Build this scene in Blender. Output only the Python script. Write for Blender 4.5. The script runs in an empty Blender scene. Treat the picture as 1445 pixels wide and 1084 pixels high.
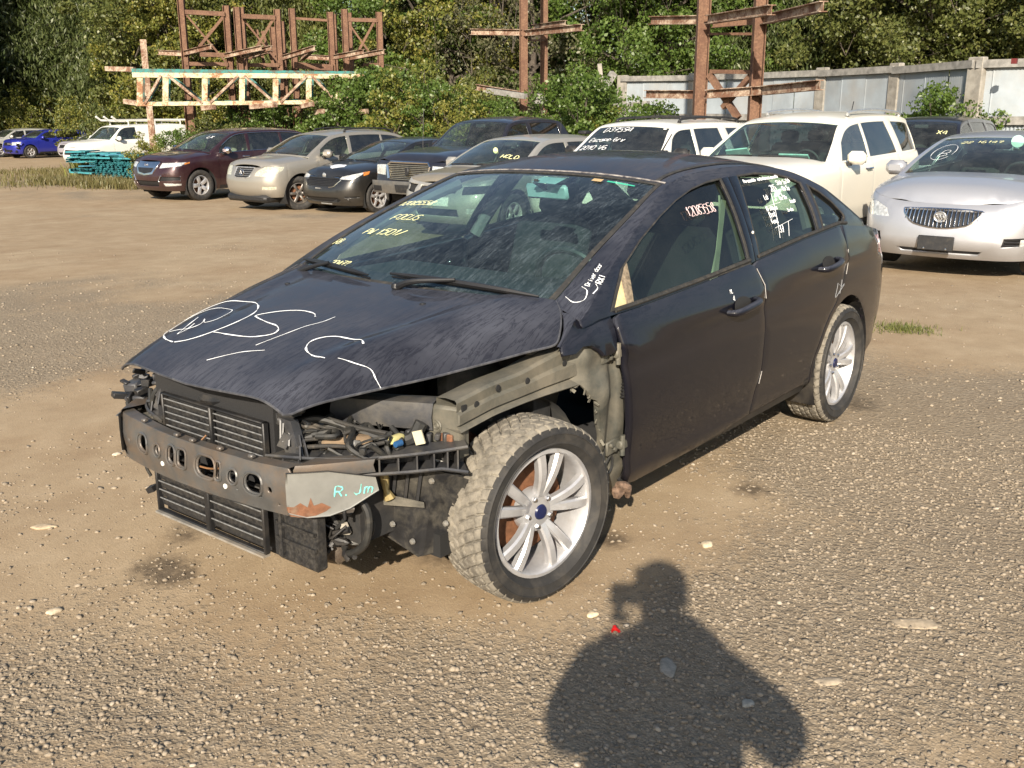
import bpy, bmesh, math, random
import numpy as np
from mathutils import Vector, Matrix, geometry

random.seed(7)
RNG = np.random.default_rng(7)
SC = bpy.context.scene
COL = SC.collection
PI = math.pi
R = math.radians

# ------------------------------------------------------------------ camera
CAM_F, CAM_X, CAM_Y, CAM_Z, CAM_YAW, CAM_PITCH, CAM_ROLL = 1.41145, 2.5614, 2.78457, 1.65966, -2.463766, -0.268627, -0.00207
cd = bpy.data.cameras.new('camera')
cam = bpy.data.objects.new('camera', cd)
COL.objects.link(cam)
fw = Vector((math.cos(CAM_PITCH)*math.cos(CAM_YAW), math.cos(CAM_PITCH)*math.sin(CAM_YAW), math.sin(CAM_PITCH)))
rt = fw.cross(Vector((0, 0, 1))).normalized(); up = rt.cross(fw)
rt2 = rt*math.cos(CAM_ROLL)+up*math.sin(CAM_ROLL); up2 = -rt*math.sin(CAM_ROLL)+up*math.cos(CAM_ROLL)
mw = Matrix((rt2, up2, -fw)).transposed().to_4x4(); mw.translation = (CAM_X, CAM_Y, CAM_Z)
cam.matrix_world = mw
cd.sensor_width = 36.0
cd.lens = CAM_F*1000/1445*36.0
cd.clip_start = 0.02; cd.clip_end = 2000
SC.camera = cam

# ------------------------------------------------------------------ light
SUN_AZ, SUN_EL = R(30.4), R(26.3)
sd = bpy.data.lights.new('sun', 'SUN'); sd.energy = 5.0; sd.angle = R(0.55); sd.color = (1.0, 0.89, 0.74)
sun = bpy.data.objects.new('sun', sd); COL.objects.link(sun)
sv = Vector((math.cos(SUN_AZ)*math.cos(SUN_EL), math.sin(SUN_AZ)*math.cos(SUN_EL), math.sin(SUN_EL)))
sun.rotation_euler = sv.to_track_quat('Z', 'Y').to_euler(); sun.location = (20, 12, 15)
W = bpy.data.worlds.new('World'); SC.world = W; W.use_nodes = True
wn = W.node_tree; bg = wn.nodes['Background']; bg.inputs['Strength'].default_value = 0.088
sky = wn.nodes.new('ShaderNodeTexSky'); sky.sky_type = 'NISHITA'; sky.sun_disc = False
sky.sun_elevation = SUN_EL; sky.sun_rotation = R(90)-SUN_AZ; sky.air_density = 1.1; sky.dust_density = 1.2
wn.links.new(sky.outputs[0], bg.inputs[0])
SC.view_settings.view_transform = 'Standard'; SC.view_settings.look = 'None'
SC.view_settings.gamma = 1.0; SC.view_settings.use_curve_mapping = False
SC.view_settings.exposure = 0.85
SC.render.engine = 'CYCLES'
SC.cycles.max_bounces = 8; SC.cycles.transparent_max_bounces = 24; SC.cycles.glossy_bounces = 3; SC.cycles.transmission_bounces = 4
SC.cycles.diffuse_bounces = 3; SC.cycles.caustics_reflective = False; SC.cycles.caustics_refractive = False
try:
    SC.cycles.use_denoising = True
except Exception:
    pass

def gz(x, y):
    """height of the yard: level round the first car, sinking gently towards the back"""
    d = np.hypot(np.asarray(x)-CAM_X, np.asarray(y)-CAM_Y)
    return -np.interp(d, [0, 9, 14, 21.8, 25.7, 61, 150, 900], [0, 0, .14, .40, .50, .85, 1.0, 1.0])
def gzf(x, y): return float(gz(x, y))

# ------------------------------------------------------------------ materials
def nmat(name):
    m = bpy.data.materials.new(name); m.use_nodes = True
    return m, m.node_tree, m.node_tree.nodes['Principled BSDF']
def _n(t, kind, **kw):
    n = t.nodes.new(kind)
    for k, v in kw.items():
        if k in n.inputs.keys() if hasattr(n.inputs, 'keys') else False: n.inputs[k].default_value = v
        else: setattr(n, k, v)
    return n
def noise(t, scale, detail=4, rough=.6, coord=None, dist=0):
    n = t.nodes.new('ShaderNodeTexNoise'); n.inputs['Scale'].default_value = scale
    n.inputs['Detail'].default_value = detail; n.inputs['Roughness'].default_value = rough; n.inputs['Distortion'].default_value = dist
    if coord is not None: t.links.new(coord, n.inputs['Vector'])
    return n
def ramp(t, fac, stops, interp='LINEAR'):
    n = t.nodes.new('ShaderNodeValToRGB'); e = n.color_ramp.elements; n.color_ramp.interpolation = interp
    while len(e) < len(stops): e.new(0.5)
    for i, (p, c) in enumerate(stops):
        e[i].position = p; e[i].color = (c[0], c[1], c[2], 1) if not isinstance(c, (int, float)) else (c, c, c, 1)
    t.links.new(fac, n.inputs[0]); return n
def mixc(t, fac, a, b, mode='MIX'):
    n = t.nodes.new('ShaderNodeMix'); n.data_type = 'RGBA'; n.blend_type = mode
    for s, v in ((0, fac), (6, a), (7, b)):
        if isinstance(v, bpy.types.NodeSocket): t.links.new(v, n.inputs[s])
        elif isinstance(v, (int, float)): n.inputs[s].default_value = v
        else: n.inputs[s].default_value = (v[0], v[1], v[2], 1)
    return n.outputs[2]
def math_(t, op, a, b=0.0, clamp=False):
    n = t.nodes.new('ShaderNodeMath'); n.operation = op; n.use_clamp = clamp
    for s, v in ((0, a), (1, b)):
        if isinstance(v, bpy.types.NodeSocket): t.links.new(v, n.inputs[s])
        else: n.inputs[s].default_value = v
    return n.outputs[0]
def coords(t, kind='Object', scale=None, rot=None):
    n = t.nodes.new('ShaderNodeTexCoord'); o = n.outputs[kind]
    if scale is not None or rot is not None:
        m = t.nodes.new('ShaderNodeMapping')
        if scale is not None: m.inputs['Scale'].default_value = scale
        if rot is not None: m.inputs['Rotation'].default_value = rot
        t.links.new(o, m.inputs['Vector']); o = m.outputs[0]
    return o
def bump(t, b, h, strength=.3, dist=.01):
    n = t.nodes.new('ShaderNodeBump'); n.inputs['Strength'].default_value = strength; n.inputs['Distance'].default_value = dist
    t.links.new(h, n.inputs['Height']); t.links.new(n.outputs[0], b.inputs['Normal']); return n

_M = {}
def paint(name, col, dust=.25, rough=.32, metal=.35, coat=.7, dustcol=(.30, .25, .19), flake=0.0):
    """car paint under a film of yard dust; the dust is thicker low on the body"""
    if name in _M: return _M[name]
    m, t, b = nmat(name); co = coords(t)
    n1 = noise(t, 3.0, 5, .65, co); n2 = noise(t, 45, 3, .6, co)
    f = mixc(t, .35, n1.outputs[0], n2.outputs[0])
    sep = t.nodes.new('ShaderNodeSeparateXYZ'); t.links.new(co, sep.inputs[0])
    low = t.nodes.new('ShaderNodeMapRange'); low.inputs[1].default_value = .15; low.inputs[2].default_value = .75
    low.inputs[3].default_value = .30; low.inputs[4].default_value = 0; t.links.new(sep.outputs[2], low.inputs[0])
    fa = math_(t, 'ADD', f, low.outputs[0])
    r = ramp(t, fa, [(.42, 0), (.95, 1)])
    k = math_(t, 'MULTIPLY', r.outputs[0], dust)
    k = math_(t, 'ADD', k, dust*.18, True)
    t.links.new(mixc(t, k, col, dustcol), b.inputs['Base Color'])
    b.inputs['Metallic'].default_value = metal
    t.links.new(math_(t, 'ADD', math_(t, 'MULTIPLY', k, 1.1), rough, True), b.inputs['Roughness'])
    t.links.new(math_(t, 'MULTIPLY', math_(t, 'SUBTRACT', 1.0, math_(t, 'MULTIPLY', k, 1.5), True), coat), b.inputs['Coat Weight'])
    b.inputs['Coat Roughness'].default_value = .08
    _M[name] = m; return m
def plain(name, col, rough=.6, metal=0.0, var=.25, scale=12, bumps=0.0, bscale=60, dirt=0.0, dirtcol=(.26, .21, .15), emit=None):
    if name in _M: return _M[name]
    m, t, b = nmat(name); co = coords(t)
    n1 = noise(t, scale, 5, .6, co)
    c2 = tuple(max(0, c*(1-var)) for c in col); c3 = tuple(min(1, c*(1+var*.6)) for c in col)
    out = ramp(t, n1.outputs[0], [(.3, c2), (.7, c3)]).outputs[0]
    if dirt > 0:
        n3 = noise(t, scale*.6, 7, .7, co, .4)
        k = ramp(t, n3.outputs[0], [(.62-dirt*.35, 0), (.80-dirt*.2, 1)])
        out = mixc(t, math_(t, 'MULTIPLY', k.outputs[0], min(1, dirt*1.3)), out, dirtcol)
    t.links.new(out, b.inputs['Base Color'])
    b.inputs['Roughness'].default_value = rough; b.inputs['Metallic'].default_value = metal
    if bumps > 0:
        n2 = noise(t, bscale, 4, .6, co); bump(t, b, n2.outputs[0], bumps, .004)
    _M[name] = m; return m
def glass(name, tint=(.55, .66, .62), refl=.07, dust=.10, rough=.02, dustcol=(.42, .44, .42), streak=False):
    """thin window pane: tinted see-through, mirror reflection by Fresnel, a film of dust"""
    if name in _M: return _M[name]
    m, t, b = nmat(name); t.nodes.remove(b); out = t.nodes['Material Output']
    tr = t.nodes.new('ShaderNodeBsdfTransparent'); tr.inputs[0].default_value = (*tint, 1)
    gl = t.nodes.new('ShaderNodeBsdfGlossy'); gl.inputs['Roughness'].default_value = rough
    ge = t.nodes.new('ShaderNodeNewGeometry'); vd = t.nodes.new('ShaderNodeVectorMath'); vd.operation = 'DOT_PRODUCT'; t.links.new(ge.outputs['Normal'], vd.inputs[0]); t.links.new(ge.outputs['Incoming'], vd.inputs[1])
    cs = math_(t, 'ABSOLUTE', vd.outputs['Value']); f5 = math_(t, 'POWER', math_(t, 'SUBTRACT', 1.0, cs, True), 5.0)
    f = math_(t, 'ADD', math_(t, 'MULTIPLY', f5, .92), .06+refl, True)
    mx = t.nodes.new('ShaderNodeMixShader'); t.links.new(f, mx.inputs[0]); t.links.new(tr.outputs[0], mx.inputs[1]); t.links.new(gl.outputs[0], mx.inputs[2])
    df = t.nodes.new('ShaderNodeBsdfDiffuse'); df.inputs[0].default_value = (*dustcol, 1)
    co = coords(t); n1 = noise(t, 5, 5, .7, co)
    h = n1.outputs[0]
    if streak:
        # runs of dried rain water down the screen
        co2 = coords(t, 'Object', (6, 60, 6)); n2 = noise(t, 1.0, 6, .75, co2, 1.2)
        co3 = coords(t, 'Object', (30, 260, 30)); n3 = noise(t, 1.0, 3, .7, co3, .8)
        h = mixc(t, .5, n2.outputs[0], n3.outputs[0]); h = mixc(t, .25, h, n1.outputs[0])
        k = ramp(t, h, [(.42, .05), (.52, .30), (.60, 1)]).outputs[0]
    else:
        k = ramp(t, h, [(.35, .25), (.75, 1)]).outputs[0]
    k = math_(t, 'MULTIPLY', k, dust)
    mx2 = t.nodes.new('ShaderNodeMixShader'); t.links.new(k, mx2.inputs[0]); t.links.new(mx.outputs[0], mx2.inputs[1]); t.links.new(df.outputs[0], mx2.inputs[2])
    t.links.new(mx2.outputs[0], out.inputs[0]); _M[name] = m; return m

# ------------------------------------------------------------------ objects
def tag(o, label=None, cat=None, group=None, kind=None):
    for k, v in (('label', label), ('category', cat), ('group', group), ('kind', kind)):
        if v is not None: o[k] = v
    return o
def empty(name, loc=(0, 0, 0), rz=0.0, label=None, cat=None, group=None, parent=None):
    o = bpy.data.objects.new(name, None); COL.objects.link(o); o.empty_display_size = .2
    o.location = loc; o.rotation_euler = (0, 0, rz)
    if parent: o.parent = parent
    return tag(o, label, cat, group)
def link(name, me, mat, parent=None, smooth=None, loc=None):
    o = bpy.data.objects.new(name, me); COL.objects.link(o)
    if mat is not None:
        for x in (mat if isinstance(mat, (list, tuple)) else [mat]): me.materials.append(x)
    if parent is not None: o.parent = parent
    if loc is not None: o.location = loc
    return o
def mesh(name, v, f, smooth=None, mi=None):
    me = bpy.data.meshes.new(name); me.from_pydata([tuple(map(float, p)) for p in v], [], f); me.update()
    if mi is not None: me.polygons.foreach_set('material_index', mi)
    if smooth is not None:
        me.shade_smooth()
        if smooth < 179: me.set_sharp_from_angle(angle=R(smooth))
    return me
def copy_thing(o, parent=None):
    c = o.copy(); COL.objects.link(c)
    if parent is not None: c.parent = parent
    for ch in list(o.children): copy_thing(ch, c)
    return c

def cr(pts, n=8):
    """Catmull-Rom resample of a polyline"""
    p = np.asarray(pts, float)
    if len(p) < 3: return np.array([p[0]+(p[-1]-p[0])*i/n for i in range(n+1)])
    q = np.vstack([2*p[0]-p[1], p, 2*p[-1]-p[-2]]); out = []
    for i in range(1, len(q)-2):
        for k in range(n):
            t = k/n; a, b, c, d = q[i-1], q[i], q[i+1], q[i+2]
            out.append(.5*((2*b)+(-a+c)*t+(2*a-5*b+4*c-d)*t*t+(-a+3*b-3*c+d)*t**3))
    out.append(p[-1]); return np.array(out)
def arc(cx, cz, r, a0, a1, n=14):
    return [(cx+r*math.cos(R(a0+(a1-a0)*i/n)), cz+r*math.sin(R(a0+(a1-a0)*i/n))) for i in range(n+1)]

class MB:
    def __init__(s): s.v = []; s.f = []; s.mi = []; s.m = 0
    def add(s, v, f):
        o = len(s.v); s.v += [tuple(map(float, p)) for p in v]; s.f += [tuple(i+o for i in q) for q in f]; s.mi += [s.m]*len(f); return s
    def box(s, c, d, rot=None, taper=1.0, bev=0.0):
        x, y, z = d[0]/2, d[1]/2, d[2]/2
        if bev > 0:
            e = min(bev, x*.9, y*.9, z*.9); V = []
            for sz in (-1, 1):
                for (ax, ay, az) in ((x-e, y-e, z), (x, y-e, z-e) if 0 else (x-e, y, z-e), (x, y-e, z-e)):
                    pass
            bm = bmesh.new(); bmesh.ops.create_cube(bm, size=1.0)
            for v in bm.verts: v.co = Vector((v.co.x*d[0], v.co.y*d[1], v.co.z*d[2]))
            bmesh.ops.bevel(bm, geom=list(bm.edges), offset=e, segments=1, affect='EDGES')
            bm.verts.ensure_lookup_table(); V = [v.co.copy() for v in bm.verts]; F = [[v.index for v in q.verts] for q in bm.faces]; bm.free()
        else:
            V = [Vector((sx*x*(taper if sz > 0 else 1), sy*y*(taper if sz > 0 else 1), sz*z)) for sz in (-1, 1) for sy in (-1, 1) for sx in (-1, 1)]
            F = [(0, 2, 3, 1), (4, 5, 7, 6), (0, 1, 5, 4), (2, 6, 7, 3), (0, 4, 6, 2), (1, 3, 7, 5)]
        M = Matrix.Identity(3) if rot is None else (rot if isinstance(rot, Matrix) else Matrix.Rotation(rot[2], 3, 'Z') @ Matrix.Rotation(rot[1], 3, 'Y') @ Matrix.Rotation(rot[0], 3, 'X'))
        cc = Vector(c); return s.add([M @ p+cc for p in V], F)
    def beam(s, a, b, w, h=None, upv=(0, 0, 1)):
        h = h or w; a = Vector(a); b = Vector(b); d = (b-a); L = d.length; d.normalize()
        u = Vector(upv); sd_ = d.cross(u)
        if sd_.length < 1e-4: sd_ = d.cross(Vector((1, 0, 0)))
        sd_.normalize(); u = sd_.cross(d)
        M = Matrix((d, sd_, u)).transposed(); return s.box((a+b)/2, (L, w, h), M)
    def tube(s, path, r, n=6, caps=True, sm=0):
        p = cr(path, sm) if sm else np.asarray(path, float)
        P = [Vector(q) for q in p]; rr = r if hasattr(r, '__len__') else [r]*len(P)
        if len(rr) != len(P): rr = np.interp(np.linspace(0, 1, len(P)), np.linspace(0, 1, len(rr)), rr)
        V = []; F = []; prev = None
        for i, q in enumerate(P):
            t = (P[min(i+1, len(P)-1)]-P[max(i-1, 0)]); t = t.normalized() if t.length > 1e-9 else Vector((0, 0, 1))
            if prev is None:
                a = t.cross(Vector((0, 0, 1)));
                if a.length < .1: a = t.cross(Vector((1, 0, 0)))
                a.normalize()
            else:
                a = prev-t*prev.dot(t); a = a.normalized() if a.length > 1e-6 else t.orthogonal().normalized()
            prev = a; b = t.cross(a)
            V += [q+(a*math.cos(2*PI*k/n)+b*math.sin(2*PI*k/n))*float(rr[i]) for k in range(n)]
        for i in range(len(P)-1):
            F += [(i*n+k, i*n+(k+1) % n, (i+1)*n+(k+1) % n, (i+1)*n+k) for k in range(n)]
        if caps: F += [tuple(range(n))[::-1], tuple((len(P)-1)*n+k for k in range(n))]
        return s.add(V, F)
    def lathe(s, prof, n=32, axis='Y', c=(0, 0, 0), closed=False):
        """prof: (radius, height along the axis)"""
        V = []; F = []; m = len(prof); c = Vector(c)
        for k in range(n):
            a = 2*PI*k/n; ca, sa = math.cos(a), math.sin(a)
            for r, h in prof:
                V.append(c+(Vector((r*ca, h, r*sa)) if axis == 'Y' else Vector((r*ca, r*sa, h)) if axis == 'Z' else Vector((h, r*ca, r*sa))))
        for k in range(n):
            k2 = (k+1) % n
            for i in range(m-1): F.append((k*m+i, k*m+i+1, k2*m+i+1, k2*m+i) if axis != 'Z' else (k*m+i, k2*m+i, k2*m+i+1, k*m+i+1))
            if closed: F.append((k*m+m-1, k*m, k2*m, k2*m+m-1))
        return s.add(V, F)
    def prism(s, pts, a, b, fn=None):
        """2-D outline pulled from level a to b; fn(x, y, level) gives the 3-D point"""
        fn = fn or (lambda x, y, h: (x, y, h)); n = len(pts)
        V = [fn(x, y, a) for x, y in pts]+[fn(x, y, b) for x, y in pts]
        F = [tuple(range(n))[::-1], tuple(range(n, 2*n))]+[(i, (i+1) % n, n+(i+1) % n, n+i) for i in range(n)]
        return s.add(V, F)
    def grid(s, G, flip=False):
        G = np.asarray(G, float); a, b = G.shape[:2]
        F = [(i*b+j, i*b+j+1, (i+1)*b+j+1, (i+1)*b+j) for i in range(a-1) for j in range(b-1)]
        if flip: F = [q[::-1] for q in F]
        return s.add(G.reshape(-1, 3), F)
    def build(s, name, mat, parent=None, smooth=40, **kw):
        me = mesh(name, s.v, s.f, smooth, s.mi if isinstance(mat, (list, tuple)) else None)
        return link(name, me, mat, parent, **kw)

# ------------------------------------------------------------------ sheet panels cut from curved surfaces
def inside(P, poly):
    x, y = P[:, 0], P[:, 1]; r = np.zeros(len(P), bool); n = len(poly)
    for i in range(n):
        x1, y1 = poly[i]; x2, y2 = poly[(i+1) % n]
        if y1 == y2: continue
        c = ((y1 > y) != (y2 > y)) & (x < (x2-x1)*(y-y1)/(y2-y1)+x1); r ^= c
    return r
def dens(poly, step):
    out = []; n = len(poly)
    for i in range(n):
        a = np.array(poly[i]); b = np.array(poly[(i+1) % n]); L = np.hypot(*(b-a))
        if L < 1e-7: continue
        k = max(1, int(math.ceil(L/step))); out += [a+(b-a)*j/k for j in range(k)]
    return np.array(out)
def segdist(P, poly):
    d = np.full(len(P), 1e9); n = len(poly)
    for i in range(n):
        a = poly[i]; b = poly[(i+1) % n]; ab = b-a; t = np.clip(((P-a)@ab)/max(ab@ab, 1e-12), 0, 1)
        d = np.minimum(d, np.hypot(*(P-(a+t[:, None]*ab)).T))
    return d
def panel(name, outline, fn, mat, parent, holes=(), step=.07, rim=.015, off=0.0, mirror=False, flip=False, asp=1.0, **kw):
    """sheet metal (or glass) piece: 2-D outline with holes, laid on the surface fn, with a folded edge"""
    loops = [dens(outline, step)]+[dens(h, step) for h in holes]
    A = np.array([1.0, asp])
    L = [l*A for l in loops]
    lo, hi = L[0].min(0), L[0].max(0)
    gx = np.arange(lo[0]+step*.5, hi[0], step); gy = np.arange(lo[1]+step*.5, hi[1], step)
    G = np.array([(x, y) for x in gx for y in gy]).reshape(-1, 2)
    if len(G):
        k = inside(G, L[0])
        for h in L[1:]: k &= ~inside(G, h)
        G = G[k]
        if len(G):
            k = segdist(G, L[0]) > step*.45
            for h in L[1:]: k &= segdist(G, h) > step*.45
            G = G[k]
    pts = np.vstack(L+[G]); E = []; o = 0
    for l in L:
        E += [(o+i, o+(i+1) % len(l)) for i in range(len(l))]; o += len(l)
    vs, es, fs, ov, oe, of = geometry.delaunay_2d_cdt([Vector(p) for p in pts], E, [], 0, 1e-6)
    V2 = np.array([tuple(v) for v in vs]); F = [tuple(q) for q in fs]
    cen = np.array([V2[list(q)].mean(0) for q in F]); k = inside(cen, L[0])
    for h in L[1:]: k &= ~inside(cen, h)
    F = [q for q, kk in zip(F, k) if kk]
    UV = V2/A; e = 1e-3
    P3 = np.asarray(fn(UV), float)
    du = (np.asarray(fn(UV+[e, 0]))-np.asarray(fn(UV-[e, 0]))); dv = (np.asarray(fn(UV+[0, e]))-np.asarray(fn(UV-[0, e])))
    N = np.cross(du, dv); N /= np.maximum(np.linalg.norm(N, axis=1)[:, None], 1e-12)
    # make faces wind with the surface normal
    if F:
        q = np.array(F); c = np.cross(V2[q[:, 1]]-V2[q[:, 0]], V2[q[:, 2]]-V2[q[:, 0]])
        F = [f if s > 0 else f[::-1] for f, s in zip(F, c)]
    if flip: N = -N; F = [f[::-1] for f in F]
    P3 = P3+N*off
    nv = len(P3); V = list(P3); NN = list(N)
    if rim > 0 and F:
        cnt = {}
        for f in F:
            for i in range(len(f)):
                a, b = f[i], f[(i+1) % len(f)]
                cnt[(a, b)] = 1
        bd = [(a, b) for (a, b) in cnt if (b, a) not in cnt]
        idx = {}
        def nb(i, d, nrm):
            V.append(P3[i]-N[i]*d); NN.append(nrm); return len(V)-1
        en = {}
        for a, b in bd:
            t = P3[b]-P3[a]; n_ = np.cross(t, (N[a]+N[b])/2); n_ /= max(np.linalg.norm(n_), 1e-9)
            for i in (a, b): en[i] = en.get(i, 0)+n_
        for i in en: en[i] = en[i]/max(np.linalg.norm(en[i]), 1e-9); idx[i] = (0, nb(i, rim, en[i]))
        for a, b in bd: F.append((b, a, idx[a][1], idx[b][1])) ; 
        for i in en: NN[i] = (N[i]+en[i]*.10)/np.linalg.norm(N[i]+en[i]*.10)
    V = np.array(V); NN = np.array(NN)
    # rim faces use the shifted copies at their lower end only; keep the top shared
    if mirror: V[:, 1] *= -1; NN[:, 1] *= -1; F = [f[::-1] for f in F]
    me = bpy.data.meshes.new(name); me.from_pydata([tuple(p) for p in V.tolist()], [], F); me.update(); me.shade_smooth()
    me.normals_split_custom_set_from_vertices([tuple(p) for p in NN.tolist()])
    o = link(name, me, mat, parent)
    for k_, v_ in kw.items(): o[k_] = v_
    return o

# ------------------------------------------------------------------ hand-writing
GL = {'0': '10 01 05 16 36 45 41 30 10', '1': '14 26 20', '2': '05 16 36 45 43 00 40', '3': '05 16 36 45 33 23/33 42 41 30 10 01', '4': '30 36 02 42', '5': '46 06 04 34 43 41 30 00',
      '6': '36 16 03 01 10 30 41 42 33 03', '7': '06 46 20/13 33', '8': '23 14 15 26 36 45 34 23 12 01 10 30 41 32 23', '9': '43 13 04 05 16 36 45 43 30 10', '/': '00 46', '-': '03 43', '.': '10 11', '?': '05 16 36 45 34 23 22/20 21',
      'A': '00 26 40/12 32', 'B': '00 06 26 35 34 23 03/23 32 31 20 00', 'C': '45 36 16 05 01 10 30 41', 'D': '00 06 26 44 42 20 00', 'E': '46 06 00 40/03 33', 'F': '00 06 46/03 33', 'G': '45 36 16 05 01 10 30 41 43 23',
      'H': '00 06/40 46/03 43', 'I': '20 26', 'J': '36 31 20 10 01', 'K': '00 06/46 03 40', 'L': '06 00 40', 'M': '00 06 23 46 40', 'N': '00 06 40 46', 'O': '10 01 05 16 36 45 41 30 10', 'P': '00 06 36 45 44 33 03',
      'Q': '10 01 05 16 36 45 41 30 10/32 50', 'R': '00 06 36 45 44 33 03/23 40', 'S': '45 36 16 05 14 33 42 41 30 10 01', 'T': '06 46/26 20', 'U': '06 01 10 30 41 46', 'V': '06 20 46', 'W': '06 10 24 30 46', 'X': '00 46/06 40', 'Y': '06 23 46/23 20',
      'Z': '06 46 00 40', 'a': '44 14 03 01 10 30 44/44 40', 'c': '43 34 14 03 01 10 30', 'd': '43 34 14 03 01 10 30 42/46 40', 'e': '02 42 43 34 14 03 01 10 30', 'h': '06 00/03 24 34 43 40', 'i': '24 20/25 26',
      'l': '26 20', 'm': '00 04/03 14 23 20/23 34 43 40', 'n': '00 04/03 14 34 43 40', 'o': '10 01 03 14 34 43 41 30 10', 'p': '04 00/03 14 34 43 42 31 02', 'r': '00 04/03 14 34', 's': '44 14 03 12 32 41 30 00', 't': '16 11 20 30/04 34',
      'u': '04 01 10 30 44/44 40', 'v': '04 20 44', 'x': '04 40/00 44', 'y': '04 20/44 00', 'f': '36 26 15 10/03 33', 'b': '06 00/03 14 34 43 41 30 00', 'k': '06 00/34 02 30', 'w': '04 10 23 30 44', 'g': '44 14 03 02 31 44 41 30', '!': '26 22/20 21', '"': '14 16/34 36'}
def strokes(text, h, slant=.15, gap=.35, seed=1):
    """list of polylines (u, v) for a line of writing, height h, starting at 0"""
    rr = random.Random(seed); x = 0; out = []
    for ch in text:
        if ch == ' ': x += h*.55; continue
        g = GL.get(ch) or GL.get(ch.upper()); w = h*.62
        if g is None: x += h*.4; continue
        jy = rr.uniform(-.06, .06)*h
        for st in g.split('/'):
            p = [(int(a[0])/4, int(a[1])/6) for a in st.split()]
            if len(p) < 2: continue
            q = cr([(a+rr.uniform(-.05, .05), b+rr.uniform(-.03, .03)) for a, b in p], 4) if len(p) > 2 else np.array(p, float)
            out.append([(x+a*w+slant*b*h, jy+b*h) for a, b in q])
        x += w*(1+gap)*(.82 if ch in '1Il' else 1)
    return out, x
def ink(name, lines, fn, mat, parent, r=.003, lift=.002, flat=.35):
    """chalk or paint-pen strokes lying on a surface: fn((u, v) array) -> points"""
    mb = MB()
    for l in lines:
        uv = np.array(l, float)
        P = np.asarray(fn(uv)); e = 1e-3
        N = np.cross(np.asarray(fn(uv+[e, 0]))-P, np.asarray(fn(uv+[0, e]))-P); N /= np.maximum(np.linalg.norm(N, axis=1)[:, None], 1e-9)
        P = P+N*lift; n = len(P); V = []; F = []
        for i in range(n):
            t = P[min(i+1, n-1)]-P[max(i-1, 0)]; t = t/max(np.linalg.norm(t), 1e-9); s_ = np.cross(t, N[i])
            w = r*max(.35, .85+.45*math.sin(i*.9+len(l))+.25*math.sin(i*2.3+len(l)*3))
            V += [P[i]-s_*w, P[i]+N[i]*r*flat, P[i]+s_*w]
        for i in range(n-1):
            a = i*3; F += [(a, a+1, a+4, a+3), (a+1, a+2, a+5, a+4)]
        mb.add(V, F)
    return mb.build(name, mat, parent, smooth=None)
# ------------------------------------------------------------------ shared materials
BLACKTRIM = plain('black_trim', (.016, .016, .017), .55, var=.3, scale=30, dirt=.35, dirtcol=(.08, .07, .055))
RUBBER = plain('tyre_rubber', (.022, .021, .020), .75, var=.3, scale=20, dirt=.45, dirtcol=(.075, .065, .052), bumps=.2)
DARK = plain('dark_cavity', (.012, .012, .012), .9, var=.2)
CHROME = plain('chrome', (.72, .72, .73), .16, 1.0, var=.1, scale=15)
ALLOY = plain('alloy_wheel', (.58, .58, .59), .36, .6, var=.12, scale=25, dirt=.3, dirtcol=(.33, .28, .22))
LAMP = None
SEATM = plain('seat_cloth', (.03, .03, .03), .9, var=.2, scale=25)
SEATTAN = plain('seat_leather_tan', (.30, .25, .19), .7, var=.2, scale=15)
DASHM = plain('dash_plastic', (.03, .03, .032), .6, var=.2)
WHITEINK = plain('white_paint_pen', (.85, .87, .88), .6, var=.08)
YELINK = plain('yellow_paint_pen', (.82, .80, .42), .6, var=.08)
GLASS = glass('window_glass', (.55, .68, .64), .02, .06)
GLASSD = glass('privacy_glass', (.08, .10, .105), .07, .05)
SCREEN = glass('screen_glass', (.62, .80, .74), .02, .08)
def lens(name, col, rough=.12):
    if name in _M: return _M[name]
    m, t, b = nmat(name); co = coords(t)
    n = noise(t, 30, 3, .5, co); c = ramp(t, n.outputs[0], [(.35, tuple(x*.55 for x in col)), (.65, col)])
    t.links.new(c.outputs[0], b.inputs['Base Color']); b.inputs['Roughness'].default_value = rough; b.inputs['Metallic'].default_value = .35
    b.inputs['Coat Weight'].default_value = 1; b.inputs['Coat Roughness'].default_value = .03
    _M[name] = m; return m
HEAD = lens('headlight_lens', (.74, .75, .73)); AMBER = lens('amber_lens', (.85, .30, .06)); REDL = lens('red_lens', (.55, .012, .012), .25); HAZE = lens('yellowed_lens', (.74, .72, .56), .35)
REDL2 = lens('pale_lens', (.7, .55, .52))

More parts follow.
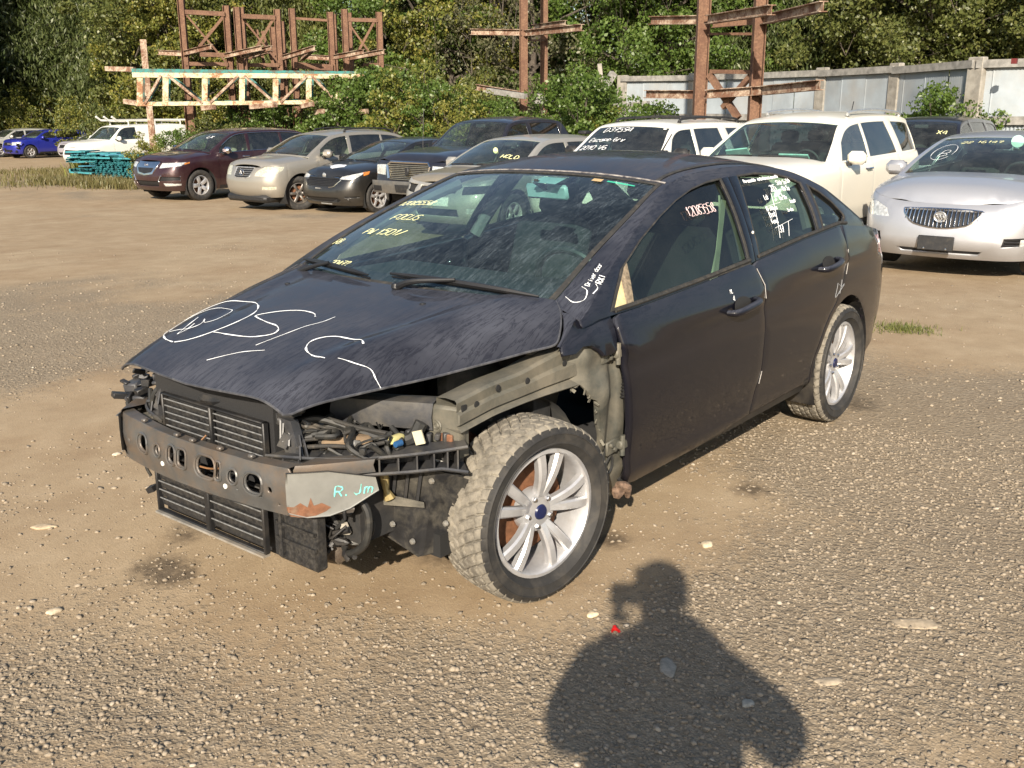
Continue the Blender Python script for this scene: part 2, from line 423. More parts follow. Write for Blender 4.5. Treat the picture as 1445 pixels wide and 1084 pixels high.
# ------------------------------------------------------------------ wheels
_TY = {}
def tyre_mesh(Rt, w, rim, detail=0):
    k = (round(Rt, 3), round(w, 3), round(rim, 3), detail)
    if k in _TY: return _TY[k]
    mb = MB(); h = w/2
    side = [(rim+.002, h*.70), (rim+.012, h*.84), (rim+(Rt-rim)*.35, h*1.0), (rim+(Rt-rim)*.6, h*1.02), (Rt-.022, h*.97), (Rt-.010, h*.90)]
    if not detail:
        prof = side+[(Rt, h*.78), (Rt, h*.05), (Rt-.008, h*.04), (Rt-.008, -h*.04), (Rt, -h*.05), (Rt, -h*.78)]+[(r, -y) for r, y in side[::-1]]
        mb.lathe(prof, 40)
        mb.f = [q[::-1] for q in mb.f]
    else:
        # winter tread: V-shaped blocks with grooves, cut as real relief
        NT = 768; ys = np.linspace(-h*.93, h*.93, 61)
        base = [(r, -y) for r, y in side[:5]]; G = []
        TH = np.arange(NT)/NT*2*PI; nb = 44
        for (r, y) in [(rim+.002, -h*.70), (rim+.012, -h*.84), (rim+(Rt-rim)*.35, -h*1.0), (rim+(Rt-rim)*.6, -h*1.02), (Rt-.03, -h*.99)]:
            G.append(np.stack([r*np.cos(TH), np.full(NT, y), r*np.sin(TH)], 1))
        for y in ys:
            a = abs(y)/h; crown = .007*a**2+.016*max(0, a-.78)**1.5*10
            ph = TH*nb/(2*PI)-a*1.9+.5*a*a+(0.5 if y > 0 else 0)
            ph2 = ph % 1.0
            cut = np.zeros(NT)
            tr = np.minimum(ph2, 1-ph2)
            cut = np.maximum(cut, np.clip((.095-tr)/.03, 0, 1))                    # slanted cross grooves
            for gy, gw in ((.0, .035), (.26, .045), (.66, .055)):
                cut = np.maximum(cut, np.clip((gw-abs(a-gy-.03*np.sin(ph*2*PI)))/.02, 0, 1)*np.ones(NT))
            sipe = (np.minimum((ph*4) % 1, 1-(ph*4) % 1) < .10)*.22*(a < .8); cut = cut*min(1, max(0, (.99-a)/.08))
            rr = Rt-crown-.009*cut-.006*sipe*(1-cut)
            G.append(np.stack([rr*np.cos(TH), np.full(NT, y), rr*np.sin(TH)], 1))
        for (r, y) in [(Rt-.03, h*.99), (rim+(Rt-rim)*.66, h*1.015), (rim+(Rt-rim)*.645, h*1.045), (rim+(Rt-rim)*.62, h*1.045), (rim+(Rt-rim)*.605, h*1.02), (rim+(Rt-rim)*.32, h*1.0), (rim+(Rt-rim)*.30, h*1.02), (rim+(Rt-rim)*.27, h*1.02), (rim+(Rt-rim)*.255, h*.985), (rim+.014, h*.86), (rim+.002, h*.72)]:
            G.append(np.stack([r*np.cos(TH), np.full(NT, y), r*np.sin(TH)], 1))
        G = np.array(G); G = np.concatenate([G, G[:, :1]], 1)
        mb.grid(G, flip=False)
    me = mesh('tyre', mb.v, mb.f, 38); me.materials.append(RUBBER)
    if detail:
        me.materials.append(TREAD); nf = len(mb.f)//(len(G)-1); mi = np.zeros(len(mb.f), np.int32); mi[nf*5:nf*(len(G)-12)] = 1; me.polygons.foreach_set('material_index', mi)
    _TY[k] = me; return me
def rim_meshes(rim, w, style, m1, m2=None):
    k = ('r', round(rim, 3), round(w, 3), style, m1.name)
    if k in _TY: return _TY[k]
    h = w/2; out = []
    b = MB(); b.lathe([(rim+.003, h*.72), (rim+.002, h*.78), (rim-.010, h*.80), (rim-.016, h*.72), (rim-.022, h*.5), (rim-.035, h*.1), (rim-.035, -h*.6), (rim-.01, -h*.75)], 48)
    mb_ = mesh('rim_barrel', b.v, b.f, 35); mb_.materials.append(m1); out.append(('rim_barrel', mb_))
    n, kind = style
    ri = rim-.020; yo = h*.60
    sp = MB()
    def spoke(a, w0, w1, r0, r1, y0, y1, th=.03, da=0):
        # tapered bar from the hub outwards, its end turned by da
        pts = []
        for i in range(6):
            t = i/5; r = r0+(r1-r0)*t; aa = a+da*t; ww = w0+(w1-w0)*t; y = y0+(y1-y0)*t+.012*math.sin(t*PI)
            c, s = math.cos(aa), math.sin(aa)
            for q, yy in ((-.5, y-.006), (-.32, y+.002), (.32, y+.002), (.5, y-.006), (.42, y-th), (-.42, y-th)):
                pts.append((r*c-ww*q*s, yy, r*s+ww*q*c))
        F = [(i*6+k, i*6+(k+1) % 6, (i+1)*6+(k+1) % 6, (i+1)*6+k) for i in range(5) for k in range(6)]+[tuple(range(6))[::-1], tuple(range(30, 36))]
        sp.add(pts, F)
    one = []
    if kind == 'pair':
        for i in range(n):
            a = 2*PI*i/n+PI/2
            for s in (-1, 1):
                sp = MB(); spoke(a+s*.16, .030, .040, .052, ri+.004, yo-.010, h*.72, .030, s*.055); one.append(sp)
    else:
        for i in range(n):
            sp = MB(); spoke(2*PI*i/n+PI/2, {'fat': .085, 'mid': .055, 'thin': .034}[kind], {'fat': .105, 'mid': .06, 'thin': .042}[kind], .05, ri+.004, yo-.008, h*.70); one.append(sp)
    for s_ in one:
        me = mesh('spoke', s_.v, s_.f, 40); me.materials.append(m1); out.append(('spoke', me))
    hb = MB(); hb.lathe([(.0, yo-.004), (.030, yo-.004), (.070, yo-.012), (.078, yo-.03), (.078, yo-.06), (0, yo-.06)], 24)
    me = mesh('hub', hb.v, hb.f, 40); me.materials.append(m1); out.append(('hub', me))
    cb = MB(); cb.lathe([(0, yo+.003), (.024, yo+.002), (.028, yo-.004)], 20); me = mesh('centre_cap', cb.v, cb.f, 40); me.materials.append(m2 or BLACKTRIM); out.append(('centre_cap', me))
    nuts = MB()
    for i in range(5):
        a = 2*PI*(i+.5)/5+PI/2; nuts.lathe([(0, yo+.001), (.007, yo), (.010, yo-.004), (.011, yo-.02)], 6, c=(.054*math.cos(a), 0, .054*math.sin(a)))
    me = mesh('lug_nuts', nuts.v, nuts.f, 20); me.materials.append(CHROME); out.append(('wheel_nuts', me))
    ds = MB(); ds.lathe([(.06, -.01), (rim*.72, -.01), (rim*.72, -.03), (.06, -.03)], 32); ds.lathe([(0, .0), (.075, .0), (.075, -.03)], 20)
    me = mesh('brake_disc', ds.v, ds.f, 30); me.materials.append(RUSTD); out.append(('brake_disc', me))
    bk = MB(); bk.lathe([(0, -h*.55), (rim-.012, -h*.55)], 24); me = mesh('wheel_back', bk.v, bk.f, 30); me.materials.append(DARK); out.append(('wheel_back', me))
    _TY[k] = out; return out
def wheel(parent, x, y, z, Rt, w, rim, style, m1, steer=0, m2=None, detail=0, parts=True, spin=0.0):
    """left-hand wheels face +y, right-hand wheels are turned round"""
    t = bpy.data.objects.new('wheel', tyre_mesh(Rt, w, rim, detail)); COL.objects.link(t); t.parent = parent
    t.location = (x, y, z); t.rotation_euler = (0, spin, (0 if y > 0 else PI)+steer); t.rotation_mode = 'YXZ' if False else 'XYZ'
    if parts:
        for n, me in rim_meshes(rim, w, style, m1, m2):
            o = bpy.data.objects.new(n, me); COL.objects.link(o); o.parent = t
    return t
RUSTD = plain('rusty_disc', (.22, .10, .05), .8, .3, var=.5, scale=30)
TREAD = plain('dusty_tread', (.15, .135, .11), .95, var=.45, scale=35, dirt=.6, dirtcol=(.27, .24, .19), bumps=.4)

# ------------------------------------------------------------------ car body
class Car:
    def __init__(s, **k):
        s.__dict__.update(dict(wb=2.7, fo=.9, ro=1.0, w=.91, zb=.22, Rt=.33, tw=.22, rim=.215, style=(5, 'mid'), kind='suv', side=None, gb=.012, k1=.36, k2=.10, plan=None,
                               off_side=[(0, -.07), (.12, -.035), (.35, -.004), (.6, 0), (.8, -.004), (.93, -.022), (1, -.055)],
                               off_front=[(0, -.13), (.12, -.06), (.3, -.01), (.5, 0), (.7, -.03), (.85, -.07), (1, -.16)],
                               off_rear=[(0, -.08), (.2, 0), (.5, 0), (.8, -.03), (1, -.08)], hoodp=3.2))
        s.__dict__.update(k)
        w, fo, b = s.w, s.fo, -s.wb-s.ro
        if s.plan is None:
            s.plan = [(fo, 0), (fo-.012, .25*w), (fo-.05, .5*w), (fo-.13, .74*w), (fo-.27, .90*w), (fo-.48, .965*w), (.0, .99*w), (-.9, w), (-1.8, w), (-s.wb, .985*w), (b+.42, .95*w), (b+.16, .87*w), (b+.04, .70*w), (b, .4*w), (b, 0)]
        p = cr(s.plan, 14); s.px, s.py = p[:, 0], np.maximum(p[:, 1], 0)
        s.px = np.minimum.accumulate(s.px+np.linspace(0, -1e-5, len(s.px)))
        d = np.gradient(p, axis=0); d /= np.linalg.norm(d, axis=1)[:, None]; s.nx, s.ny = d[:, 1].copy(), -d[:, 0]; s.nx[0], s.ny[0], s.nx[-1], s.ny[-1] = 1.0, 0.0, -1.0, 0.0
        s.S = np.concatenate([[0], np.cumsum(np.hypot(np.diff(s.px), np.diff(s.py)))])
        s.topx = np.array([a[0] for a in s.top][::-1]); s.topz = np.array([a[1] for a in s.top][::-1])
        r = cr(s.rail, 10); s.rv = np.concatenate([[0], np.cumsum(np.hypot(np.diff(r[:, 0]), np.diff(r[:, 1])))]); s.rr = r
        s.rvk = s.rv[::10]   # parameter at the given rail points
    def sx(s, x):  # body-side station -> s
        return float(np.interp(-x, -s.px, s.S))
    def sy(s, y):
        h = len(s.py)//3; return float(math.copysign(np.interp(abs(y), s.py[:h*1], s.S[:h*1]), y))
    def zt(s, sv):
        return np.interp(np.interp(np.abs(sv), s.S, s.px), s.topx, s.topz)
    def P(s, uv):
        uv = np.asarray(uv, float); sv, z = uv[:, 0], uv[:, 1]; a = np.abs(sv); sg = np.where(sv < 0, -1.0, 1.0)
        x = np.interp(a, s.S, s.px); y = np.interp(a, s.S, s.py); nx = np.interp(a, s.S, s.nx); ny = np.interp(a, s.S, s.ny)
        nn = np.hypot(nx, ny); nx = nx/nn; ny = ny/nn
        zt = np.interp(x, s.topx, s.topz); t = np.clip((z-s.zb)/(zt-s.zb), -.2, 1.3)
        def tab(T):
            T = np.array(T); return np.interp(t, T[:, 0], T[:, 1]) if len(T) < 4 else smooth_tab(T, t)
        so = tab(s.off_side)
        if s.side is not None: so = s.side(x, z, t, so)
        o = ny*ny*so+nx*nx*np.where(nx > 0, tab(s.off_front), tab(s.off_rear))
        return np.stack([x+nx*o, (y+ny*o)*sg, z], 1)
    def edge(s, x):
        """(y, z) of the top of the body side at station x"""
        x = np.asarray(x, float); sv = np.interp(-x, -s.px, s.S); q = s.P(np.stack([sv, s.zt(sv)], 1)); return q
    def build_edge(s):
        sv = np.linspace(0, s.S[-1], 400); q = s.P(np.stack([sv, s.zt(sv)], 1))
        s.ex, s.ey, s.ez = q[:, 0], np.maximum(q[:, 1], 0), q[:, 2]
    def eY(s, x): return np.interp(-x, -s.ex, s.ey)
    def eZ(s, x): return np.interp(-x, -s.ex, s.ez)
    def H(s, uv):
        """bonnet / deck surface over (x, y)"""
        uv = np.asarray(uv, float); x, y = uv[:, 0], uv[:, 1]; ye = np.maximum(s.eY(x), .02); ze = s.eZ(x)
        cx = np.array([a[0] for a in s.hoodc][::-1]); cz = np.array([a[1] for a in s.hoodc][::-1])
        zc = smooth_tab(np.stack([cx, cz], 1), x); t = np.clip(np.abs(y)/ye, 0, 1.03)
        if cx[0] > -2: f = np.clip((s.ex[0]-x)/.22, 0, 1); zc = ze+(zc-ze)*(1-(1-f)**2.2)
        z = zc-(zc-ze)*t**s.hoodp
        if getattr(s, 'crease', None): z = z+s.crease(x, y, t)
        return np.stack([x, y, z], 1)
    def Y(s, x, z):
        x = np.asarray(x, float); z = np.asarray(z, float)
        yb = s.eY(x); zb = s.eZ(x); d = np.maximum(z-zb, -.05)
        return yb-s.gb-s.k1*d-s.k2*d*d
    def G(s, uv):
        uv = np.asarray(uv, float); return np.stack([uv[:, 0], s.Y(uv[:, 0], uv[:, 1]), uv[:, 1]], 1)
    def rail_at(s, v):
        return [np.interp(v, s.rv, s.rr[:, i]) for i in range(4)]
    def T(s, uv):
        uv = np.asarray(uv, float); u, v = uv[:, 0], uv[:, 1]
        x, z, bow, crown = s.rail_at(v); y = s.Y(x, z); a = np.abs(u)
        return np.stack([x+bow*(1-a**2.2), y*u, z+crown*(1-a**2.4)], 1)
def smooth_tab(T, x):
    """monotone-ish cubic through table points"""
    xs, ys = T[:, 0], T[:, 1]; m = np.gradient(ys, xs) if len(xs) > 2 else np.zeros(2)+(ys[-1]-ys[0])/(xs[-1]-xs[0])
    dd = np.diff(ys)/np.diff(xs)
    for i in range(1, len(xs)-1): m[i] = 0 if dd[i-1]*dd[i] <= 0 else 2*dd[i-1]*dd[i]/(dd[i-1]+dd[i])
    m[0], m[-1] = dd[0], dd[-1]
    x = np.clip(x, xs[0]-.3*(xs[1]-xs[0]), xs[-1]+.3*(xs[-1]-xs[-2])); i = np.clip(np.searchsorted(xs, x)-1, 0, len(xs)-2); h = xs[i+1]-xs[i]; t = (x-xs[i])/h
    r = (2*t**3-3*t**2+1)*ys[i]+(t**3-2*t**2+t)*h*m[i]+(-2*t**3+3*t**2)*ys[i+1]+(t**3-t**2)*h*m[i+1]
    lo = ys[0]+m[0]*(x-xs[0]); hi = ys[-1]+m[-1]*(x-xs[-1])
    return np.where(x < xs[0], lo, np.where(x > xs[-1], hi, r))

_SEAT = {}
def seat(parent, x, y, z, mat, wd=.50, name='seat'):
    k = (mat.name, wd)
    if k not in _SEAT:
        b = MB(); b.box((.02, 0, .10), (.50, wd, .16), bev=.05)
        b.box((-.30, 0, .42), (.15, wd*.94, .62), (0, -.32, 0), bev=.06); b.box((-.44, 0, .80), (.09, wd*.52 if wd < .8 else wd*.2, .17), (0, -.25, 0), bev=.035)
        if wd > .8:
            for q in (-.33, .33): b.box((-.44, q, .80), (.09, .24, .15), (0, -.25, 0), bev=.035)
        b.tube([(-.40, .05, .66), (-.43, .05, .76)], .008); b.tube([(-.40, -.05, .66), (-.43, -.05, .76)], .008)
        me = mesh('seat', b.v, b.f, 50); me.materials.append(mat); _SEAT[k] = me
    o = bpy.data.objects.new(name, _SEAT[k]); COL.objects.link(o); o.parent = parent; o.location = (x, y, z); return o

def auto_windows(c):
    out = []; rx = c.rr[::-1, 0]; rz = c.rr[::-1, 1]; lim = c.rr[-1, 0]
    for (xa, xb, la, lb) in c.splits:      # bottom ends, and how far the top ends lean back
        m_ = getattr(c, 'wm', .055); bot = [(x, float(c.eZ(x))+.028) for x in np.linspace(xa, xb, 10)]
        top_ = [(x, float(np.interp(x, rx, rz))-m_) for x in np.linspace(xb+lb, xa+la, 16)]
        top_ = [(x, z) for x, z in top_ if z > float(c.eZ(x))+.06]
        out.append(bot+top_)
    return out
def build_car(root, c, body, glassm=None, glassr=None, seatm=None, trim=None, wmat=None, interior=True, nodoorR=False):
    """builds the parts of a whole parked car under the Empty root"""
    c.build_edge()
    if not hasattr(c, 'windows'): c.windows = auto_windows(c)
    gl = glassm or GLASS; gr = glassr or gl; tr = trim or BLACKTRIM; st = getattr(c, 'step', .085); g = .004
    b = -c.wb-c.ro; Ra = c.Rt+.065; zw = c.Rt; zb = c.zb; xd0, xd1, xd2 = c.doors
    sF = c.sx(Ra*.98)
    top = lambda x: float(c.eZ(x))
    def path_top(s0, s1, n=14, d=0.0): return [(q, float(c.zt(q))-d) for q in np.linspace(s0, s1, n)]
    # front fascia with openings
    a0 = math.degrees(math.asin(max(-1, min(1, (zb-zw)/Ra)))); 
    def archpts(xc, d0, d1, n=12): return [(c.sx(xc+Ra*math.cos(R(q))), zw+Ra*math.sin(R(q))) for q in np.linspace(d0, d1, n)]
    fs = getattr(c, 'seam_deg', 38)
    half = archpts(0, a0, fs, 7)            # from the sill up the front of the arch
    sS = c.sx(Ra*math.cos(R(fs)))-g
    ztop = path_top(-sS, sS, 81, .0)
    out = [(-q[0]+g, q[1]) for q in half][::1]
    outline = [(-q[0], q[1]) for q in half]+[(-sS, float(c.zt(sS)))]+ztop[1:-1]+[(sS, float(c.zt(sS)))]+half[::-1]
    holes = []
    for (nm, pts, dep, mt, mir) in c.front:
        for sgn in ((1, -1) if mir else (1,)):
            P_ = [(sgn*(c.sy(y) if kk == 'y' else c.sx(y)), z) for (kk, y, z) in pts] if len(pts[0]) == 3 else [((sgn*c.sy(y)), z) for y, z in pts]
            if sgn < 0: P_ = P_[::-1]
            if nm.startswith('+'):    # laid on the surface
                panel(nm[1:], P_, c.P, mt, root, step=.08, rim=.02, off=dep)
            else:
                holes.append(P_); panel(nm, P_, c.P, mt, root, step=.06, rim=.0, off=-dep)
    panel('front_bumper', outline, c.P, body, root, holes=holes, step=st, rim=.03)
    # wings, doors, rear quarters
    for mir in (False, True):
        kw = dict(mirror=mir, step=st)
        if c.fender:
            f = [(c.sx(Ra*math.cos(R(q))), zw+Ra*math.sin(R(q))) for q in np.linspace(fs, 180-a0, 14)]
            o = [(sS+2*g, float(c.zt(sS)))]+[(f[0][0]+g, f[0][1])]+f[1:]+[(c.sx(xd0)-g, zb)]+[(c.sx(xd0)-g, top(xd0))]+path_top(c.sx(xd0)-g, sS+2*g, 8)[1:-1]
            panel('wing', o, c.P, body, root, rim=.03, **kw)
        dd = [(xd0, xd1)]+([(xd1, xd2)] if xd2 is not None else [])
        xr = dd[-1][1]
        for i, (xa, xb) in enumerate(dd):
            sa, sb = c.sx(xa)+g, c.sx(xb)-g; zl = zb+.09
            o = [(sa, zl), (sb, zl)]
            xar = -c.wb+Ra
            if i == len(dd)-1 and xb < xar:   # door edge follows the rear arch
                k = [(c.sx(-c.wb+(Ra+.03)*math.cos(R(q))), zw+(Ra+.03)*math.sin(R(q))) for q in np.linspace(max(a0, math.degrees(math.asin((zl-zw)/(Ra+.03)))), 88, 8)]
                k = [q for q in k if q[0] < sb]
                o = [(sa, zl)]+k+[(sb, k[-1][1]+.05)]
            o += path_top(sb, sa, 8)
            d = panel('door', o, c.P, body, root, rim=.03, **kw)
            hx = xb+.13+(.0 if i == 0 else .06); hz = top(hx)-getattr(c, 'handle_d', .11)
            h = MB(); m_ = c.P(np.array([[c.sx(hx), hz], [c.sx(hx+.19), hz]])); y0 = (-1 if mir else 1)
            p0 = (m_[0][0], y0*m_[0][1], hz); p1 = (m_[1][0], y0*m_[1][1], hz)
            h.tube([p0, (p0[0]+.015, p0[1]+y0*.035, hz), (p1[0]-.015, p1[1]+y0*.035, hz), p1], .013, 6); h.build('handle', getattr(c, 'handle_mat', body), d)
        o = [(c.sx(xd0)+g, zb), (c.sx(xd0)+g, zb+.085), (c.sx(-c.wb+Ra)-.0, zb+.085), (c.sx(-c.wb+Ra)-.0, zb)]
        panel('sill', o, c.P, tr, root, rim=.03, **kw)
        # rear quarter to the tail
        f = [(c.sx(-c.wb+Ra*math.cos(R(q))), zw+Ra*math.sin(R(q))) for q in np.linspace(180-a0, a0, 18)][::-1]
        sr = c.sx(xr)+g; f2 = [q for q in f if q[0] > sr]
        if len(f2) == len(f): f2 = [(sr, zb)]+f2
        else: f2 = [(sr, f2[0][1]+.03)]+f2
        o = f2+[(c.S[-1], zb)]+path_top(c.S[-1], sr, 16)
        hs = []
        if getattr(c, 'tail', None):
            x0, x1, z0, z1 = c.tail; hs = [[(c.sx(x0), z0), (c.sx(x1), z0+.02), (c.sx(x1), z1), (c.sx(x0)+.05, z1)]]
            panel('tail_light', hs[0], c.P, REDL, root, rim=0, off=-.004, **kw)
        panel('rear_quarter', o, c.P, body, root, holes=hs, rim=.03, **kw)
        for xc in (0, -c.wb):
            w_ = MB(); y1 = c.w-.03; G = [[((Ra+.0)*math.cos(q)+xc, yy, zw+(Ra+.0)*math.sin(q)) for yy in (y1, y1-.32)] for q in np.linspace(-.5, PI+.5, 20)]
            w_.grid(G); w_.add([(xc+Ra*1.0*math.cos(q), y1-.32, zw+Ra*math.sin(q)) for q in np.linspace(-.5, PI+.5, 20)], [tuple(range(20))])
            if mir: w_.v = [(a, -b_, c_) for a, b_, c_ in w_.v]
            w_.build('wheel_well', DARK, root)
    # bonnet
    hx0, hx1 = c.hood
    hxs = np.concatenate([np.linspace(hx1, hx0, 20), c.ex[0]-.003-(c.ex[0]-.003-hx0)*(1-np.linspace(0, 1, 12)[1:])**2]); ez = [(x, float(c.eY(x))-g*1.0) for x in hxs if float(c.eY(x)) > .10]
    rv0 = 0.0
    bow = c.rail[0][2]
    rear = [(hx1+bow*(1-(abs(u)**2.2))+0.0, u*(float(c.eY(hx1))-g)) for u in np.linspace(-1, 1, 13)]
    hood = [(x, y) for x, y in ez]+[(x, -y) for x, y in ez[::-1]]+rear[1:-1]
    panel('bonnet', hood, c.H, getattr(c, 'hood_mat', None) or body, root, step=st, rim=.02, off=.002, flip=False)
    if getattr(c, 'deck', None):
        x0, x1, cc, bw = c.deck; hc, hp_ = c.hoodc, c.hoodp; c.hoodc, c.hoodp = cc, 3.5
        ys_ = [(x, float(c.eY(x))-g) for x in np.linspace(x0, x1, 14)]
        panel('boot_lid' if c.kind != 'pickup' else 'bed_cover', ys_+[(x, -y) for x, y in ys_[::-1]]+[(x0-bw*(1-abs(u)**2.2), u*(float(c.eY(x0))-.02)) for u in np.linspace(-.9, .9, 9)], c.H, getattr(c, 'deck_mat', None) or body, root, step=st, rim=.015)
        c.hoodc, c.hoodp = hc, hp_
    # windscreen, roof, rear screen along the rail
    v0, v1, v2, v3 = [c.rvk[i] for i in c.vs]
    vE = c.rv[-1]
    def strip(name, a, e, mt, u=1.0, du=0.0, off=0, rim=.012, holes=(), **k):
        n = 9; o = [(-u, q) for q in np.linspace(e, a, n)]+[(q, a) for q in np.linspace(-u, u, 11)[1:-1]]+[(u, q) for q in np.linspace(a, e, n)]+[(q, e) for q in np.linspace(u, -u, 11)[1:-1]]
        return panel(name, o, c.T, mt, root, step=st, rim=rim, off=off, holes=holes, **k)
    gi = .925
    hole = [(-gi, v1-.035), (-gi, v0+.03), (gi, v0+.03), (gi, v1-.035)]
    hole = [(p[0]+(q[0]-p[0])*t, p[1]+(q[1]-p[1])*t) for p, q in zip(hole, hole[1:]+hole[:1]) for t in (0, .25, .5, .75)]
    strip('windscreen_frame', v0-.0, v1, body, holes=[hole])
    panel('windscreen', hole, c.T, c.__dict__.get('screen', SCREEN), root, step=st, rim=0, off=-.006)
    band = [(-gi+.01, v0+.075), (-gi+.01, v0+.032), (gi-.01, v0+.032), (gi-.01, v0+.075)]
    band = [(p[0]+(q[0]-p[0])*t, p[1]+(q[1]-p[1])*t) for p, q in zip(band, band[1:]+band[:1]) for t in (0, .25, .5, .75)]
    panel('screen_border', band, c.T, DARK, root, step=st, rim=0, off=-.009)
    strip('roof', v1, v2, body)
    if v3 > v2+.05:
        hole = [(-.86, v3-.05), (-.86, v2+.05), (.86, v2+.05), (.86, v3-.05)]
        strip('rear_screen_frame', v2, v3, body, holes=[hole]); panel('rear_screen', hole, c.T, gr, root, step=st, rim=0, off=-.006)
    if vE > v3+.03: strip('tailgate', v3, vE, body)
    # side glass house
    for mir in (False, True):
        rl = [(float(x), float(z)) for x, z in c.rr[:, :2]]
        xs0, xsE = rl[0][0], rl[-1][0]
        o = rl[::-1]+[(x, float(c.eZ(x))-.0) for x in np.linspace(xs0, xsE, 26)] if True else None
        wins = [w_ for w_ in c.windows]
        H_ = [list(q) for q in wins]
        panel('side_frame', o, c.G, c.__dict__.get('frame_mat', body), root, holes=H_, step=st, rim=.015, mirror=mir, flip=True, off=-.004)
        for i, q in enumerate(wins):
            panel('side_window', q, c.G, gl if i == 0 else gr, root, step=st, rim=0, mirror=mir, flip=True, off=-.014)
            if getattr(c, 'chrome_win', False): pass
        # mirror
        mx, mz = c.mirror; my = float(c.Y(mx, mz)); sg = -1 if mir else 1
        m_ = MB(); m_.box((mx-.02, sg*(my+.15), mz+.03), (.14, .24, .17), bev=.05); o_ = m_.build('mirror', getattr(c, 'mirror_mat', None) or body, root)
        m2 = MB(); m2.box((mx, sg*(my+.03), mz-.05), (.06, .12, .04)); m2.build('mirror_arm', tr, o_)
        m3 = MB(); m3.box((mx-.092, sg*(my+.15), mz+.03), (.006, .19, .125)); m3.build('mirror_glass', CHROME, o_)
    if getattr(c, 'roofrails', None):
        x0, x1 = c.roofrails
        for sg in (-1, 1):
            pts = []
            for q, lift in ((x0, -.0), (x0-.10, .05), ((x0+x1)/2, .06), (x1+.12, .05), (x1, 0)):
                i = np.argmin(np.abs(c.rr[12:-4, 0]-q))+12; v = c.rv[i]; pp = c.T([[.86, v]])[0]; pts.append((pp[0], sg*pp[1], pp[2]+lift+.005))
            m_ = MB(); m_.tube(pts, [.03, .018, .016, .018, .03], 8, sm=5); m_.build('roof_rail', getattr(c, 'rail_mat', tr), root)
    # floor pan and cabin
    m_ = MB(); m_.box(((c.fo-c.wb-c.ro)/2, 0, zb+.06), (c.wb+c.ro+c.fo-.5, c.w*1.5, .10)); m_.box((.35, 0, zb+.25), (.8, c.w*1.0, .35)); m_.build('underbody', DARK, root)
    fz = c.zb+.22
    if interior:
        sx0 = c.windows[0][0][0]; sm = seatm or SEATM; zs = float(c.eZ(-1.0))-.52
        hx = c.rail[c.vs[1]][0]-.35
        for y in (-.36, .36): seat(root, hx, y, zs, sm)
        seat(root, hx-.85, 0, zs, sm, 1.2, 'rear_seat')
        d = MB(); x_ = c.rail[0][0]; zd = float(c.eZ(x_)); d.box((x_-.22, 0, zd-.10), (.5, c.w*1.55, .18), bev=.05); d.build('dashboard', DASHM, root)
        s_ = MB(); s_.tube([(x_-.56+.05*math.sin(q), .36+.18*math.cos(q), zd-.02+.18*math.sin(q)) for q in np.linspace(0, 2*PI, 21)], .016, 6); s_.beam((x_-.54, .2, zd-.02), (x_-.54, .52, zd-.02), .03); s_.build('steering_wheel', DASHM, root)
        r_ = MB(); v_ = c.T([[0, v1-.12]])[0]; r_.box((v_[0]-.07, v_[1], v_[2]-.05), (.03, .24, .065), bev=.01); r_.build('rear_view_mirror', DASHM, root)
        cc = MB(); cc.box((hx-.5, 0, zs+.12), (2.2, c.w*1.7, .04)); cc.build('cabin_floor', DARK, root)
        hl = MB(); n_ = 14
        G = [[tuple(c.T([[u, v]])[0]-np.array([0, 0, .035])) for u in np.linspace(-.9, .9, 7)] for v in np.linspace(v1+.03, v2, 8)]
        hl.grid(G); hl.build('headlining', plain('headlining', (.40, .38, .34), .9), root)
    wp = c.w-c.tw/2-.03
    for x, y, stt in ((0, wp, c.__dict__.get('steer', 0)), (0, -wp, c.__dict__.get('steer', 0)), (-c.wb, wp, 0), (-c.wb, -wp, 0)):
        wheel(root, x, y, c.Rt, c.Rt, c.tw, c.rim, c.style, wmat or ALLOY, stt, spin=random.uniform(0, 1))
    return root
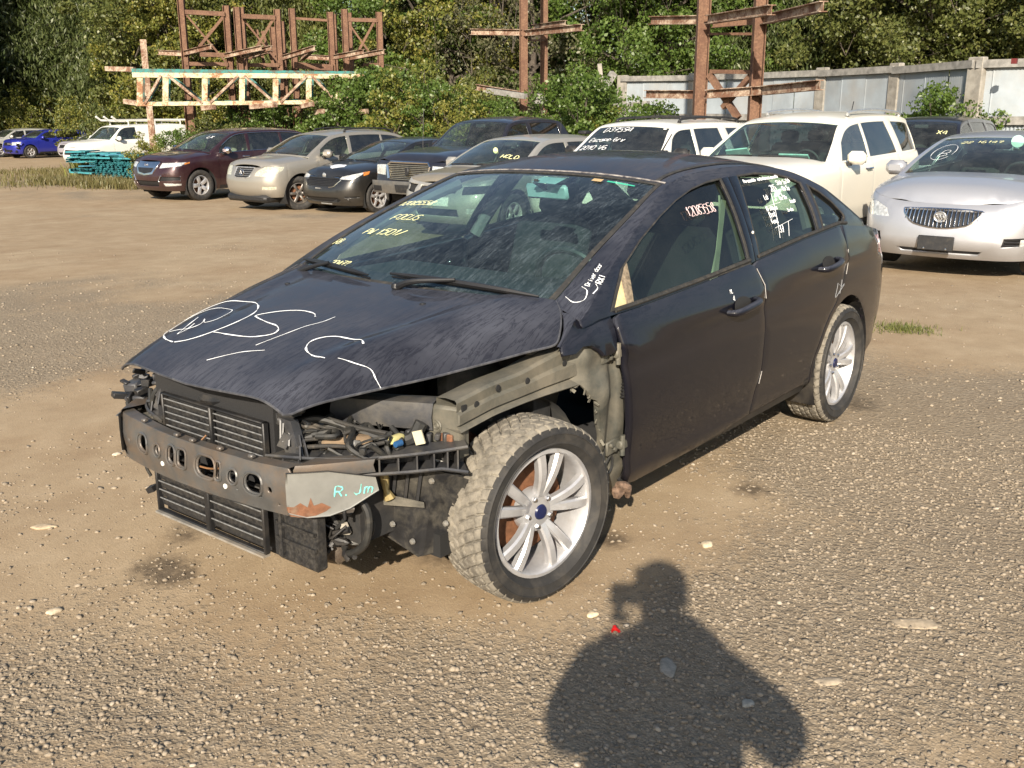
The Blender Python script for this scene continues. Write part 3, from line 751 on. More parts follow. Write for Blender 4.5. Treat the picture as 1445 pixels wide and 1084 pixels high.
# ------------------------------------------------------------------ the stripped dark blue saloon in front
def rain_paint(name, col):
    """dark metallic paint with dried rain tracks running down to the front of the car"""
    m, t, b = nmat(name); co = coords(t)
    # wavy runs: cells stretched along x, bent by low-frequency noise
    w = noise(t, 9, 4, .6, co); vm = t.nodes.new('ShaderNodeVectorMath'); vm.operation = 'MULTIPLY_ADD'
    vm.inputs[1].default_value = (.05, .016, .02); t.links.new(w.outputs['Color'], vm.inputs[0]); t.links.new(co, vm.inputs[2])
    mp = t.nodes.new('ShaderNodeMapping'); mp.inputs['Scale'].default_value = (5, 62, 5); t.links.new(vm.outputs[0], mp.inputs[0])
    n1 = noise(t, 1.0, 5, .65, mp.outputs[0], .6)
    n2 = noise(t, 3.0, 5, .6, co); n3 = noise(t, 120, 2, .6, co)
    runs = ramp(t, math_(t, 'ABSOLUTE', math_(t, 'SUBTRACT', n1.outputs[0], .5)), [(.006, 1), (.018, .7), (.038, 0)])
    patch = ramp(t, n2.outputs[0], [(.30, .35), (.62, 1)])
    geo = t.nodes.new('ShaderNodeNewGeometry'); sep = t.nodes.new('ShaderNodeSeparateXYZ'); t.links.new(geo.outputs['Normal'], sep.inputs[0])
    upw = t.nodes.new('ShaderNodeMapRange'); upw.inputs[1].default_value = .25; upw.inputs[2].default_value = .8; t.links.new(sep.outputs[2], upw.inputs[0])
    k = math_(t, 'MULTIPLY', patch.outputs[0], upw.outputs[0])
    film = math_(t, 'MULTIPLY', math_(t, 'SUBTRACT', 1.0, math_(t, 'MULTIPLY', runs.outputs[0], .60)), k)
    film = math_(t, 'MULTIPLY', film, .56)
    sp = ramp(t, n3.outputs[0], [(.68, 0), (.78, 1)]); film = math_(t, 'ADD', film, math_(t, 'MULTIPLY', math_(t, 'MULTIPLY', sp.outputs[0], upw.outputs[0]), .14), True)
    # road film on the sides
    sepo = t.nodes.new('ShaderNodeSeparateXYZ'); t.links.new(co, sepo.inputs[0])
    low = t.nodes.new('ShaderNodeMapRange'); low.inputs[1].default_value = .95; low.inputs[2].default_value = .30; low.inputs[3].default_value = 0.002; low.inputs[4].default_value = .04; t.links.new(sepo.outputs[2], low.inputs[0])
    side = math_(t, 'MULTIPLY', low.outputs[0], ramp(t, n2.outputs[0], [(.3, .6), (.7, 1)]).outputs[0])
    c = mixc(t, film, col, (.095, .103, .130)); c = mixc(t, side, c, (.20, .155, .11))
    t.links.new(c, b.inputs['Base Color']); b.inputs['Metallic'].default_value = .0; b.inputs['Specular IOR Level'].default_value = .12
    tot = math_(t, 'ADD', film, side, True)
    t.links.new(math_(t, 'ADD', math_(t, 'MULTIPLY', tot, 1.0), .42, True), b.inputs['Roughness'])
    t.links.new(math_(t, 'SUBTRACT', .72, math_(t, 'MULTIPLY', tot, 1.3), True), b.inputs['Coat Weight']); b.inputs['Coat Roughness'].default_value = .045
    bump(t, b, film, .25, .0006)
    return m
FBODY = rain_paint('dark_blue_paint', (.0045, .005, .0095))
FEDGE = plain('chipped_edge', (.42, .40, .38), .7, var=.3, scale=60)
SEAL = plain('rubber_seal', (.028, .027, .025), .8, var=.35, scale=40, dirt=.35, dirtcol=(.12, .10, .075))
GREYST = plain('dusty_bare_body', (.080, .082, .070), .62, .25, var=.35, scale=9, bumps=.25, bscale=25, dirt=.75, dirtcol=(.19, .17, .13))
BEAMM = plain('grey_beam_steel', (.10, .10, .098), .42, .3, var=.3, scale=8, bumps=.1, dirt=.5, dirtcol=(.19, .125, .075))
RUST = plain('rust', (.17, .075, .038), .9, var=.55, scale=30, bumps=.5, dirt=.3)
PLASTIC = plain('dusty_black_plastic', (.014, .014, .015), .5, var=.4, scale=12, bumps=.2, dirt=.4, dirtcol=(.085, .073, .058))
PLASTG = plain('grey_black_plastic', (.040, .041, .045), .45, var=.45, scale=12, bumps=.15, dirt=.45, dirtcol=(.14, .125, .10))
HOSE = plain('rubber_hose', (.020, .020, .019), .6, var=.35, scale=30, dirt=.35, dirtcol=(.10, .09, .07))
ALU = plain('cast_aluminium', (.34, .33, .30), .5, .6, var=.35, scale=20, bumps=.3, dirt=.5)
CREAM = plain('cream_plastic', (.50, .46, .33), .6, var=.15)
TEALINK = plain('teal_paint_pen', (.18, .62, .55), .6, var=.1)
PINKINK = plain('pale_pink_pen', (.80, .62, .62), .6, var=.1)
CARD = plain('label_paper', (.78, .77, .72), .7, var=.08)
FGLASS = glass('front_door_glass', (.46, .58, .50), .0, .025)
FSCREEN = glass('rain_marked_screen', (.62, .84, .80), .0, .22, streak=True, dustcol=(.26, .32, .36))

FT = empty('stripped_saloon_car', (0, 0, 0), 0, 'dark blue saloon in the foreground with its front bumper, headlights and wings removed', 'car')
def side_off(x, z, t, so):
    zc = .815-(x+.5)*.040
    return so+.007*np.exp(-((z-zc)/.022)**2)-.007*np.exp(-((z-zc+.06)/.04)**2)-.010*np.exp(-((z-.40)/.07)**2)+.004*np.exp(-((z-.31)/.02)**2)
fc = Car(wb=2.648, fo=.88, ro=.99, w=.905, zb=.235, Rt=.323, tw=.215, rim=.2275, gb=.010, k1=.42, k2=.6, side=side_off,
         off_side=[(0, -.060), (.10, -.030), (.3, -.008), (.6, 0), (.82, -.006), (.90, -.020), (1, -.050)],
         plan=[(.88, 0), (.87, .25), (.83, .5), (.70, .74), (.45, .84), (.0, .885), (-.6, .902), (-1.3, .906), (-2.0, .902), (-2.65, .888), (-3.2, .85), (-3.46, .77), (-3.59, .58), (-3.63, .3), (-3.638, 0)],
         top=[(.9, .78), (.6, .80), (.2, .84), (-.13, .885), (-.30, .935), (-.6, .945), (-1.1, .972), (-1.6, 1.005), (-2.1, 1.045), (-2.6, 1.072), (-3.0, 1.030), (-3.3, .985), (-3.55, .935), (-3.64, .91)],
         rail=[(-.26, .950, .14, .055), (-.56, 1.105, .11, .050), (-.90, 1.245, .07, .042), (-1.21, 1.352, .03, .035), (-1.5, 1.388, .02, .055), (-1.9, 1.396, 0, .058), (-2.26, 1.362, -.03, .040), (-2.54, 1.278, -.04, .025), (-2.80, 1.160, -.05, .014), (-3.02, 1.055, -.06, .01)],
         vs=(0, 3, 6, 9))
fc.build_edge()
top = lambda x: float(fc.eZ(x))
v0, vh, vr, ve = [fc.rvk[i] for i in fc.vs]
def sxp(pts): return [(fc.sx(x), z) for x, z in pts]
def dpt(pts, n=6):
    out = []
    for a, b in zip(pts, pts[1:]+pts[:1]): out += [(a[0]+(b[0]-a[0])*i/n, a[1]+(b[1]-a[1])*i/n) for i in range(n)]
    return out
# --- windscreen, header, roof
def ugl(v): return .835+(.955-.835)*((v-v0)/(vh-v0))**.8 if v > v0 else .835
gl = [(-ugl(v), v) for v in np.linspace(vh-.02, v0+.002, 14)]+[(u, v0+.002) for u in np.linspace(-.80, .80, 13)]+[(ugl(v), v) for v in np.linspace(v0+.002, vh-.02, 14)]+[(u, vh-.02) for u in np.linspace(.93, -.93, 13)]
def grow(l, d, cx=0, cy=None):
    cy = (v0+vh)/2; return [(u*(1+d), cy+(v-cy)*(1+d*1.2)) for u, v in l]
fo_ = [(-1, v) for v in np.linspace(vh, v0-.0, 14)]+[(u, v0-.0) for u in np.linspace(-.9, .9, 11)]+[(1, v) for v in np.linspace(v0-.0, vh, 14)]+[(u, vh) for u in np.linspace(.92, -.92, 13)]
hole = [(u*1.006, v) for u, v in gl]
hole = [(u, v if v > v0+.01 else v0+.0015) for u, v in hole]
WF = panel('windscreen_frame', fo_, fc.T, FBODY, FT, holes=[hole], step=.06, rim=.02)
WS = panel('windscreen', gl, fc.T, FSCREEN, FT, step=.06, rim=0, off=-.004)
def ring(name, loop, fn, w, mat, parent, off=.0015, **k):
    a = np.array(loop, float); c = a.mean(0); inn = [(tuple(c+(p-c)*(1-w))) for p in a]; return panel(name, loop, fn, mat, parent, holes=[inn], step=.05, rim=.004, off=off, **k)
ring('windscreen_seal', gl, fc.T, .028, SEAL, WS)
fr = [(u*.97, v) for u, v in gl if v < v0+.30]
cy_ = [(-.80, v0+.075), (-.81, v0+.012), (.81, v0+.012), (.80, v0+.075)]
panel('screen_border', [(u, v+.03*(1-u*u)*0) for u, v in dpt(cy_)], fc.T, plain('ceramic_border', (.015, .016, .02), .5), WS, step=.06, rim=0, off=-.007)
strip_hdr = [(-.97, vh-.008), (.97, vh-.008), (.97, vh+.003), (-.97, vh+.003)]
panel('roof_edge_rust', dpt(strip_hdr, 14), fc.T, plain('flaking_white_edge', (.46, .42, .38), .8, var=.5, scale=45, dirt=.8, dirtcol=(.06, .055, .06)), WF, step=.05, rim=.002, off=.003)
ro = [(-1, v) for v in np.linspace(vr, vh+.004, 12)]+[(u, vh+.004) for u in np.linspace(-.92, .92, 13)]+[(1, v) for v in np.linspace(vh+.004, vr, 12)]+[(u, vr) for u in np.linspace(.92, -.92, 13)]
def rooffn(uv):
    P = fc.T(uv); a = np.abs(np.asarray(uv)[:, 0]); P[:, 2] -= .007*np.exp(-((a-.90)/.016)**2); return P
RF = panel('roof', ro, rooffn, FBODY, FT, step=.055, rim=.015)
for s in (-1, 1):
    q = [(s*.885, v) for v in np.linspace(vh+.01, vr, 10)]+[(s*.912, v) for v in np.linspace(vr, vh+.01, 10)]
    panel('roof_drip_strip', q if s > 0 else q[::-1], fc.T, SEAL, RF, step=.05, rim=.003, off=.002)
# sunroof-free, short aerial at the back of the roof
m = MB(); p = fc.T([[0, vr-.12]])[0]; m.box((p[0], 0, p[2]+.008), (.08, .05, .022), bev=.008); m.tube([(p[0], 0, p[2]+.01), (p[0]-.10, 0, p[2]+.10)], [.005, .003]); m.build('aerial', BLACKTRIM, RF)
bh = [(-.84, ve-.04), (-.86, vr+.04), (.86, vr+.04), (.84, ve-.04)]
ro = [(-1, v) for v in np.linspace(ve, vr, 12)]+[(u, vr) for u in np.linspace(-.92, .92, 13)]+[(1, v) for v in np.linspace(vr, ve, 12)]+[(u, ve) for u in np.linspace(.92, -.92, 13)]
panel('rear_screen_frame', ro, fc.T, FBODY, FT, holes=[dpt(bh)], step=.06, rim=.015)
panel('rear_screen', dpt(bh), fc.T, FGLASS, FT, step=.06, rim=0, off=-.005)
# --- boot lid and tail
fc.hoodc = [(-2.9, 1.095), (-3.1, 1.068), (-3.3, 1.055), (-3.5, 1.035), (-3.64, .96)]; fc.hoodp = 3.0
xs = np.linspace(-3.02, -3.60, 14)
o = [(x, float(fc.eY(x))-.004) for x in xs]; o = o+[(x, -y) for x, y in o[::-1]]
o += [(-3.02-.06*(1-abs(u)**2.2), u*.80) for u in np.linspace(-.93, .93, 11)]
panel('boot_lid', o, fc.H, FBODY, FT, step=.06, rim=.015)
m = MB(); m.grid([[tuple(fc.T([[u, ve-.005]])[0]-np.array([0, 0, dz])) for u in np.linspace(-1, 1, 15)] for dz in (0, .03)]); m.build('boot_seal', SEAL, FT)
# --- sides
RaF = .365; zwF = .335; AR = -2.655
def side_panels(mir):
    kw = dict(mirror=mir)
    # front door: straight front edge leaning back to the sill
    fd = [(-.452, .93), (-.462, .80), (-.495, .60), (-.545, .262)]
    fr_ = [(-1.545, .985), (-1.583, .89), (-1.598, .70), (-1.600, .50), (-1.570, .36), (-1.548, .305)]
    sillz = [(-.60, .250), (-1.0, .262), (-1.3, .275)]
    o = sxp(fd)+sxp(sillz)+sxp([(x+.006, z) for x, z in fr_[::-1]])+[(fc.sx(x), top(x)-.0) for x in np.linspace(-1.50, -.48, 10)]
    D = panel('front_door', o, fc.P, FBODY, FT, step=.05, rim=.035, **kw)
    rg = [(-2.600, .975), (-2.600, .90), (-2.560, .80), (-2.470, .700)]
    arc_ = [(AR+(RaF+.035)*math.cos(R(q)), zwF+(RaF+.035)*math.sin(R(q))) for q in (62, 50, 38, 26, 14, 4, -6)]
    o = sxp([(x-.002, z) for x, z in fr_])+sxp([(-1.9, .312), (-2.13, .312)])+sxp([(x+.012, z) for x, z in arc_[::-1]])+sxp([(x+.006, z) for x, z in rg[::-1]])+[(fc.sx(x), top(x)) for x in np.linspace(-2.56, -1.60, 10)]
    D2 = panel('rear_door', o, fc.P, FBODY, FT, step=.05, rim=.035, **kw)
    so = sxp([(-.56, .235), (-2.24, .25), (-2.235, .305), (-1.6, .297), (-.57, .246)])
    panel('sill', so, fc.P, PLASTIC, FT, step=.06, rim=.06, off=-.012, **kw)
    f = [(AR+RaF*math.cos(R(q)), zwF+RaF*math.sin(R(q))) for q in np.linspace(-14, 194, 26)]
    rr = rg+[(x, z) for x, z in arc_]
    tl = sxp([(-3.16, .965), (-3.20, .87), (-3.40, .82), (-3.62, .82)])+[(fc.sx(-3.637)+.14, .83), (fc.sx(-3.637)+.14, .90)]+sxp([(-3.5, .920), (-3.3, .962)])
    o = sxp(rr[0:4])+sxp(arc_)+sxp(f[2:])+[(fc.sx(-3.10), .24), (fc.S[-1], .26)]+[(float(s_), float(fc.zt(s_))) for s_ in np.linspace(fc.S[-1], fc.sx(-2.605), 24)]
    Q = panel('rear_quarter', o, fc.P, FBODY, FT, holes=[tl], step=.05, rim=.02, **kw)
    T_ = panel('tail_light', tl, fc.P, REDL, FT, step=.05, rim=0, off=-.003, **kw)
    # bumper seam and lower moulding on the quarter
    # wheel well liner
    w_ = MB(); G = [[(RaF*math.cos(q)+AR, yy, zwF+RaF*math.sin(q)) for yy in (.875, .80, .55)] for q in np.linspace(-.5, PI+.5, 24)]
    w_.grid(G); w_.add([(AR+RaF*math.cos(q), .55, zwF+RaF*math.sin(q)) for q in np.linspace(-.5, PI+.5, 24)], [tuple(range(24))])
    if mir: w_.v = [(a, -b, c) for a, b, c in w_.v]
    w_.build('wheel_arch_liner', PLASTIC, FT)
    # window frames and glass (outlines in side view)
    rl = [(float(x), float(z)) for x, z in fc.rr[:, :2]]
    base = [(x, top(x)-.001) for x in np.linspace(rl[0][0], rl[-1][0], 30)]
    w1 = [(-.445, .955), (-.50, 1.005), (-.60, 1.085), (-.80, 1.170), (-1.0, 1.237), (-1.18, 1.288), (-1.35, 1.325), (-1.50, 1.345), (-1.625, 1.352), (-1.60, 1.27), (-1.555, 1.13), (-1.525, .998), (-1.0, .973)]
    wT = [(-.452, .952), (-.50, .955), (-.575, .957), (-.63, 1.085), (-.60, 1.085), (-.52, 1.020)]
    w2 = [(-1.625, 1.014), (-1.66, 1.13), (-1.715, 1.25), (-1.775, 1.357), (-1.95, 1.362), (-2.12, 1.352), (-2.25, 1.328), (-2.345, 1.298), (-2.335, 1.18), (-2.31, 1.066), (-2.0, 1.047)]
    w3 = [(-2.375, 1.071), (-2.40, 1.18), (-2.41, 1.283), (-2.50, 1.248), (-2.60, 1.190), (-2.70, 1.122), (-2.715, 1.105), (-2.66, 1.083), (-2.5, 1.076)]
    H_ = [w1, w2, w3]
    SF = panel('window_surround', rl[::-1]+base, fc.G, FBODY, FT, holes=H_, step=.05, rim=.015, flip=True, off=-.002, **kw)
    glp = [(-.585, .960), (-.640, 1.095), (-.80, 1.165)]+w1[4:]
    A_ = panel('door_window', glp, fc.G, FGLASS, D, step=.05, rim=0, flip=True, off=-.016, **kw)
    B_ = panel('door_window', w2, fc.G, FGLASS, D2, step=.05, rim=0, flip=True, off=-.016, **kw)
    C_ = panel('quarter_window', w3, fc.G, FGLASS, FT, step=.05, rim=0, flip=True, off=-.014, **kw)
    # the seat of the missing mirror: bare cream board in a torn frame
    panel('mirror_seat', [(-.458, .957), (-.545, .957), (-.555, 1.0), (-.575, 1.065), (-.545, 1.045), (-.50, 1.002)], fc.G, plain('bare_cream_board', (.70, .56, .30), .8, var=.25, scale=40, dirt=.35), D, step=.05, rim=.01, flip=True, off=-.006, **kw)
    panel('mirror_frame', [(-.545, .957), (-.585, .957), (-.64, 1.100), (-.60, 1.085), (-.575, 1.065), (-.555, 1.0)], fc.G, plain('torn_adhesive', (.24, .19, .13), .9, var=.6, scale=60), D, step=.05, rim=.01, flip=True, off=.0, **kw)
    for L_, w__ in ((w1, .020), (w2, .022), (w3, .05)):
        a = np.array(L_); c = a.mean(0); o2 = [tuple(c+(p-c)*(1+w__)) for p in a]
        panel('window_seal', o2, fc.G, SEAL, SF, holes=[[tuple(c+(p-c)*(1-w__*.9)) for p in a]], step=.05, rim=.006, flip=True, off=.001, **kw)
    # door pillar covers, gloss black
    for q in ([(-1.530, 1.0), (-1.562, 1.13), (-1.607, 1.27), (-1.632, 1.352), (-1.688, 1.355), (-1.655, 1.27), (-1.61, 1.13), (-1.570, 1.004)], [(-1.578, 1.004), (-1.618, 1.13), (-1.663, 1.27), (-1.696, 1.355), (-1.770, 1.357), (-1.708, 1.25), (-1.652, 1.13), (-1.617, 1.012)]):
        panel('pillar_cover', q, fc.G, GLOSSB, SF, step=.05, rim=.004, flip=True, off=.003, **kw)
    # waist seals
    m = MB(); m.tube([tuple(fc.G([[x, top(x)+.012]])[0]*np.array([1, -1 if mir else 1, 1])) for x in np.linspace(-.46, -1.53, 12)], .010, 6); m.tube([tuple(fc.G([[x, top(x)+.012]])[0]*np.array([1, -1 if mir else 1, 1])) for x in np.linspace(-1.61, -2.70, 12)], .010, 6)
    m.build('waist_seal', SEAL, SF)
    for dd, (xa, za, xb, zb_) in ((D, (-1.235, .828, -1.470, .850)), (D2, (-2.205, .893, -2.430, .915))):
        s = -1 if mir else 1; h = MB(); P0 = fc.P([[fc.sx(xa), za], [fc.sx(xb), zb_]]); a = P0[0]; b = P0[1]
        h.tube([(a[0]+.01, s*(a[1]-.01), a[2]), (a[0]-.02, s*(a[1]+.034), a[2]+.002), ((a[0]+b[0])/2, s*(a[1]+.045), (a[2]+b[2])/2+.002), (b[0]+.03, s*(b[1]+.036), b[2]), (b[0]-.01, s*(b[1]-.01), b[2])], [.012, .016, .017, .017, .016], 10, sm=5)
        h.build('handle', FBODY, dd)
        q = [((xa+xb)/2+.075*math.cos(t), (za+zb_)/2+.008+.034*math.sin(t)) for t in np.linspace(0, 2*PI, 18)[:-1]]
        panel('handle_cup', sxp(q)[::-1], fc.P, DARK, dd, step=.03, rim=.002, off=.002, **kw)
    return D, D2, Q
GLOSSB = plain('gloss_black', (.008, .008, .009), .12, var=.1)
DL, DRL, QL = side_panels(False)
side_panels(True)
# chips and tape marks along the shut lines
m = MB()
for pts in ([(-1.548, .975), (-1.585, .90), (-1.588, .84)], [(-1.602, .50), (-1.600, .44)], [(-2.602, .95), (-2.604, .87), (-2.595, .82)]):
    P_ = fc.P(sxp(pts)); m.tube([tuple(p+np.array([0, .002, 0])) for p in P_], .0018, 5)
m.build('chipped_edges', FEDGE, DL)['kind'] = 'stuff'
m = MB()
for a in ([(-2.47, .79), (-2.44, .72), (-2.50, .745), (-2.56, .77)], [(-2.53, .80), (-2.50, .73)], [(-2.56, .775), (-2.52, .765), (-2.49, .78)]):
    P_ = fc.P(sxp(cr(a, 4))); m.tube([tuple(p+np.array([0, .001, 0])) for p in P_], .0014, 4)
m.build('scuff_marks', plain('scuff', (.30, .31, .32), .8), QL)['kind'] = 'stuff'
m = MB(); p = fc.G([[-1.64, 1.12]])[0]; m.lathe([(0, .006), (.006, .005), (.008, 0)], 10, c=tuple(p+[0, .003, 0])); m.build('plug', CARD, FT)

# --- bonnet
HO = [(.790, 0), (.782, .16), (.768, .32), (.752, .445), (.700, .470), (.60, .508), (.45, .568), (.318, .620), (.10, .712), (-.05, .765), (-.132, .800), (-.185, .788), (-.235, .752), (-.272, .705)]
hp = cr(HO, 6); hy = interp_x = None
ZC = np.array([(-.30, 1.032), (-.14, 1.012), (0, .994), (.2, .962), (.4, .932), (.6, .882), (.72, .842), (.80, .802)])
ZE = np.array([(-.30, .945), (-.2, .905), (-.132, .878), (0, .862), (.1, .850), (.318, .822), (.5, .808), (.65, .795), (.752, .776), (.80, .774)])
YE = np.array(sorted([(x, y) for x, y in hp if y > .44 and x > -.135]+[(-.30, .83), (-.2, .81), (.80, .43)]))
def hoodfn(uv):
    uv = np.asarray(uv, float); x, y = uv[:, 0], np.abs(uv[:, 1])
    ye = np.interp(x, YE[:, 0], YE[:, 1]); zc = smooth_tab(ZC, x); ze = smooth_tab(ZE, x); t = np.clip(y/ye, 0, 1.04)
    z = zc-(zc-ze)*(.12*t**2+.88*np.abs(t)**9)
    yr = .30+(.80-x)*.235                     # power line
    f = np.clip((.78-x)/.35, 0, 1)*np.clip((x+.34)/.2, 0, 1)
    z = z+f*.014*(1/(1+np.exp(-(y-yr)/.016)))*np.exp(-np.maximum(y-yr, 0)/.16)-f*.004*np.exp(-((y-yr+.05)/.05)**2)
    return np.stack([x, uv[:, 1], z], 1)
rear = [(-.272+(.16)*(1-(abs(y)/.705)**2.2)+.0, y) for y in np.linspace(-.62, .62, 15)]
ol = [tuple(q) for q in hp[::-1]]            # rear left corner -> nose centre
ol = ol+[(x, -y) for x, y in ol[::-1][1:]]
BN = panel('bonnet', (ol+rear)[::-1], hoodfn, FBODY, FT, step=.03, rim=.0)
m = MB(); e1 = [tuple(hoodfn([q])[0]) for q in ol]; m.tube([(a, b, c-.004) for a, b, c in e1], .0045, 6); m.build('bonnet_edge', plain('worn_bonnet_edge', (.05, .052, .06), .5, var=.5, scale=30, dirt=.35, dirtcol=(.20, .20, .20)), BN)
# inner skin of the bonnet, a little below and smaller
def hin(uv): P_ = hoodfn(uv); P_[:, 2] -= .028; return P_
inn = [(x*.965-.005, y*.955) for x, y in (ol+rear)[::-1]]
panel('bonnet_inner_skin', inn, hin, plain('bonnet_lining', (.02, .02, .022), .8, dirt=.3), BN, step=.08, rim=0)
m = MB(); m.lathe([(0, .006), (.010, .004), (.013, 0)], 10, 'Z', c=tuple(hoodfn([[.02, .33]])[0])); m.lathe([(0, .006), (.010, .004), (.013, 0)], 10, 'Z', c=tuple(hoodfn([[.02, -.42]])[0])); m.build('washer_jet', BLACKTRIM, BN)['kind'] = 'stuff'

# --- cowl, wipers
def cowlfn(uv):
    uv = np.asarray(uv, float); u, t = uv[:, 0], uv[:, 1]
    a = fc.T(np.stack([u*.83, np.full(len(u), v0+.004)], 1)); h = hoodfn(np.stack([-.275+.16*(1-np.abs(u)**2.2), u*.70], 1)); h[:, 2] -= .03
    return a*(1-t[:, None])+h*t[:, None]-np.stack([0*t, 0*t, .02*np.sin(t*PI)], 1)
panel('cowl', [(u, 0) for u in np.linspace(-1, 1, 15)][::-1]+[(u, 1) for u in np.linspace(-1, 1, 15)], cowlfn, PLASTIC, FT, step=.1, rim=0, flip=False)
WIPM = plain('wiper_black', (.012, .012, .013), .5, var=.3, dirt=.1)
def wiper(y0, y1, uA, uB, vA, vB, nm='wiper'):
    m = MB(); a = fc.T([[y0/.83, v0]])[0]; 
    piv = (a[0]+.045, a[1], a[2]+.005)
    bl = [fc.T([[uA+(uB-uA)*t, vA+(vB-vA)*t]])[0]+np.array([.012, 0, .022]) for t in np.linspace(0, 1, 7)]
    mid = bl[3]
    m.tube([piv, (piv[0]-.01, piv[1]+(mid[1]-piv[1])*.35, piv[2]+.03), tuple(mid+np.array([.012, 0, .012]))], [.016, .011, .007], 8, sm=5); m.lathe([(0, .02), (.016, .016), (.02, 0)], 12, 'Z', c=piv)
    w = m.build(nm, WIPM, FT)
    b_ = MB(); b_.tube([tuple(p) for p in bl], [.005, .010, .012, .012, .012, .010, .004], 6, sm=3); b_.tube([tuple(p-np.array([.008, 0, .014])) for p in bl], .004, 4); b_.build('blade', WIPM, w)
wiper(.10, .62, .00, .80, v0+.040, v0+.045)
wiper(-.56, 0, -.80, -.12, v0+.075, v0+.012)
for y in (.10, -.56):
    pass

# --- A-pillar foot (painted) and bare inner structure, left and right
def fside(off, x0=0): 
    def fn(uv):
        P_ = fc.P(uv); return P_
    return fn
for mir in (False, True):
    s = -1 if mir else 1
    o = sxp([(-.262, .952), (-.215, .93), (-.150, .885), (-.145, .855), (-.20, .850), (-.245, .868), (-.29, .862), (-.335, .840), (-.36, .800), (-.405, .800), (-.444, .86), (-.446, .945), (-.36, .942)])
    panel('a_pillar_foot', o[::-1] if False else o, fc.P, FBODY, FT, step=.04, rim=.02, off=-.028, mirror=mir)
    # pillar post: bare dusty metal with swages, from the arch edge to the door
    def post(uv):
        uv = np.asarray(uv, float); P_ = fc.P(uv); x, z = P_[:, 0], P_[:, 2]
        d = -.055-.020*np.exp(-((x+.455)/.03)**2)+.012*np.sin(z*17+x*9)*np.exp(-((x+.36)/.06)**2)-.10*np.clip((x+.30)/.12, 0, 1)**1.5
        d += .012*np.exp(-(((z-.66)/.05)**2+((x+.385)/.03)**2))+.010*np.exp(-(((z-.42)/.10)**2+((x+.40)/.03)**2))
        P_[:, 1] += d; return P_
    rag = [(-.13, .80), (-.16, .745), (-.22, .715), (-.25, .700), (-.265, .712), (-.285, .690), (-.30, .672), (-.315, .650), (-.335, .640), (-.352, .600), (-.372, .560), (-.385, .52), (-.405, .47), (-.425, .41), (-.452, .33), (-.470, .25), (-.472, .19)]
    o = sxp(rag)+sxp([(-.58, .19), (-.575, .25), (-.53, .50), (-.50, .70), (-.47, .86), (-.40, .87), (-.33, .86), (-.22, .875), (-.12, .86)])
    PP = panel('front_pillar', o, post, GREYST, FT, step=.025, rim=.03, mirror=mir)
    # torn liner hanging along the arch
    m = MB(); rg_ = random.Random(5)
    for i in range(22):
        t = i/21; k = int(t*(len(rag)-1)); a = np.array(rag[k]); P_ = post([[fc.sx(a[0]), a[1]]])[0]
        m.box((P_[0]+.004, s*(P_[1]+rg_.uniform(-.02, .0)), P_[2]-.004+rg_.uniform(-.008, .006)), (rg_.uniform(.004, .012), .003, rg_.uniform(.006, .026)), (rg_.uniform(-1, 1), rg_.uniform(-1, 1), rg_.uniform(-1, 1)))
    m.build('torn_liner_edge', plain('chalky_sealer', (.15, .14, .11), .9, var=.5, scale=50), PP)['kind'] = 'stuff'
    # upper apron rail
    def rail_pt(x): # centre line of the rail
        return np.array([x, np.interp(x, [-.35, -.1, .1, .30], [.775, .735, .715, .700]), np.interp(x, [-.35, -.2, 0, .15, .30], [.800, .780, .752, .740, .715])])
    G = []
    for x in np.linspace(-.36, .30, 24):
        c = rail_pt(x); hh = np.interp(x, [-.36, -.2, 0, .3], [.085, .070, .052, .052]); ww = .05
        sec = [(-ww, hh*.9), (-ww*.2, hh), (ww*.6, hh*.96), (ww*.8, hh*.8), (ww*.72, hh*.2), (ww, hh*.05), (ww, -hh*.55), (ww*.7, -hh*.7), (ww*1.15, -hh), (ww*1.1, -hh*1.05), (-ww, -hh*.9), (-ww, hh*.9)]
        G.append([(x, s*(c[1]+a), c[2]+b) for a, b in sec])
    m = MB(); m.grid(G, flip=(s < 0)); RLA = m.build('apron_rail', GREYST, FT, smooth=32)
    m = MB()
    for x, dz in ((.22, .01), (-.02, .015), (-.20, .02), (.12, .03)):
        c = rail_pt(x); m.lathe([(0, .004), (.011, .003), (.012, 0)], 14, c=(x, s*(c[1]+.046) if s > 0 else s*(c[1]+.05), c[2]+dz))
    m.box((.27, s*.742, .735), (.022, .006, .022)); m.build('rail_holes', DARK, RLA)['kind'] = 'stuff'
    # inner arch sheet and strut tower
    m = MB(); m.grid([[(x, s*np.interp(z, [.2, .5, .8], [.50, .56, .66]), z) for z in (.22, .40, .60, .76)] for x in np.linspace(-.45, .28, 6)], flip=s > 0)
    m.box((-.05, s*.50, .62), (.32, .16, .34), bev=.06); m.build('inner_arch', plain('grimy_inner_arch', (.05, .05, .046), .8, var=.4, dirt=.6, dirtcol=(.12, .11, .09)), FT)
    m = MB(); G = [[(.355*math.cos(q)-.02, s*yy, .345+.355*math.sin(q)) for yy in (.60, .745)] for q in np.linspace(.35*PI, 1.02*PI, 14)]; m.grid(G); m.build('arch_liner', plain('felt_liner', (.05, .05, .048), .95, var=.3, dirt=.5, dirtcol=(.14, .13, .10)), FT)
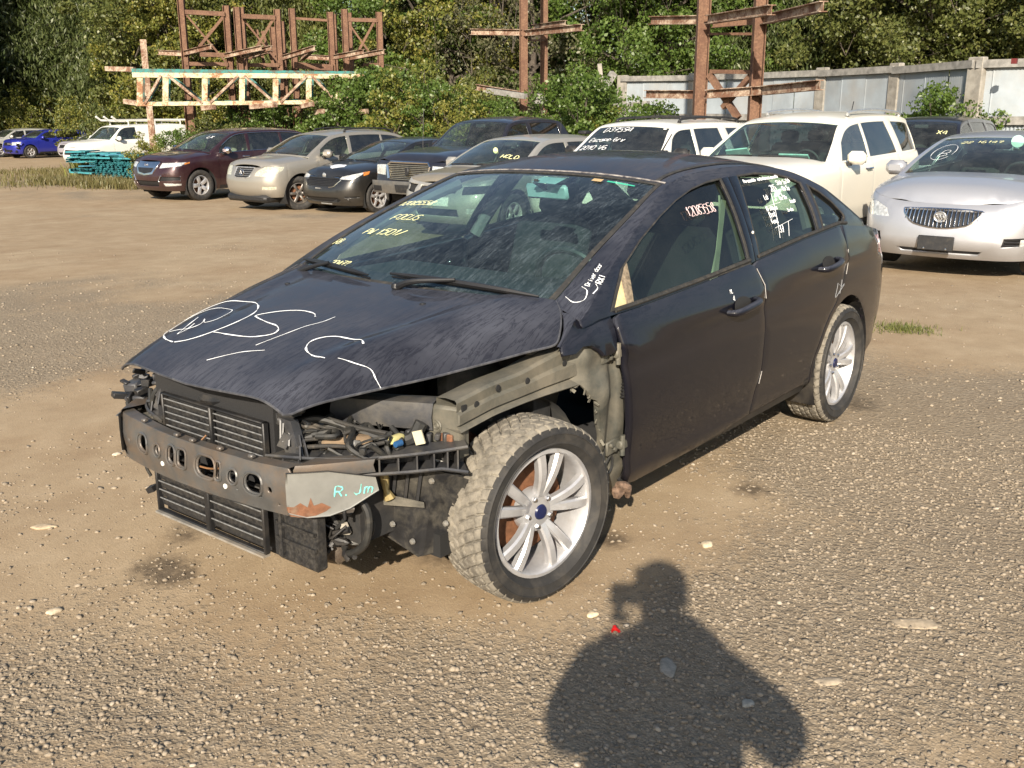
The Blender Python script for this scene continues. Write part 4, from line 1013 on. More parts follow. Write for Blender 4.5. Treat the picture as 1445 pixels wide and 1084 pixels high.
for s in (1, -1):
    A_ = [hoodfn([[x, y]])[0]+np.array([-.004, .006, -.006]) for x, y in ((-.125, .803), (-.160, .800), (-.190, .790), (-.215, .772), (-.240, .750), (-.272, .712))]
    B_ = [fc.P([[fc.sx(x), z]])[0]-np.array([0, .030, 0]) for x, z in ((-.140, .868), (-.165, .888), (-.195, .906), (-.225, .928))]+[fc.P([[fc.sx(-.255), .948]])[0]-np.array([0, .030, 0]), fc.T([[.86, v0]])[0]-np.array([0, 0, .004])]
    m = MB(); m.grid([[tuple((a*(1-t)+b*t+np.array([0, 0, .006*math.sin(t*PI)]))*np.array([1, s, 1])) for t in np.linspace(0, 1, 6)] for a, b in zip(A_, B_)], flip=s < 0)
    q = [fc.T([[.86, v0]])[0], fc.T([[.93, v0]])[0], fc.T([[1.0, v0]])[0]]; b2 = [B_[5], (B_[5]+B_[4])/2, B_[4]]
    m.grid([[tuple(a*np.array([1, s, 1])), tuple(b*np.array([1, s, 1]))] for a, b in zip(q, b2)], flip=s < 0)
    m.build('cowl_side', FBODY, FT)
# left-side bits on the pillar
for i, (x, z) in enumerate(((-.452, .795), (-.498, .430))):
    m = MB(); m.box((x+.035, .835, z), (.085, .012, .055), (0, .1, 0), bev=.004); m.box((x-.01, .850, z), (.05, .030, .035), bev=.006); m.tube([(x+.0, .858, z-.04), (x+.0, .858, z+.04)], .010, 8)
    for q in (-.02, .02): m.lathe([(0, .012), (.009, .010), (.010, 0)], 6, c=(x+.045+q*.6, .842, z+q*.5))
    m.build('door_hinge', GREYST, FT)
m = MB(); m.tube([(-.505, .80, .775), (-.512, .835, .765), (-.520, .845, .735)], .026, 10, sm=4)
for i in range(9): m.lathe([(.020, .0), (.026, .006), (.020, .012)], 14, 'Z', c=(-.522-.001*i, .842, .610+i*.0125))
m.tube([(-.530, .842, .61), (-.540, .82, .53), (-.545, .80, .45)], .018, 8, sm=3); m.build('door_harness_boot', plain('harness_rubber', (.012, .012, .012), .35), FT)
m = MB(); ring_ = [(-.455+.028*math.cos(q)*(1+.25*math.sin(2*q)), .822, .375+.055*math.sin(q)) for q in np.linspace(0, 2*PI, 20)]; m.tube(ring_, .006, 6); m.tube([(-.475, .826, .40), (-.43, .826, .36)], .005, 5); m.build('wire_clip', HOSE, FT)
m = MB(); m.box((-.405, .818, .868), (.026, .004, .045), (0, .15, 0)); m.box((-.452, .812, .640), (.045, .004, .022)); m.build('part_sticker', CARD, FT)
m = MB(); m.tube([(-.335, .80, .875), (-.33, .81, .85), (-.30, .80, .825), (-.29, .795, .80)], [.012, .02, .016, .010], 7, sm=3); m.build('fender_bracket', GREYST, FT)
m = MB(); m.box((-.52, .835, .235), (.07, .04, .05), (.2, .3, 0), bev=.012); m.tube([(-.50, .84, .26), (-.54, .855, .245), (-.56, .85, .20)], [.018, .022, .010], 7, sm=3); m.build('sill_end', plain('flaking_sill_end', (.17, .11, .075), .9, var=.7, scale=60, bumps=.5, bscale=80), FT)

# --- front bumper beam with its openings
def beamfn(uv):   # (y, z) -> front face
    uv = np.asarray(uv, float); y, z = uv[:, 0], uv[:, 1]; x = .812-.17*(y/.5)**2*.38+.006*np.cos((z-.53)/.085*PI)
    return np.stack([x, y, z], 1)
def rr_(cy, cz, w, h, r=.4, n=4, sk=0):
    pts = []
    for k, (sx_, sz_) in enumerate(((1, 1), (-1, 1), (-1, -1), (1, -1))):
        for i in range(n+1):
            a = PI/2*k+PI/2*i/n; q = min(w, h)*r; pts.append((cy+sx_*(w/2-q)+q*math.cos(a)+sk*(sz_*(h/2-q)+q*math.sin(a)), cz+sz_*(h/2-q)+q*math.sin(a)))
    return pts
bo = [(-.515, .602), (-.522, .590), (-.522, .452), (-.500, .432), (-.25, .446), (0, .452), (.25, .452), (.40, .448), (.440, .446), (.456, .458), (.460, .590), (.450, .602), (.30, .604), (0, .608), (-.3, .606)]
holes = [rr_(-.290, .538, .070, .062), rr_(-.178, .540, .038, .042, .5), rr_(-.086, .545, .046, .062, .45), rr_(-.026, .546, .052, .060, .3), rr_(.104, .545, .092, .070, .42), rr_(.166, .545, .022, .056, .3), rr_(.234, .540, .038, .046, .5), rr_(.320, .532, .070, .066, .42), rr_(.386, .524, .020, .024, .5), rr_(-.420, .520, .022, .022, .5), rr_(.246, .500, .012, .012, .2), rr_(.346, .496, .012, .012, .2), rr_(.412, .478, .012, .012, .2)]
BB = panel('bumper_beam', bo, beamfn, BEAMM, FT, holes=[h for h in holes], step=.03, rim=.010)
m = MB()
for h in holes[:8]:
    c = np.mean(h, axis=0); P_ = [tuple(beamfn([tuple(c+(np.array(q)-c)*1.12)])[0]+np.array([.001, 0, 0])) for q in h]; m.tube(P_+[P_[0]], .0045, 5)
m.build('pressed_lip', BEAMM, BB)['kind'] = 'stuff'
# top and bottom webs, back sheet
m = MB()
for z, dz in ((.604, .004), (.448, -.002)):
    m.grid([[(float(beamfn([[y, z]])[0][0])-d, y, z+dz*(d/.09)) for d in ((.0, .02, .045) if z > .5 else (.0, .02, .03))] for y in np.linspace(-.515, .455, 18)], flip=z < .5)
m.build('beam_webs', BEAMM, BB)
m = MB()
for y in (-.30, -.07, .02, .16, .30): m.box((float(beamfn([[y, .6]])[0][0])-.012, y, .616), (.020, .022, .014), bev=.004)
m.build('beam_clips', BEAMM, BB)['kind'] = 'stuff'
m = MB()
for y, z in ((-.150, .500), (.196, .500)): m.lathe([(0, .003), (.008, .003), (.009, 0)], 14, 'X', c=(float(beamfn([[y, z]])[0][0]), y, z))
m.build('white_dots', CARD, BB)['kind'] = 'stuff'
# corner extensions swept back
for s in (1, -1):
    def endfn(uv, s=s):
        uv = np.asarray(uv, float); t, z = uv[:, 0], uv[:, 1]; x = .770-.215*t**1.15; y = .455+.165*t
        return np.stack([x, y, z], 1)
    o = [(0, .472), (0, .600), (.5, .598), (1, .565), (1.03, .520), (.72, .470), (.5, .452), (.25, .452)]
    EN = panel('beam_end', o, endfn, plain('beam_end_steel', (.21, .21, .195), .5, .2, var=.2, scale=10, dirt=.3), FT, step=.03, rim=.01, mirror=s < 0, flip=True, off=-.012)
    m = MB(); m.grid([[(float(endfn([[t, 0]])[0][0])+dx, s*(float(endfn([[t, 0]])[0][1])+.006-abs(dx)*.1), zz) for dx, zz in ((0, .575), (.008, .600), (0, .617), (-.09, .617))] for t in np.linspace(-.02, 1.0, 8)], flip=s < 0); m.build('end_flange', BEAMM, EN)
    m = MB(); m.grid([[(float(endfn([[t, 0]])[0][0]), s*(float(endfn([[t, 0]])[0][1])+dy), zz) for dy, zz in ((.0, .478), (.012, .462), (.004, .448), (-.03, .45))] for t in np.linspace(-.02, .75, 7)], flip=s < 0); m.build('end_lip', BEAMM, EN)
    if s > 0:
        ru = [(.05, .458), (.0, .49), (.10, .488), (.18, .500), (.26, .484), (.30, .515), (.33, .488), (.42, .495), (.52, .478), (.46, .466), (.35, .455), (.2, .452)]
        panel('rust_patch', ru, endfn, RUST, EN, step=.02, rim=.0, flip=True, off=-.0135)
        l, _ = strokes('R.Jm', .032, seed=3); l = [[(.56+a/.254, .512+b) for a, b in q] for q in l]
        ink('pen_writing', l, endfn, TEALINK, EN, r=.0020, lift=.0145, flat=.3)['kind'] = 'stuff'
    m = MB(); m.box((.60, s*.42, .53), (.26, .10, .12), bev=.01); m.build('crash_can', GREYST, FT)

# --- radiator pack with shutters
m = MB(); m.box((.655, -.03, .500), (.05, .66, .52)); m.build('radiator_core', plain('radiator_fins', (.018, .018, .019), .75, var=.5, scale=200), FT)
def shutter(name, y0, y1, z0, z1, x, n, nb):
    t = MB(); w = .012
    for ya, yb, za, zb_ in ((y0, y0+w, z0, z1), (y1-w, y1, z0, z1), (y0, y1, z0, z0+w*.6), (y0, y1, z1-w*.6, z1)): t.box((x, (ya+yb)/2, (za+zb_)/2), (.022, yb-ya, zb_-za), bev=.003)
    for k in range(1, nb): yy = y0+(y1-y0)*k/nb; t.box((x+.002, yy, (z0+z1)/2), (.022, .026 if z1 < .5 else .012, z1-z0), bev=.004)
    o = t.build(name, PLASTIC, FT)
    for k in range(nb):
        ya = y0+(y1-y0)*k/nb+.014; yb = y0+(y1-y0)*(k+1)/nb-.014
        for i in range(n):
            z = z0+.02+(z1-z0-.04)*(i+.5)/n; dz = (z1-z0-.04)/n
            v = MB(); v.box((x-.006, (ya+yb)/2, z), (.006, yb-ya, dz*.93), (0, .16, 0)); v.m = 1; v.tube([(x+.004, ya, z+dz*.42), (x+.004, yb, z+dz*.42)], .0028, 5)
            v.build('vane', [PLASTG2, VANEGLINT], o)
    return o
PLASTG2 = plain('shutter_vane', (.020, .020, .021), .45, var=.6, scale=90, bumps=.25, bscale=120, dirt=.5, dirtcol=(.08, .073, .062))
VANEGLINT = plain('vane_highlight', (.20, .20, .195), .45, .2, var=.5, scale=60)  # pale grey paints the bright highlight line along each vane
shutter('upper_shutter', -.290, .285, .545, .705, .700, 5, 2)
shutter('lower_shutter', -.330, .290, .262, .495, .728, 6, 2)
m = MB(); m.box((.735, -.02, .258), (.028, .62, .007), (0, 0, 0)); m.build('lower_lip', plain('pale_lip', (.22, .21, .19), .7, dirt=.6, var=.5), FT)
m = MB(); m.box((.672, .395, .42), (.05, .20, .36), bev=.01); m.box((.70, .40, .32), (.012, .19, .012)); m.box((.70, .40, .375), (.012, .19, .010)); m.box((.70, .335, .36), (.02, .014, .2)); m.build('cooler', PLASTG2, FT)
# slam panel on top with holes and latch
m = MB()
for y in np.linspace(-.30, .30, 9): m.box((.62, y, .716), (.10, .012, .03))
m.box((.655, 0, .705), (.03, .62, .03), bev=.006); m.box((.585, 0, .722), (.03, .66, .02), bev=.006); m.build('slam_panel', PLASTG, FT)
m = MB(); m.lathe([(0, .0), (.17, 0), (.20, -.03), (.20, -.05)], 30, 'X', c=(.60, -.05, .60)); m.build('fan_shroud', plain('tan_dusty_plastic', (.17, .145, .105), .85, var=.35, scale=14, dirt=.6), FT)
m = MB(); m.tube([(.64, .10, .735), (.66, -.02, .715), (.655, -.10, .712), (.60, -.16, .735)], .026, 8, sm=4); m.build('bonnet_latch', PLASTIC, FT)
m = MB(); m.tube([(.71, -.03, .60), (.745, -.05, .56), (.80, 0, .54), (.79, .08, .53), (.74, .10, .52)], .0028, 4, sm=5); m.build('loose_cable', plain('copper_wire', (.25, .13, .06), .6), FT)

# --- headlight carriers: ribbed black plastic trays, brackets
rg_ = random.Random(11)
for s in (1, -1):
    path = [np.array(q) for q in ((.665, .285, .600), (.640, .40, .612), (.565, .52, .612), (.455, .62, .615), (.350, .705, .622), (.285, .760, .630))]
    pc = cr(path, 5)
    m = MB()
    def rr2(d, z): return [(p[0]-d[0]*.0+0, p[1], p[2]) for p in pc]
    tang = np.gradient(pc, axis=0); tang /= np.linalg.norm(tang, axis=1)[:, None]; nrm = np.stack([tang[:, 1], -tang[:, 0], 0*tang[:, 0]], 1)
    hgt = np.interp(np.linspace(0, 1, len(pc)), [0, .3, .8, 1], [.05, .048, .060, .085])
    out_ = pc+nrm*.050; in_ = pc-nrm*.045
    mk = lambda P_, z: [(a[0], s*a[1], a[2]+zz) for a, zz in zip(P_, z)]
    m.grid([[a, b] for a, b in zip(mk(out_, 0*hgt), mk(in_, 0*hgt))], flip=s < 0)
    m.grid([[a, b] for a, b in zip(mk(out_, -hgt), mk(in_, -hgt))], flip=s > 0)
    m.grid([[a, b] for a, b in zip(mk(in_, 0*hgt), mk(in_, -hgt))], flip=s < 0)
    TR = m.build('headlight_tray', PLASTG, FT, smooth=30)
    m = MB()
    for i in range(1, len(pc)-1, 2):
        a, b = out_[i], in_[i]; m.beam((a[0], s*a[1], a[2]-hgt[i]/2), (b[0], s*b[1], b[2]-hgt[i]/2), .005, float(hgt[i]))
    for P_, dz in ((out_, 0), (out_, -1)):
        m.tube([(p[0], s*p[1], p[2]+dz*h_) for p, h_ in zip(P_, hgt)], .006, 5)
    m.build('ribs', PLASTG, TR)['kind'] = 'stuff'
    # upright bracket by the radiator
    m = MB(); m.add([(.67, s*.31, .72), (.665, s*.365, .715), (.66, s*.40, .60), (.665, s*.33, .60), (.64, s*.31, .72), (.635, s*.365, .715), (.63, s*.40, .60), (.635, s*.33, .60)], [(0, 1, 2, 3), (4, 7, 6, 5), (0, 4, 5, 1), (1, 5, 6, 2), (2, 6, 7, 3), (3, 7, 4, 0)])
    for i in range(7):
        a = (.66+rg_.uniform(-.02, .02), s*(.31+i*.016), .71-i*.012); m.beam(a, (a[0]+.02, a[1]+s*rg_.uniform(-.02, .05), a[2]-rg_.uniform(.03, .07)), .005, .03)
    m.build('headlight_bracket', PLASTG, FT)
    # headlight rear mounting: wing-to-front crossbar and end plate
    m = MB(); G = []
    for t in np.linspace(0, 1, 9):
        x = .42-.14*t; y = .30+.33*t; hh = .045+.012*t
        G.append([(x-.05, s*y, .735+.01*t), (x+.0, s*(y+.01), .748+.006*t), (x+.035, s*(y+.02), .738+.006*t), (x+.045, s*(y+.02), .70), (x+.040, s*(y+.02), .655), (x+.012, s*(y+.015), .64+.0*t), (x-.03, s*y, .645)])
    m.grid(G, flip=s > 0); m.build('headlight_crossbar', PLASTG, FT, smooth=50)
    m = MB(); m.box((.285, s*.675, .672), (.035, .135, .135), (0, .05, s*.25), bev=.01); m.box((.262, s*.728, .660), (.05, .012, .19), bev=.003); m.build('wing_mount_plate', GREYST, FT)
    m = MB(); m.tube([(.308, s*.655+.02*math.cos(q), .668+.02*math.sin(q)) for q in np.linspace(0, 2*PI, 14)], .003, 4); m.tube([(.308, s*.655+.009*math.cos(q), .668+.009*math.sin(q)) for q in np.linspace(0, 2*PI, 10)], .003, 4); m.build('embossed_ring', GREYST, FT)
    m = MB(); m.box((.300, s*.69, .632), (.012, .055, .03), bev=.003); m.build('rusty_tab', RUST, FT)
    m = MB()
    for i in range(9):
        y = .50+i*.024; x = .44-i*.018; m.box((x, s*y, .628+rg_.uniform(-.006, .012)), (.03, .018, .022+rg_.uniform(0, .02)), (rg_.uniform(-.2, .2), 0, rg_.uniform(-.5, .5)), bev=.003)
    m.build('plastic_clips', PLASTG, FT)['kind'] = 'stuff'
# engine bay: dark tub, battery box, hoses, wiring
m = MB(); m.box((.25, 0, .42), (.62, 1.10, .22)); m.box((-.20, 0, .60), (.10, 1.40, .55)); m.box((.1, -.1, .60), (.40, .70, .20), bev=.04); m.build('engine', plain('grimy_engine', (.02, .02, .02), .8, var=.5, scale=15, dirt=.5, dirtcol=(.07, .06, .05)), FT)
def hoses(name, mat, lst):
    m = MB()
    for path, r in lst: m.tube(path, r, 8, sm=5)
    return m.build(name, mat, FT)
hoses('coolant_hose', HOSE, [([(.62, .36, .64), (.56, .42, .665), (.50, .48, .65), (.46, .52, .62)], .014), ([(.60, .33, .69), (.56, .38, .70), (.50, .46, .67), (.47, .54, .65), (.44, .62, .635)], .012), ([(.42, .50, .60), (.42, .56, .625), (.385, .62, .64), (.36, .64, .69)], .022), ([(.60, .42, .62), (.52, .48, .64), (.44, .56, .645), (.38, .60, .64)], .010), ([(.55, .33, .64), (.50, .40, .665), (.46, .47, .64)], .016)])
hoses('wiring_loom', plain('loom_tape', (.03, .028, .025), .8, var=.5, dirt=.35), [([(.66, .38, .63), (.60, .46, .637), (.53, .54, .632), (.47, .58, .64)], .007), ([(.64, .40, .655), (.57, .46, .66), (.50, .50, .675), (.45, .56, .655)], .006), ([(.54, .40, .70), (.50, .50, .68), (.44, .58, .66)], .007), ([(.62, .35, .69), (.58, .39, .67), (.60, .43, .64)], .009), ([(.60, .35, .70), (.57, .40, .68), (.54, .46, .67), (.56, .50, .645)], .005)])
m = MB(); m.lathe([(0, .02), (.018, .02), (.020, -.03), (.012, -.05)], 14, 'X', c=(.45, .605, .650)); m.v = [tuple(Vector((.45, .605, .650))+(Vector(q)-Vector((.45, .605, .650)))*.75) for q in m.v]; m.build('bulb_cap', plain('yellow_plastic', (.50, .45, .20), .6, dirt=.4), FT)
m = MB(); m.lathe([(0, .006), (.010, .006), (.011, -.02)], 12, 'X', c=(.46, .625, .640)); m.build('blue_connector', plain('blue_plastic', (.02, .08, .20), .5), FT)
m = MB(); m.box((.40, .665, .655), (.006, .034, .045), (.3, 0, .3)); m.build('cream_tag', CREAM, FT)
m = MB(); m.box((.52, .46, .640), (.16, .10, .035), (0, 0, -.7), bev=.012); m.build('brown_cover', plain('brown_dusty_cover', (.20, .14, .085), .85, var=.4, dirt=.5), FT)
m = MB(); m.lathe([(0, .03), (.028, .02), (.030, -.10)], 14, 'X', c=(.60, .33, .655)); m.tube([(.64, .345, .69), (.635, .345, .62)], .012); m.build('pump', ALU, FT)
rgh = random.Random(21)
for k_, (lo, hi, n_) in enumerate((((.42, .32, .605), (.63, .62, .675), 20), ((.52, .34, .25), (.64, .57, .47), 16))):
    m = MB()
    for i in range(n_):
        p = [rgh.uniform(lo[j], hi[j]) for j in range(3)]; path = [tuple(p)]
        for q in range(3):
            p = [min(hi[j], max(lo[j], p[j]+rgh.uniform(-.07, .07))) for j in range(3)]; path.append(tuple(p))
        m.tube(path, rgh.choice((.0025, .004, .006, .009)), 6, sm=4)
    for i in range(12):
        m.box([rgh.uniform(lo[j], hi[j]) for j in range(3)], (rgh.uniform(.015, .045), rgh.uniform(.012, .03), rgh.uniform(.012, .03)), (rgh.uniform(-1, 1), rgh.uniform(-1, 1), rgh.uniform(-1, 1)), bev=.003)
    m.build('wiring_tangle', (HOSE, PLASTIC)[k_], FT)['kind'] = 'stuff'
m = MB()
for y, z in ((.36, .69), (.42, .655), (.52, .64), (.47, .36), (.50, .30)): m.box((.60-.4*(y-.36), y, z), (.022, .03, .02), (.3, .4, y*9), bev=.004)
m.build('grey_connector', plain('grey_connector', (.16, .16, .155), .6, dirt=.4), FT)['kind'] = 'stuff'
# air box hanging in front of the wheel
m = MB(); B8 = [(.415, .490, .505), (.360, .675, .560), (.260, .775, .510), (.300, .590, .450), (.435, .480, .300), (.400, .640, .215), (.255, .715, .235), (.30, .55, .22)]
m.add(B8, [(0, 4, 5, 1), (1, 5, 6, 2), (2, 6, 7, 3), (3, 7, 4, 0), (0, 1, 2, 3), (4, 7, 6, 5)]); bm_ = bmesh.new()
me_ = mesh('t', m.v, m.f); bm_.from_mesh(me_); bmesh.ops.bevel(bm_, geom=list(bm_.edges), offset=.018, segments=2, affect='EDGES'); bmesh.ops.recalc_face_normals(bm_, faces=bm_.faces); bm_.to_mesh(me_); bm_.free(); me_.shade_smooth(); me_.set_sharp_from_angle(angle=R(35))
AB = link('air_box', me_, plain('air_box_black', (.016, .016, .017), .34, var=.4, scale=20, bumps=.15, dirt=.5, dirtcol=(.11, .10, .08)), FT); AB.data.name = 'air_box'
m = MB()
for t in (.15, .4, .65, .9):
    a = np.array(B8[0])*(1-t)+np.array(B8[1])*t; b = np.array(B8[4])*(1-t)+np.array(B8[5])*t; m.beam(tuple(a*.98+b*.02+[.012, -.004, 0]), tuple(a*.62+b*.38+[.012, -.004, 0]), .012, .010)
m.build('box_ribs', PLASTIC, AB)
m = MB(); m.add([(.470, .455, .425), (.455, .560, .455), (.385, .665, .430), (.360, .640, .425), (.468, .455, .405), (.453, .560, .415), (.383, .665, .410)], [(0, 1, 2, 3), (0, 4, 5, 1), (1, 5, 6, 2)]); m.build('box_ledge', plain('dusty_ledge', (.07, .066, .055), .8, var=.4, dirt=.6, dirtcol=(.20, .18, .14)), AB)
m = MB()
for q in ((.437, .50, .46), (.425, .56, .34), (.405, .63, .29), (.36, .68, .50), (.33, .71, .35)): m.lathe([(0, .010), (.009, .008), (.011, 0)], 8, 'X', c=q)
m.build('box_bolts', ALU, AB)['kind'] = 'stuff'
m = MB(); m.add([(.350, .672, .569), (.335, .680, .568), (.285, .740, .535), (.300, .740, .537)], [(0, 1, 2, 3)]); m.build('white_sticker', CARD, AB)
P_q = lambda uv: np.stack([.405-.075*np.asarray(uv)[:, 0]+.03*0+.012+.02*(.5-np.asarray(uv)[:, 1]), .455+.235*np.asarray(uv)[:, 0]-.02*(1-np.asarray(uv)[:, 1]), .50-.02-.25*(1-np.asarray(uv)[:, 1])+.045*np.asarray(uv)[:, 0]], 1)
l, _ = strokes('?', .16, seed=2); ink('pen_mark', [[(.72+a, .55+b*1.6) for a, b in q] for q in l], P_q, TEALINK, AB, r=.0025, lift=.004)
hoses('lower_hose', HOSE, [([(.60, .40, .46), (.57, .45, .36), (.56, .47, .29), (.55, .42, .235), (.56, .36, .24)], .015), ([(.58, .52, .50), (.56, .585, .44), (.56, .575, .33), (.56, .50, .265), (.56, .42, .25)], .013), ([(.60, .44, .45), (.58, .50, .40), (.60, .44, .33), (.58, .36, .30)], .007), ([(.64, .30, .42), (.64, .38, .43), (.62, .46, .455), (.58, .50, .47)], .006), ([(.66, .30, .30), (.66, .36, .29), (.62, .40, .36), (.60, .42, .44)], .007), ([(.58, .36, .43), (.60, .40, .34), (.61, .36, .27)], .01), ([(.57, .40, .43), (.60, .45, .30), (.60, .38, .25)], .006)])
m = MB(); m.box((.62, .385, .285), (.02, .030, .10), (.1, .2, .3), bev=.004); m.box((.60, .345, .25), (.02, .02, .05), (.5, 0, 0)); m.box((.58, .50, .36), (.012, .03, .04), (.3, .2, .1)); m.build('broken_plastic', plain('dirty_white_plastic', (.50, .47, .40), .8, var=.3, dirt=.5), FT)['kind'] = 'stuff'
m = MB(); m.box((.54, .38, .26), (.14, .16, .09), (0, 0, .3), bev=.02); m.box((.50, .40, .34), (.10, .12, .14), bev=.03); m.build('compressor', plain('oily_casting', (.07, .05, .035), .75, var=.6, scale=30, bumps=.4, dirt=.6), FT)
m = MB(); m.tube([(.46, .56, .53), (.455, .565, .47), (.45, .575, .44)], [.018, .010, .020], 8); m.build('brass_bracket', plain('brass', (.42, .33, .14), .5, .5, dirt=.5), FT)
m = MB(); m.tube([(.14, .55, .60), (.02, .60, .50), (0, .70, .34)], [.03, .035, .04], 10); m.box((0, .66, .34), (.12, .14, .26), bev=.03); m.build('suspension_strut', RUST, FT)
m = MB(); m.tube([(-.05, .30, .28), (0, .70, .20)], .02, 8); m.tube([(-.10, .62, .66), (0, .66, .72), (.08, .62, .70)], .014, 6, sm=3); m.build('suspension_arm', RUST, FT)
# right-hand side clutter round the missing headlight
m = MB(); rg2 = random.Random(3)
for i in range(34):
    c = (rg2.uniform(.52, .66), -rg2.uniform(.34, .66), rg2.uniform(.585, .735)); m.box(c, (rg2.uniform(.02, .10), rg2.uniform(.008, .05), rg2.uniform(.006, .03)), (rg2.uniform(-.5, .5), rg2.uniform(-.5, .5), rg2.uniform(-1, 1)), bev=.003)
m.build('broken_headlight_mount', PLASTIC, FT)['kind'] = 'stuff'
m = MB()
for c, d in (((.60, -.62, .655), (.10, .06, .035)), ((.62, -.59, .615), (.06, .09, .02)), ((.56, -.48, .70), (.16, .03, .015)), ((.63, -.42, .64), (.06, .09, .012)), ((.60, -.45, .725), (.10, .012, .03))): m.box(c, d, (.1, .1, .4), bev=.006)
m.build('mount_remains', PLASTG, FT)['kind'] = 'stuff'
DW_ = hoses('dangling_wire', HOSE, [([(.70, -.44, .46), (.71, -.43, .40), (.70, -.42, .36)], .006), ([(.66, -.60, .60), (.68, -.55, .56), (.67, -.50, .60)], .008), ([(.62, -.50, .66), (.66, -.44, .60), (.66, -.40, .68), (.60, -.38, .70)], .009)])
m = MB(); m.box((.72, -.385, .325), (.03, .035, .02), (.4, .2, .3)); m.build('loose_clip', PLASTIC, FT)

DW_['kind'] = 'stuff'
# --- cabin
m = MB(); m.box((-.62, 0, .86), (.62, 1.42, .20), bev=.07); m.box((-.46, .37, .955), (.30, .42, .06), bev=.03); m.box((-.80, 0, .62), (.22, .32, .42), bev=.04); m.build('dashboard', DASHM, FT)
m = MB(); m.tube([(-.86+.075*math.sin(q), .37+.185*math.cos(q), .93+.17*math.sin(q)) for q in np.linspace(0, 2*PI, 29)], .016, 8); m.box((-.85, .37, .92), (.06, .16, .12), (0, -.4, 0), bev=.03); m.beam((-.85, .20, .93), (-.85, .54, .93), .03); m.build('steering_wheel', plain('leather_black', (.03, .03, .03), .5), FT)
for y in (.36, -.36): seat(FT, -1.32, y, .40, plain('charcoal_seat', (.018, .018, .02), .9, var=.2))
seat(FT, -2.12, 0, .42, plain('charcoal_seat', (.05, .05, .055), .9), 1.25, 'rear_seat')
m = MB(); m.box((-1.5, 0, .32), (2.3, 1.6, .04)); m.box((-2.9, 0, .97), (.75, 1.2, .03)); m.build('cabin_floor', plain('carpet', (.03, .03, .03), .95), FT)
m = MB(); m.grid([[tuple(fc.T([[u, v]])[0]-np.array([0, 0, .03])) for u in np.linspace(-.93, .93, 9)] for v in np.linspace(vh+.02, vr, 8)]); m.build('headlining', plain('headlining', (.40, .38, .34), .9), FT)
m = MB(); p = fc.T([[.02, vh-.13]])[0]; m.box((p[0]-.10, p[1], p[2]-.055), (.025, .235, .070), (0, .25, 0), bev=.015); m.build('rear_view_mirror', plain('mirror_shell', (.30, .42, .42), .4), FT)
m = MB(); m.beam((p[0]-.09, p[1], p[2]-.04), (p[0]-.01, p[1], p[2]-.004), .02); m.build('mirror_stalk', DASHM, FT)
for s in (1, -1):
    m = MB()
    pts = [fc.G([[x, z]])[0]*np.array([1, s, 1])-np.array([0, s*.045, 0]) for x, z in ((-1.58, 1.0), (-1.63, 1.15), (-1.70, 1.34))]; m.tube(pts, .035, 8, sm=3)
    pts = [fc.G([[x, z]])[0]*np.array([1, s, 1])-np.array([0, s*.05, 0]) for x, z in ((-.36, .95), (-.62, 1.075), (-.95, 1.215), (-1.22, 1.30))]; m.tube(pts, .03, 8, sm=3)
    pts = [fc.G([[x, z]])[0]*np.array([1, s, 1])-np.array([0, s*.085, 0]) for x, z in ((-2.38, 1.06), (-2.42, 1.18), (-2.40, 1.27))]; m.tube(pts, .035, 8, sm=3)
    m.build('pillar_trim', plain('grey_trim', (.12, .12, .115), .8), FT)['kind'] = 'stuff'
m = MB(); m.tube([(-1.60, .64, 1.28), (-1.58, .66, 1.1), (-1.50, .66, .85)], .006, 4, sm=2); m.beam((-1.595, .665, 1.26), (-1.50, .685, .80), .045, .003, (0, 1, 0)); m.build('seat_belt', plain('belt_webbing', (.42, .44, .34), .8), FT)
# wheels
FR_M = ALLOY
for y, st in ((.795, -.15), (-.795, -.15)): wheel(FT, 0, y, .323, .323, .215, .2275, (5, 'pair'), ALLOY, st, plain('blue_cap', (.01, .015, .06), .3), 1, spin=-.17)
for y in (.785, -.785): wheel(FT, -2.648, y, .323, .323, .215, .2275, (5, 'pair'), ALLOY, 0, plain('blue_cap', (.01, .015, .06), .3), 1, spin=-.25)
m = MB(); m.box((-1.3, 0, .27), (3.3, 1.4, .08)); m.box((-3.2, 0, .40), (.70, 1.3, .30)); m.build('underbody', DARK, FT)
# --- hand-drawn marks on the stripped car
HW = [[(.44+.19*math.cos(a)+.01*math.sin(3*a), -.34+.150*math.sin(a)) for a in np.linspace(.3, 2*PI+.25, 20)],
      [(.565, -.425), (.50, -.462), (.42, -.44), (.355, -.40), (.345, -.345), (.385, -.318), (.44, -.312), (.475, -.335), (.455, -.362), (.49, -.338), (.535, -.345), (.56, -.375), (.575, -.41)],
      [(.585, -.345), (.53, -.368), (.46, -.395)], [(.585, -.345), (.545, -.345), (.50, -.362)],
      [(.2905, .0637), (.264, .0252), (.2599, -.0497), (.298, -.1233), (.3581, -.1698), (.3776, -.1569), (.4005, -.071), (.4114, -.0023), (.4362, .04), (.4696, .0508), (.4973, .0204), (.5172, -.0241), (.5266, -.1114), (.5301, -.2056)],
      [(.5539, .0658), (.4599, .0956), (.3738, .1121)], [(.3738, .1121), (.318, .1328), (.2594, .1332)], [(.6856, -.0261), (.6396, .0208), (.6007, .0654), (.5682, .1327)],
      [(.4068, .434), (.3846, .3937), (.3896, .303), (.423, .2528), (.4644, .24), (.5032, .2639), (.5221, .2997), (.5337, .3513), (.5325, .3908)],
      [(.5096, .4252), (.4884, .4768), (.4618, .5187), (.4635, .5446), (.4622, .5642)]]
for i, l in enumerate(HW):
    ink('chalk_mark', [cr(l, 4)], lambda uv: hoodfn(uv), WHITEINK, BN, r=(.0030 if i in (0, 4, 8) else .0017), lift=.0022)
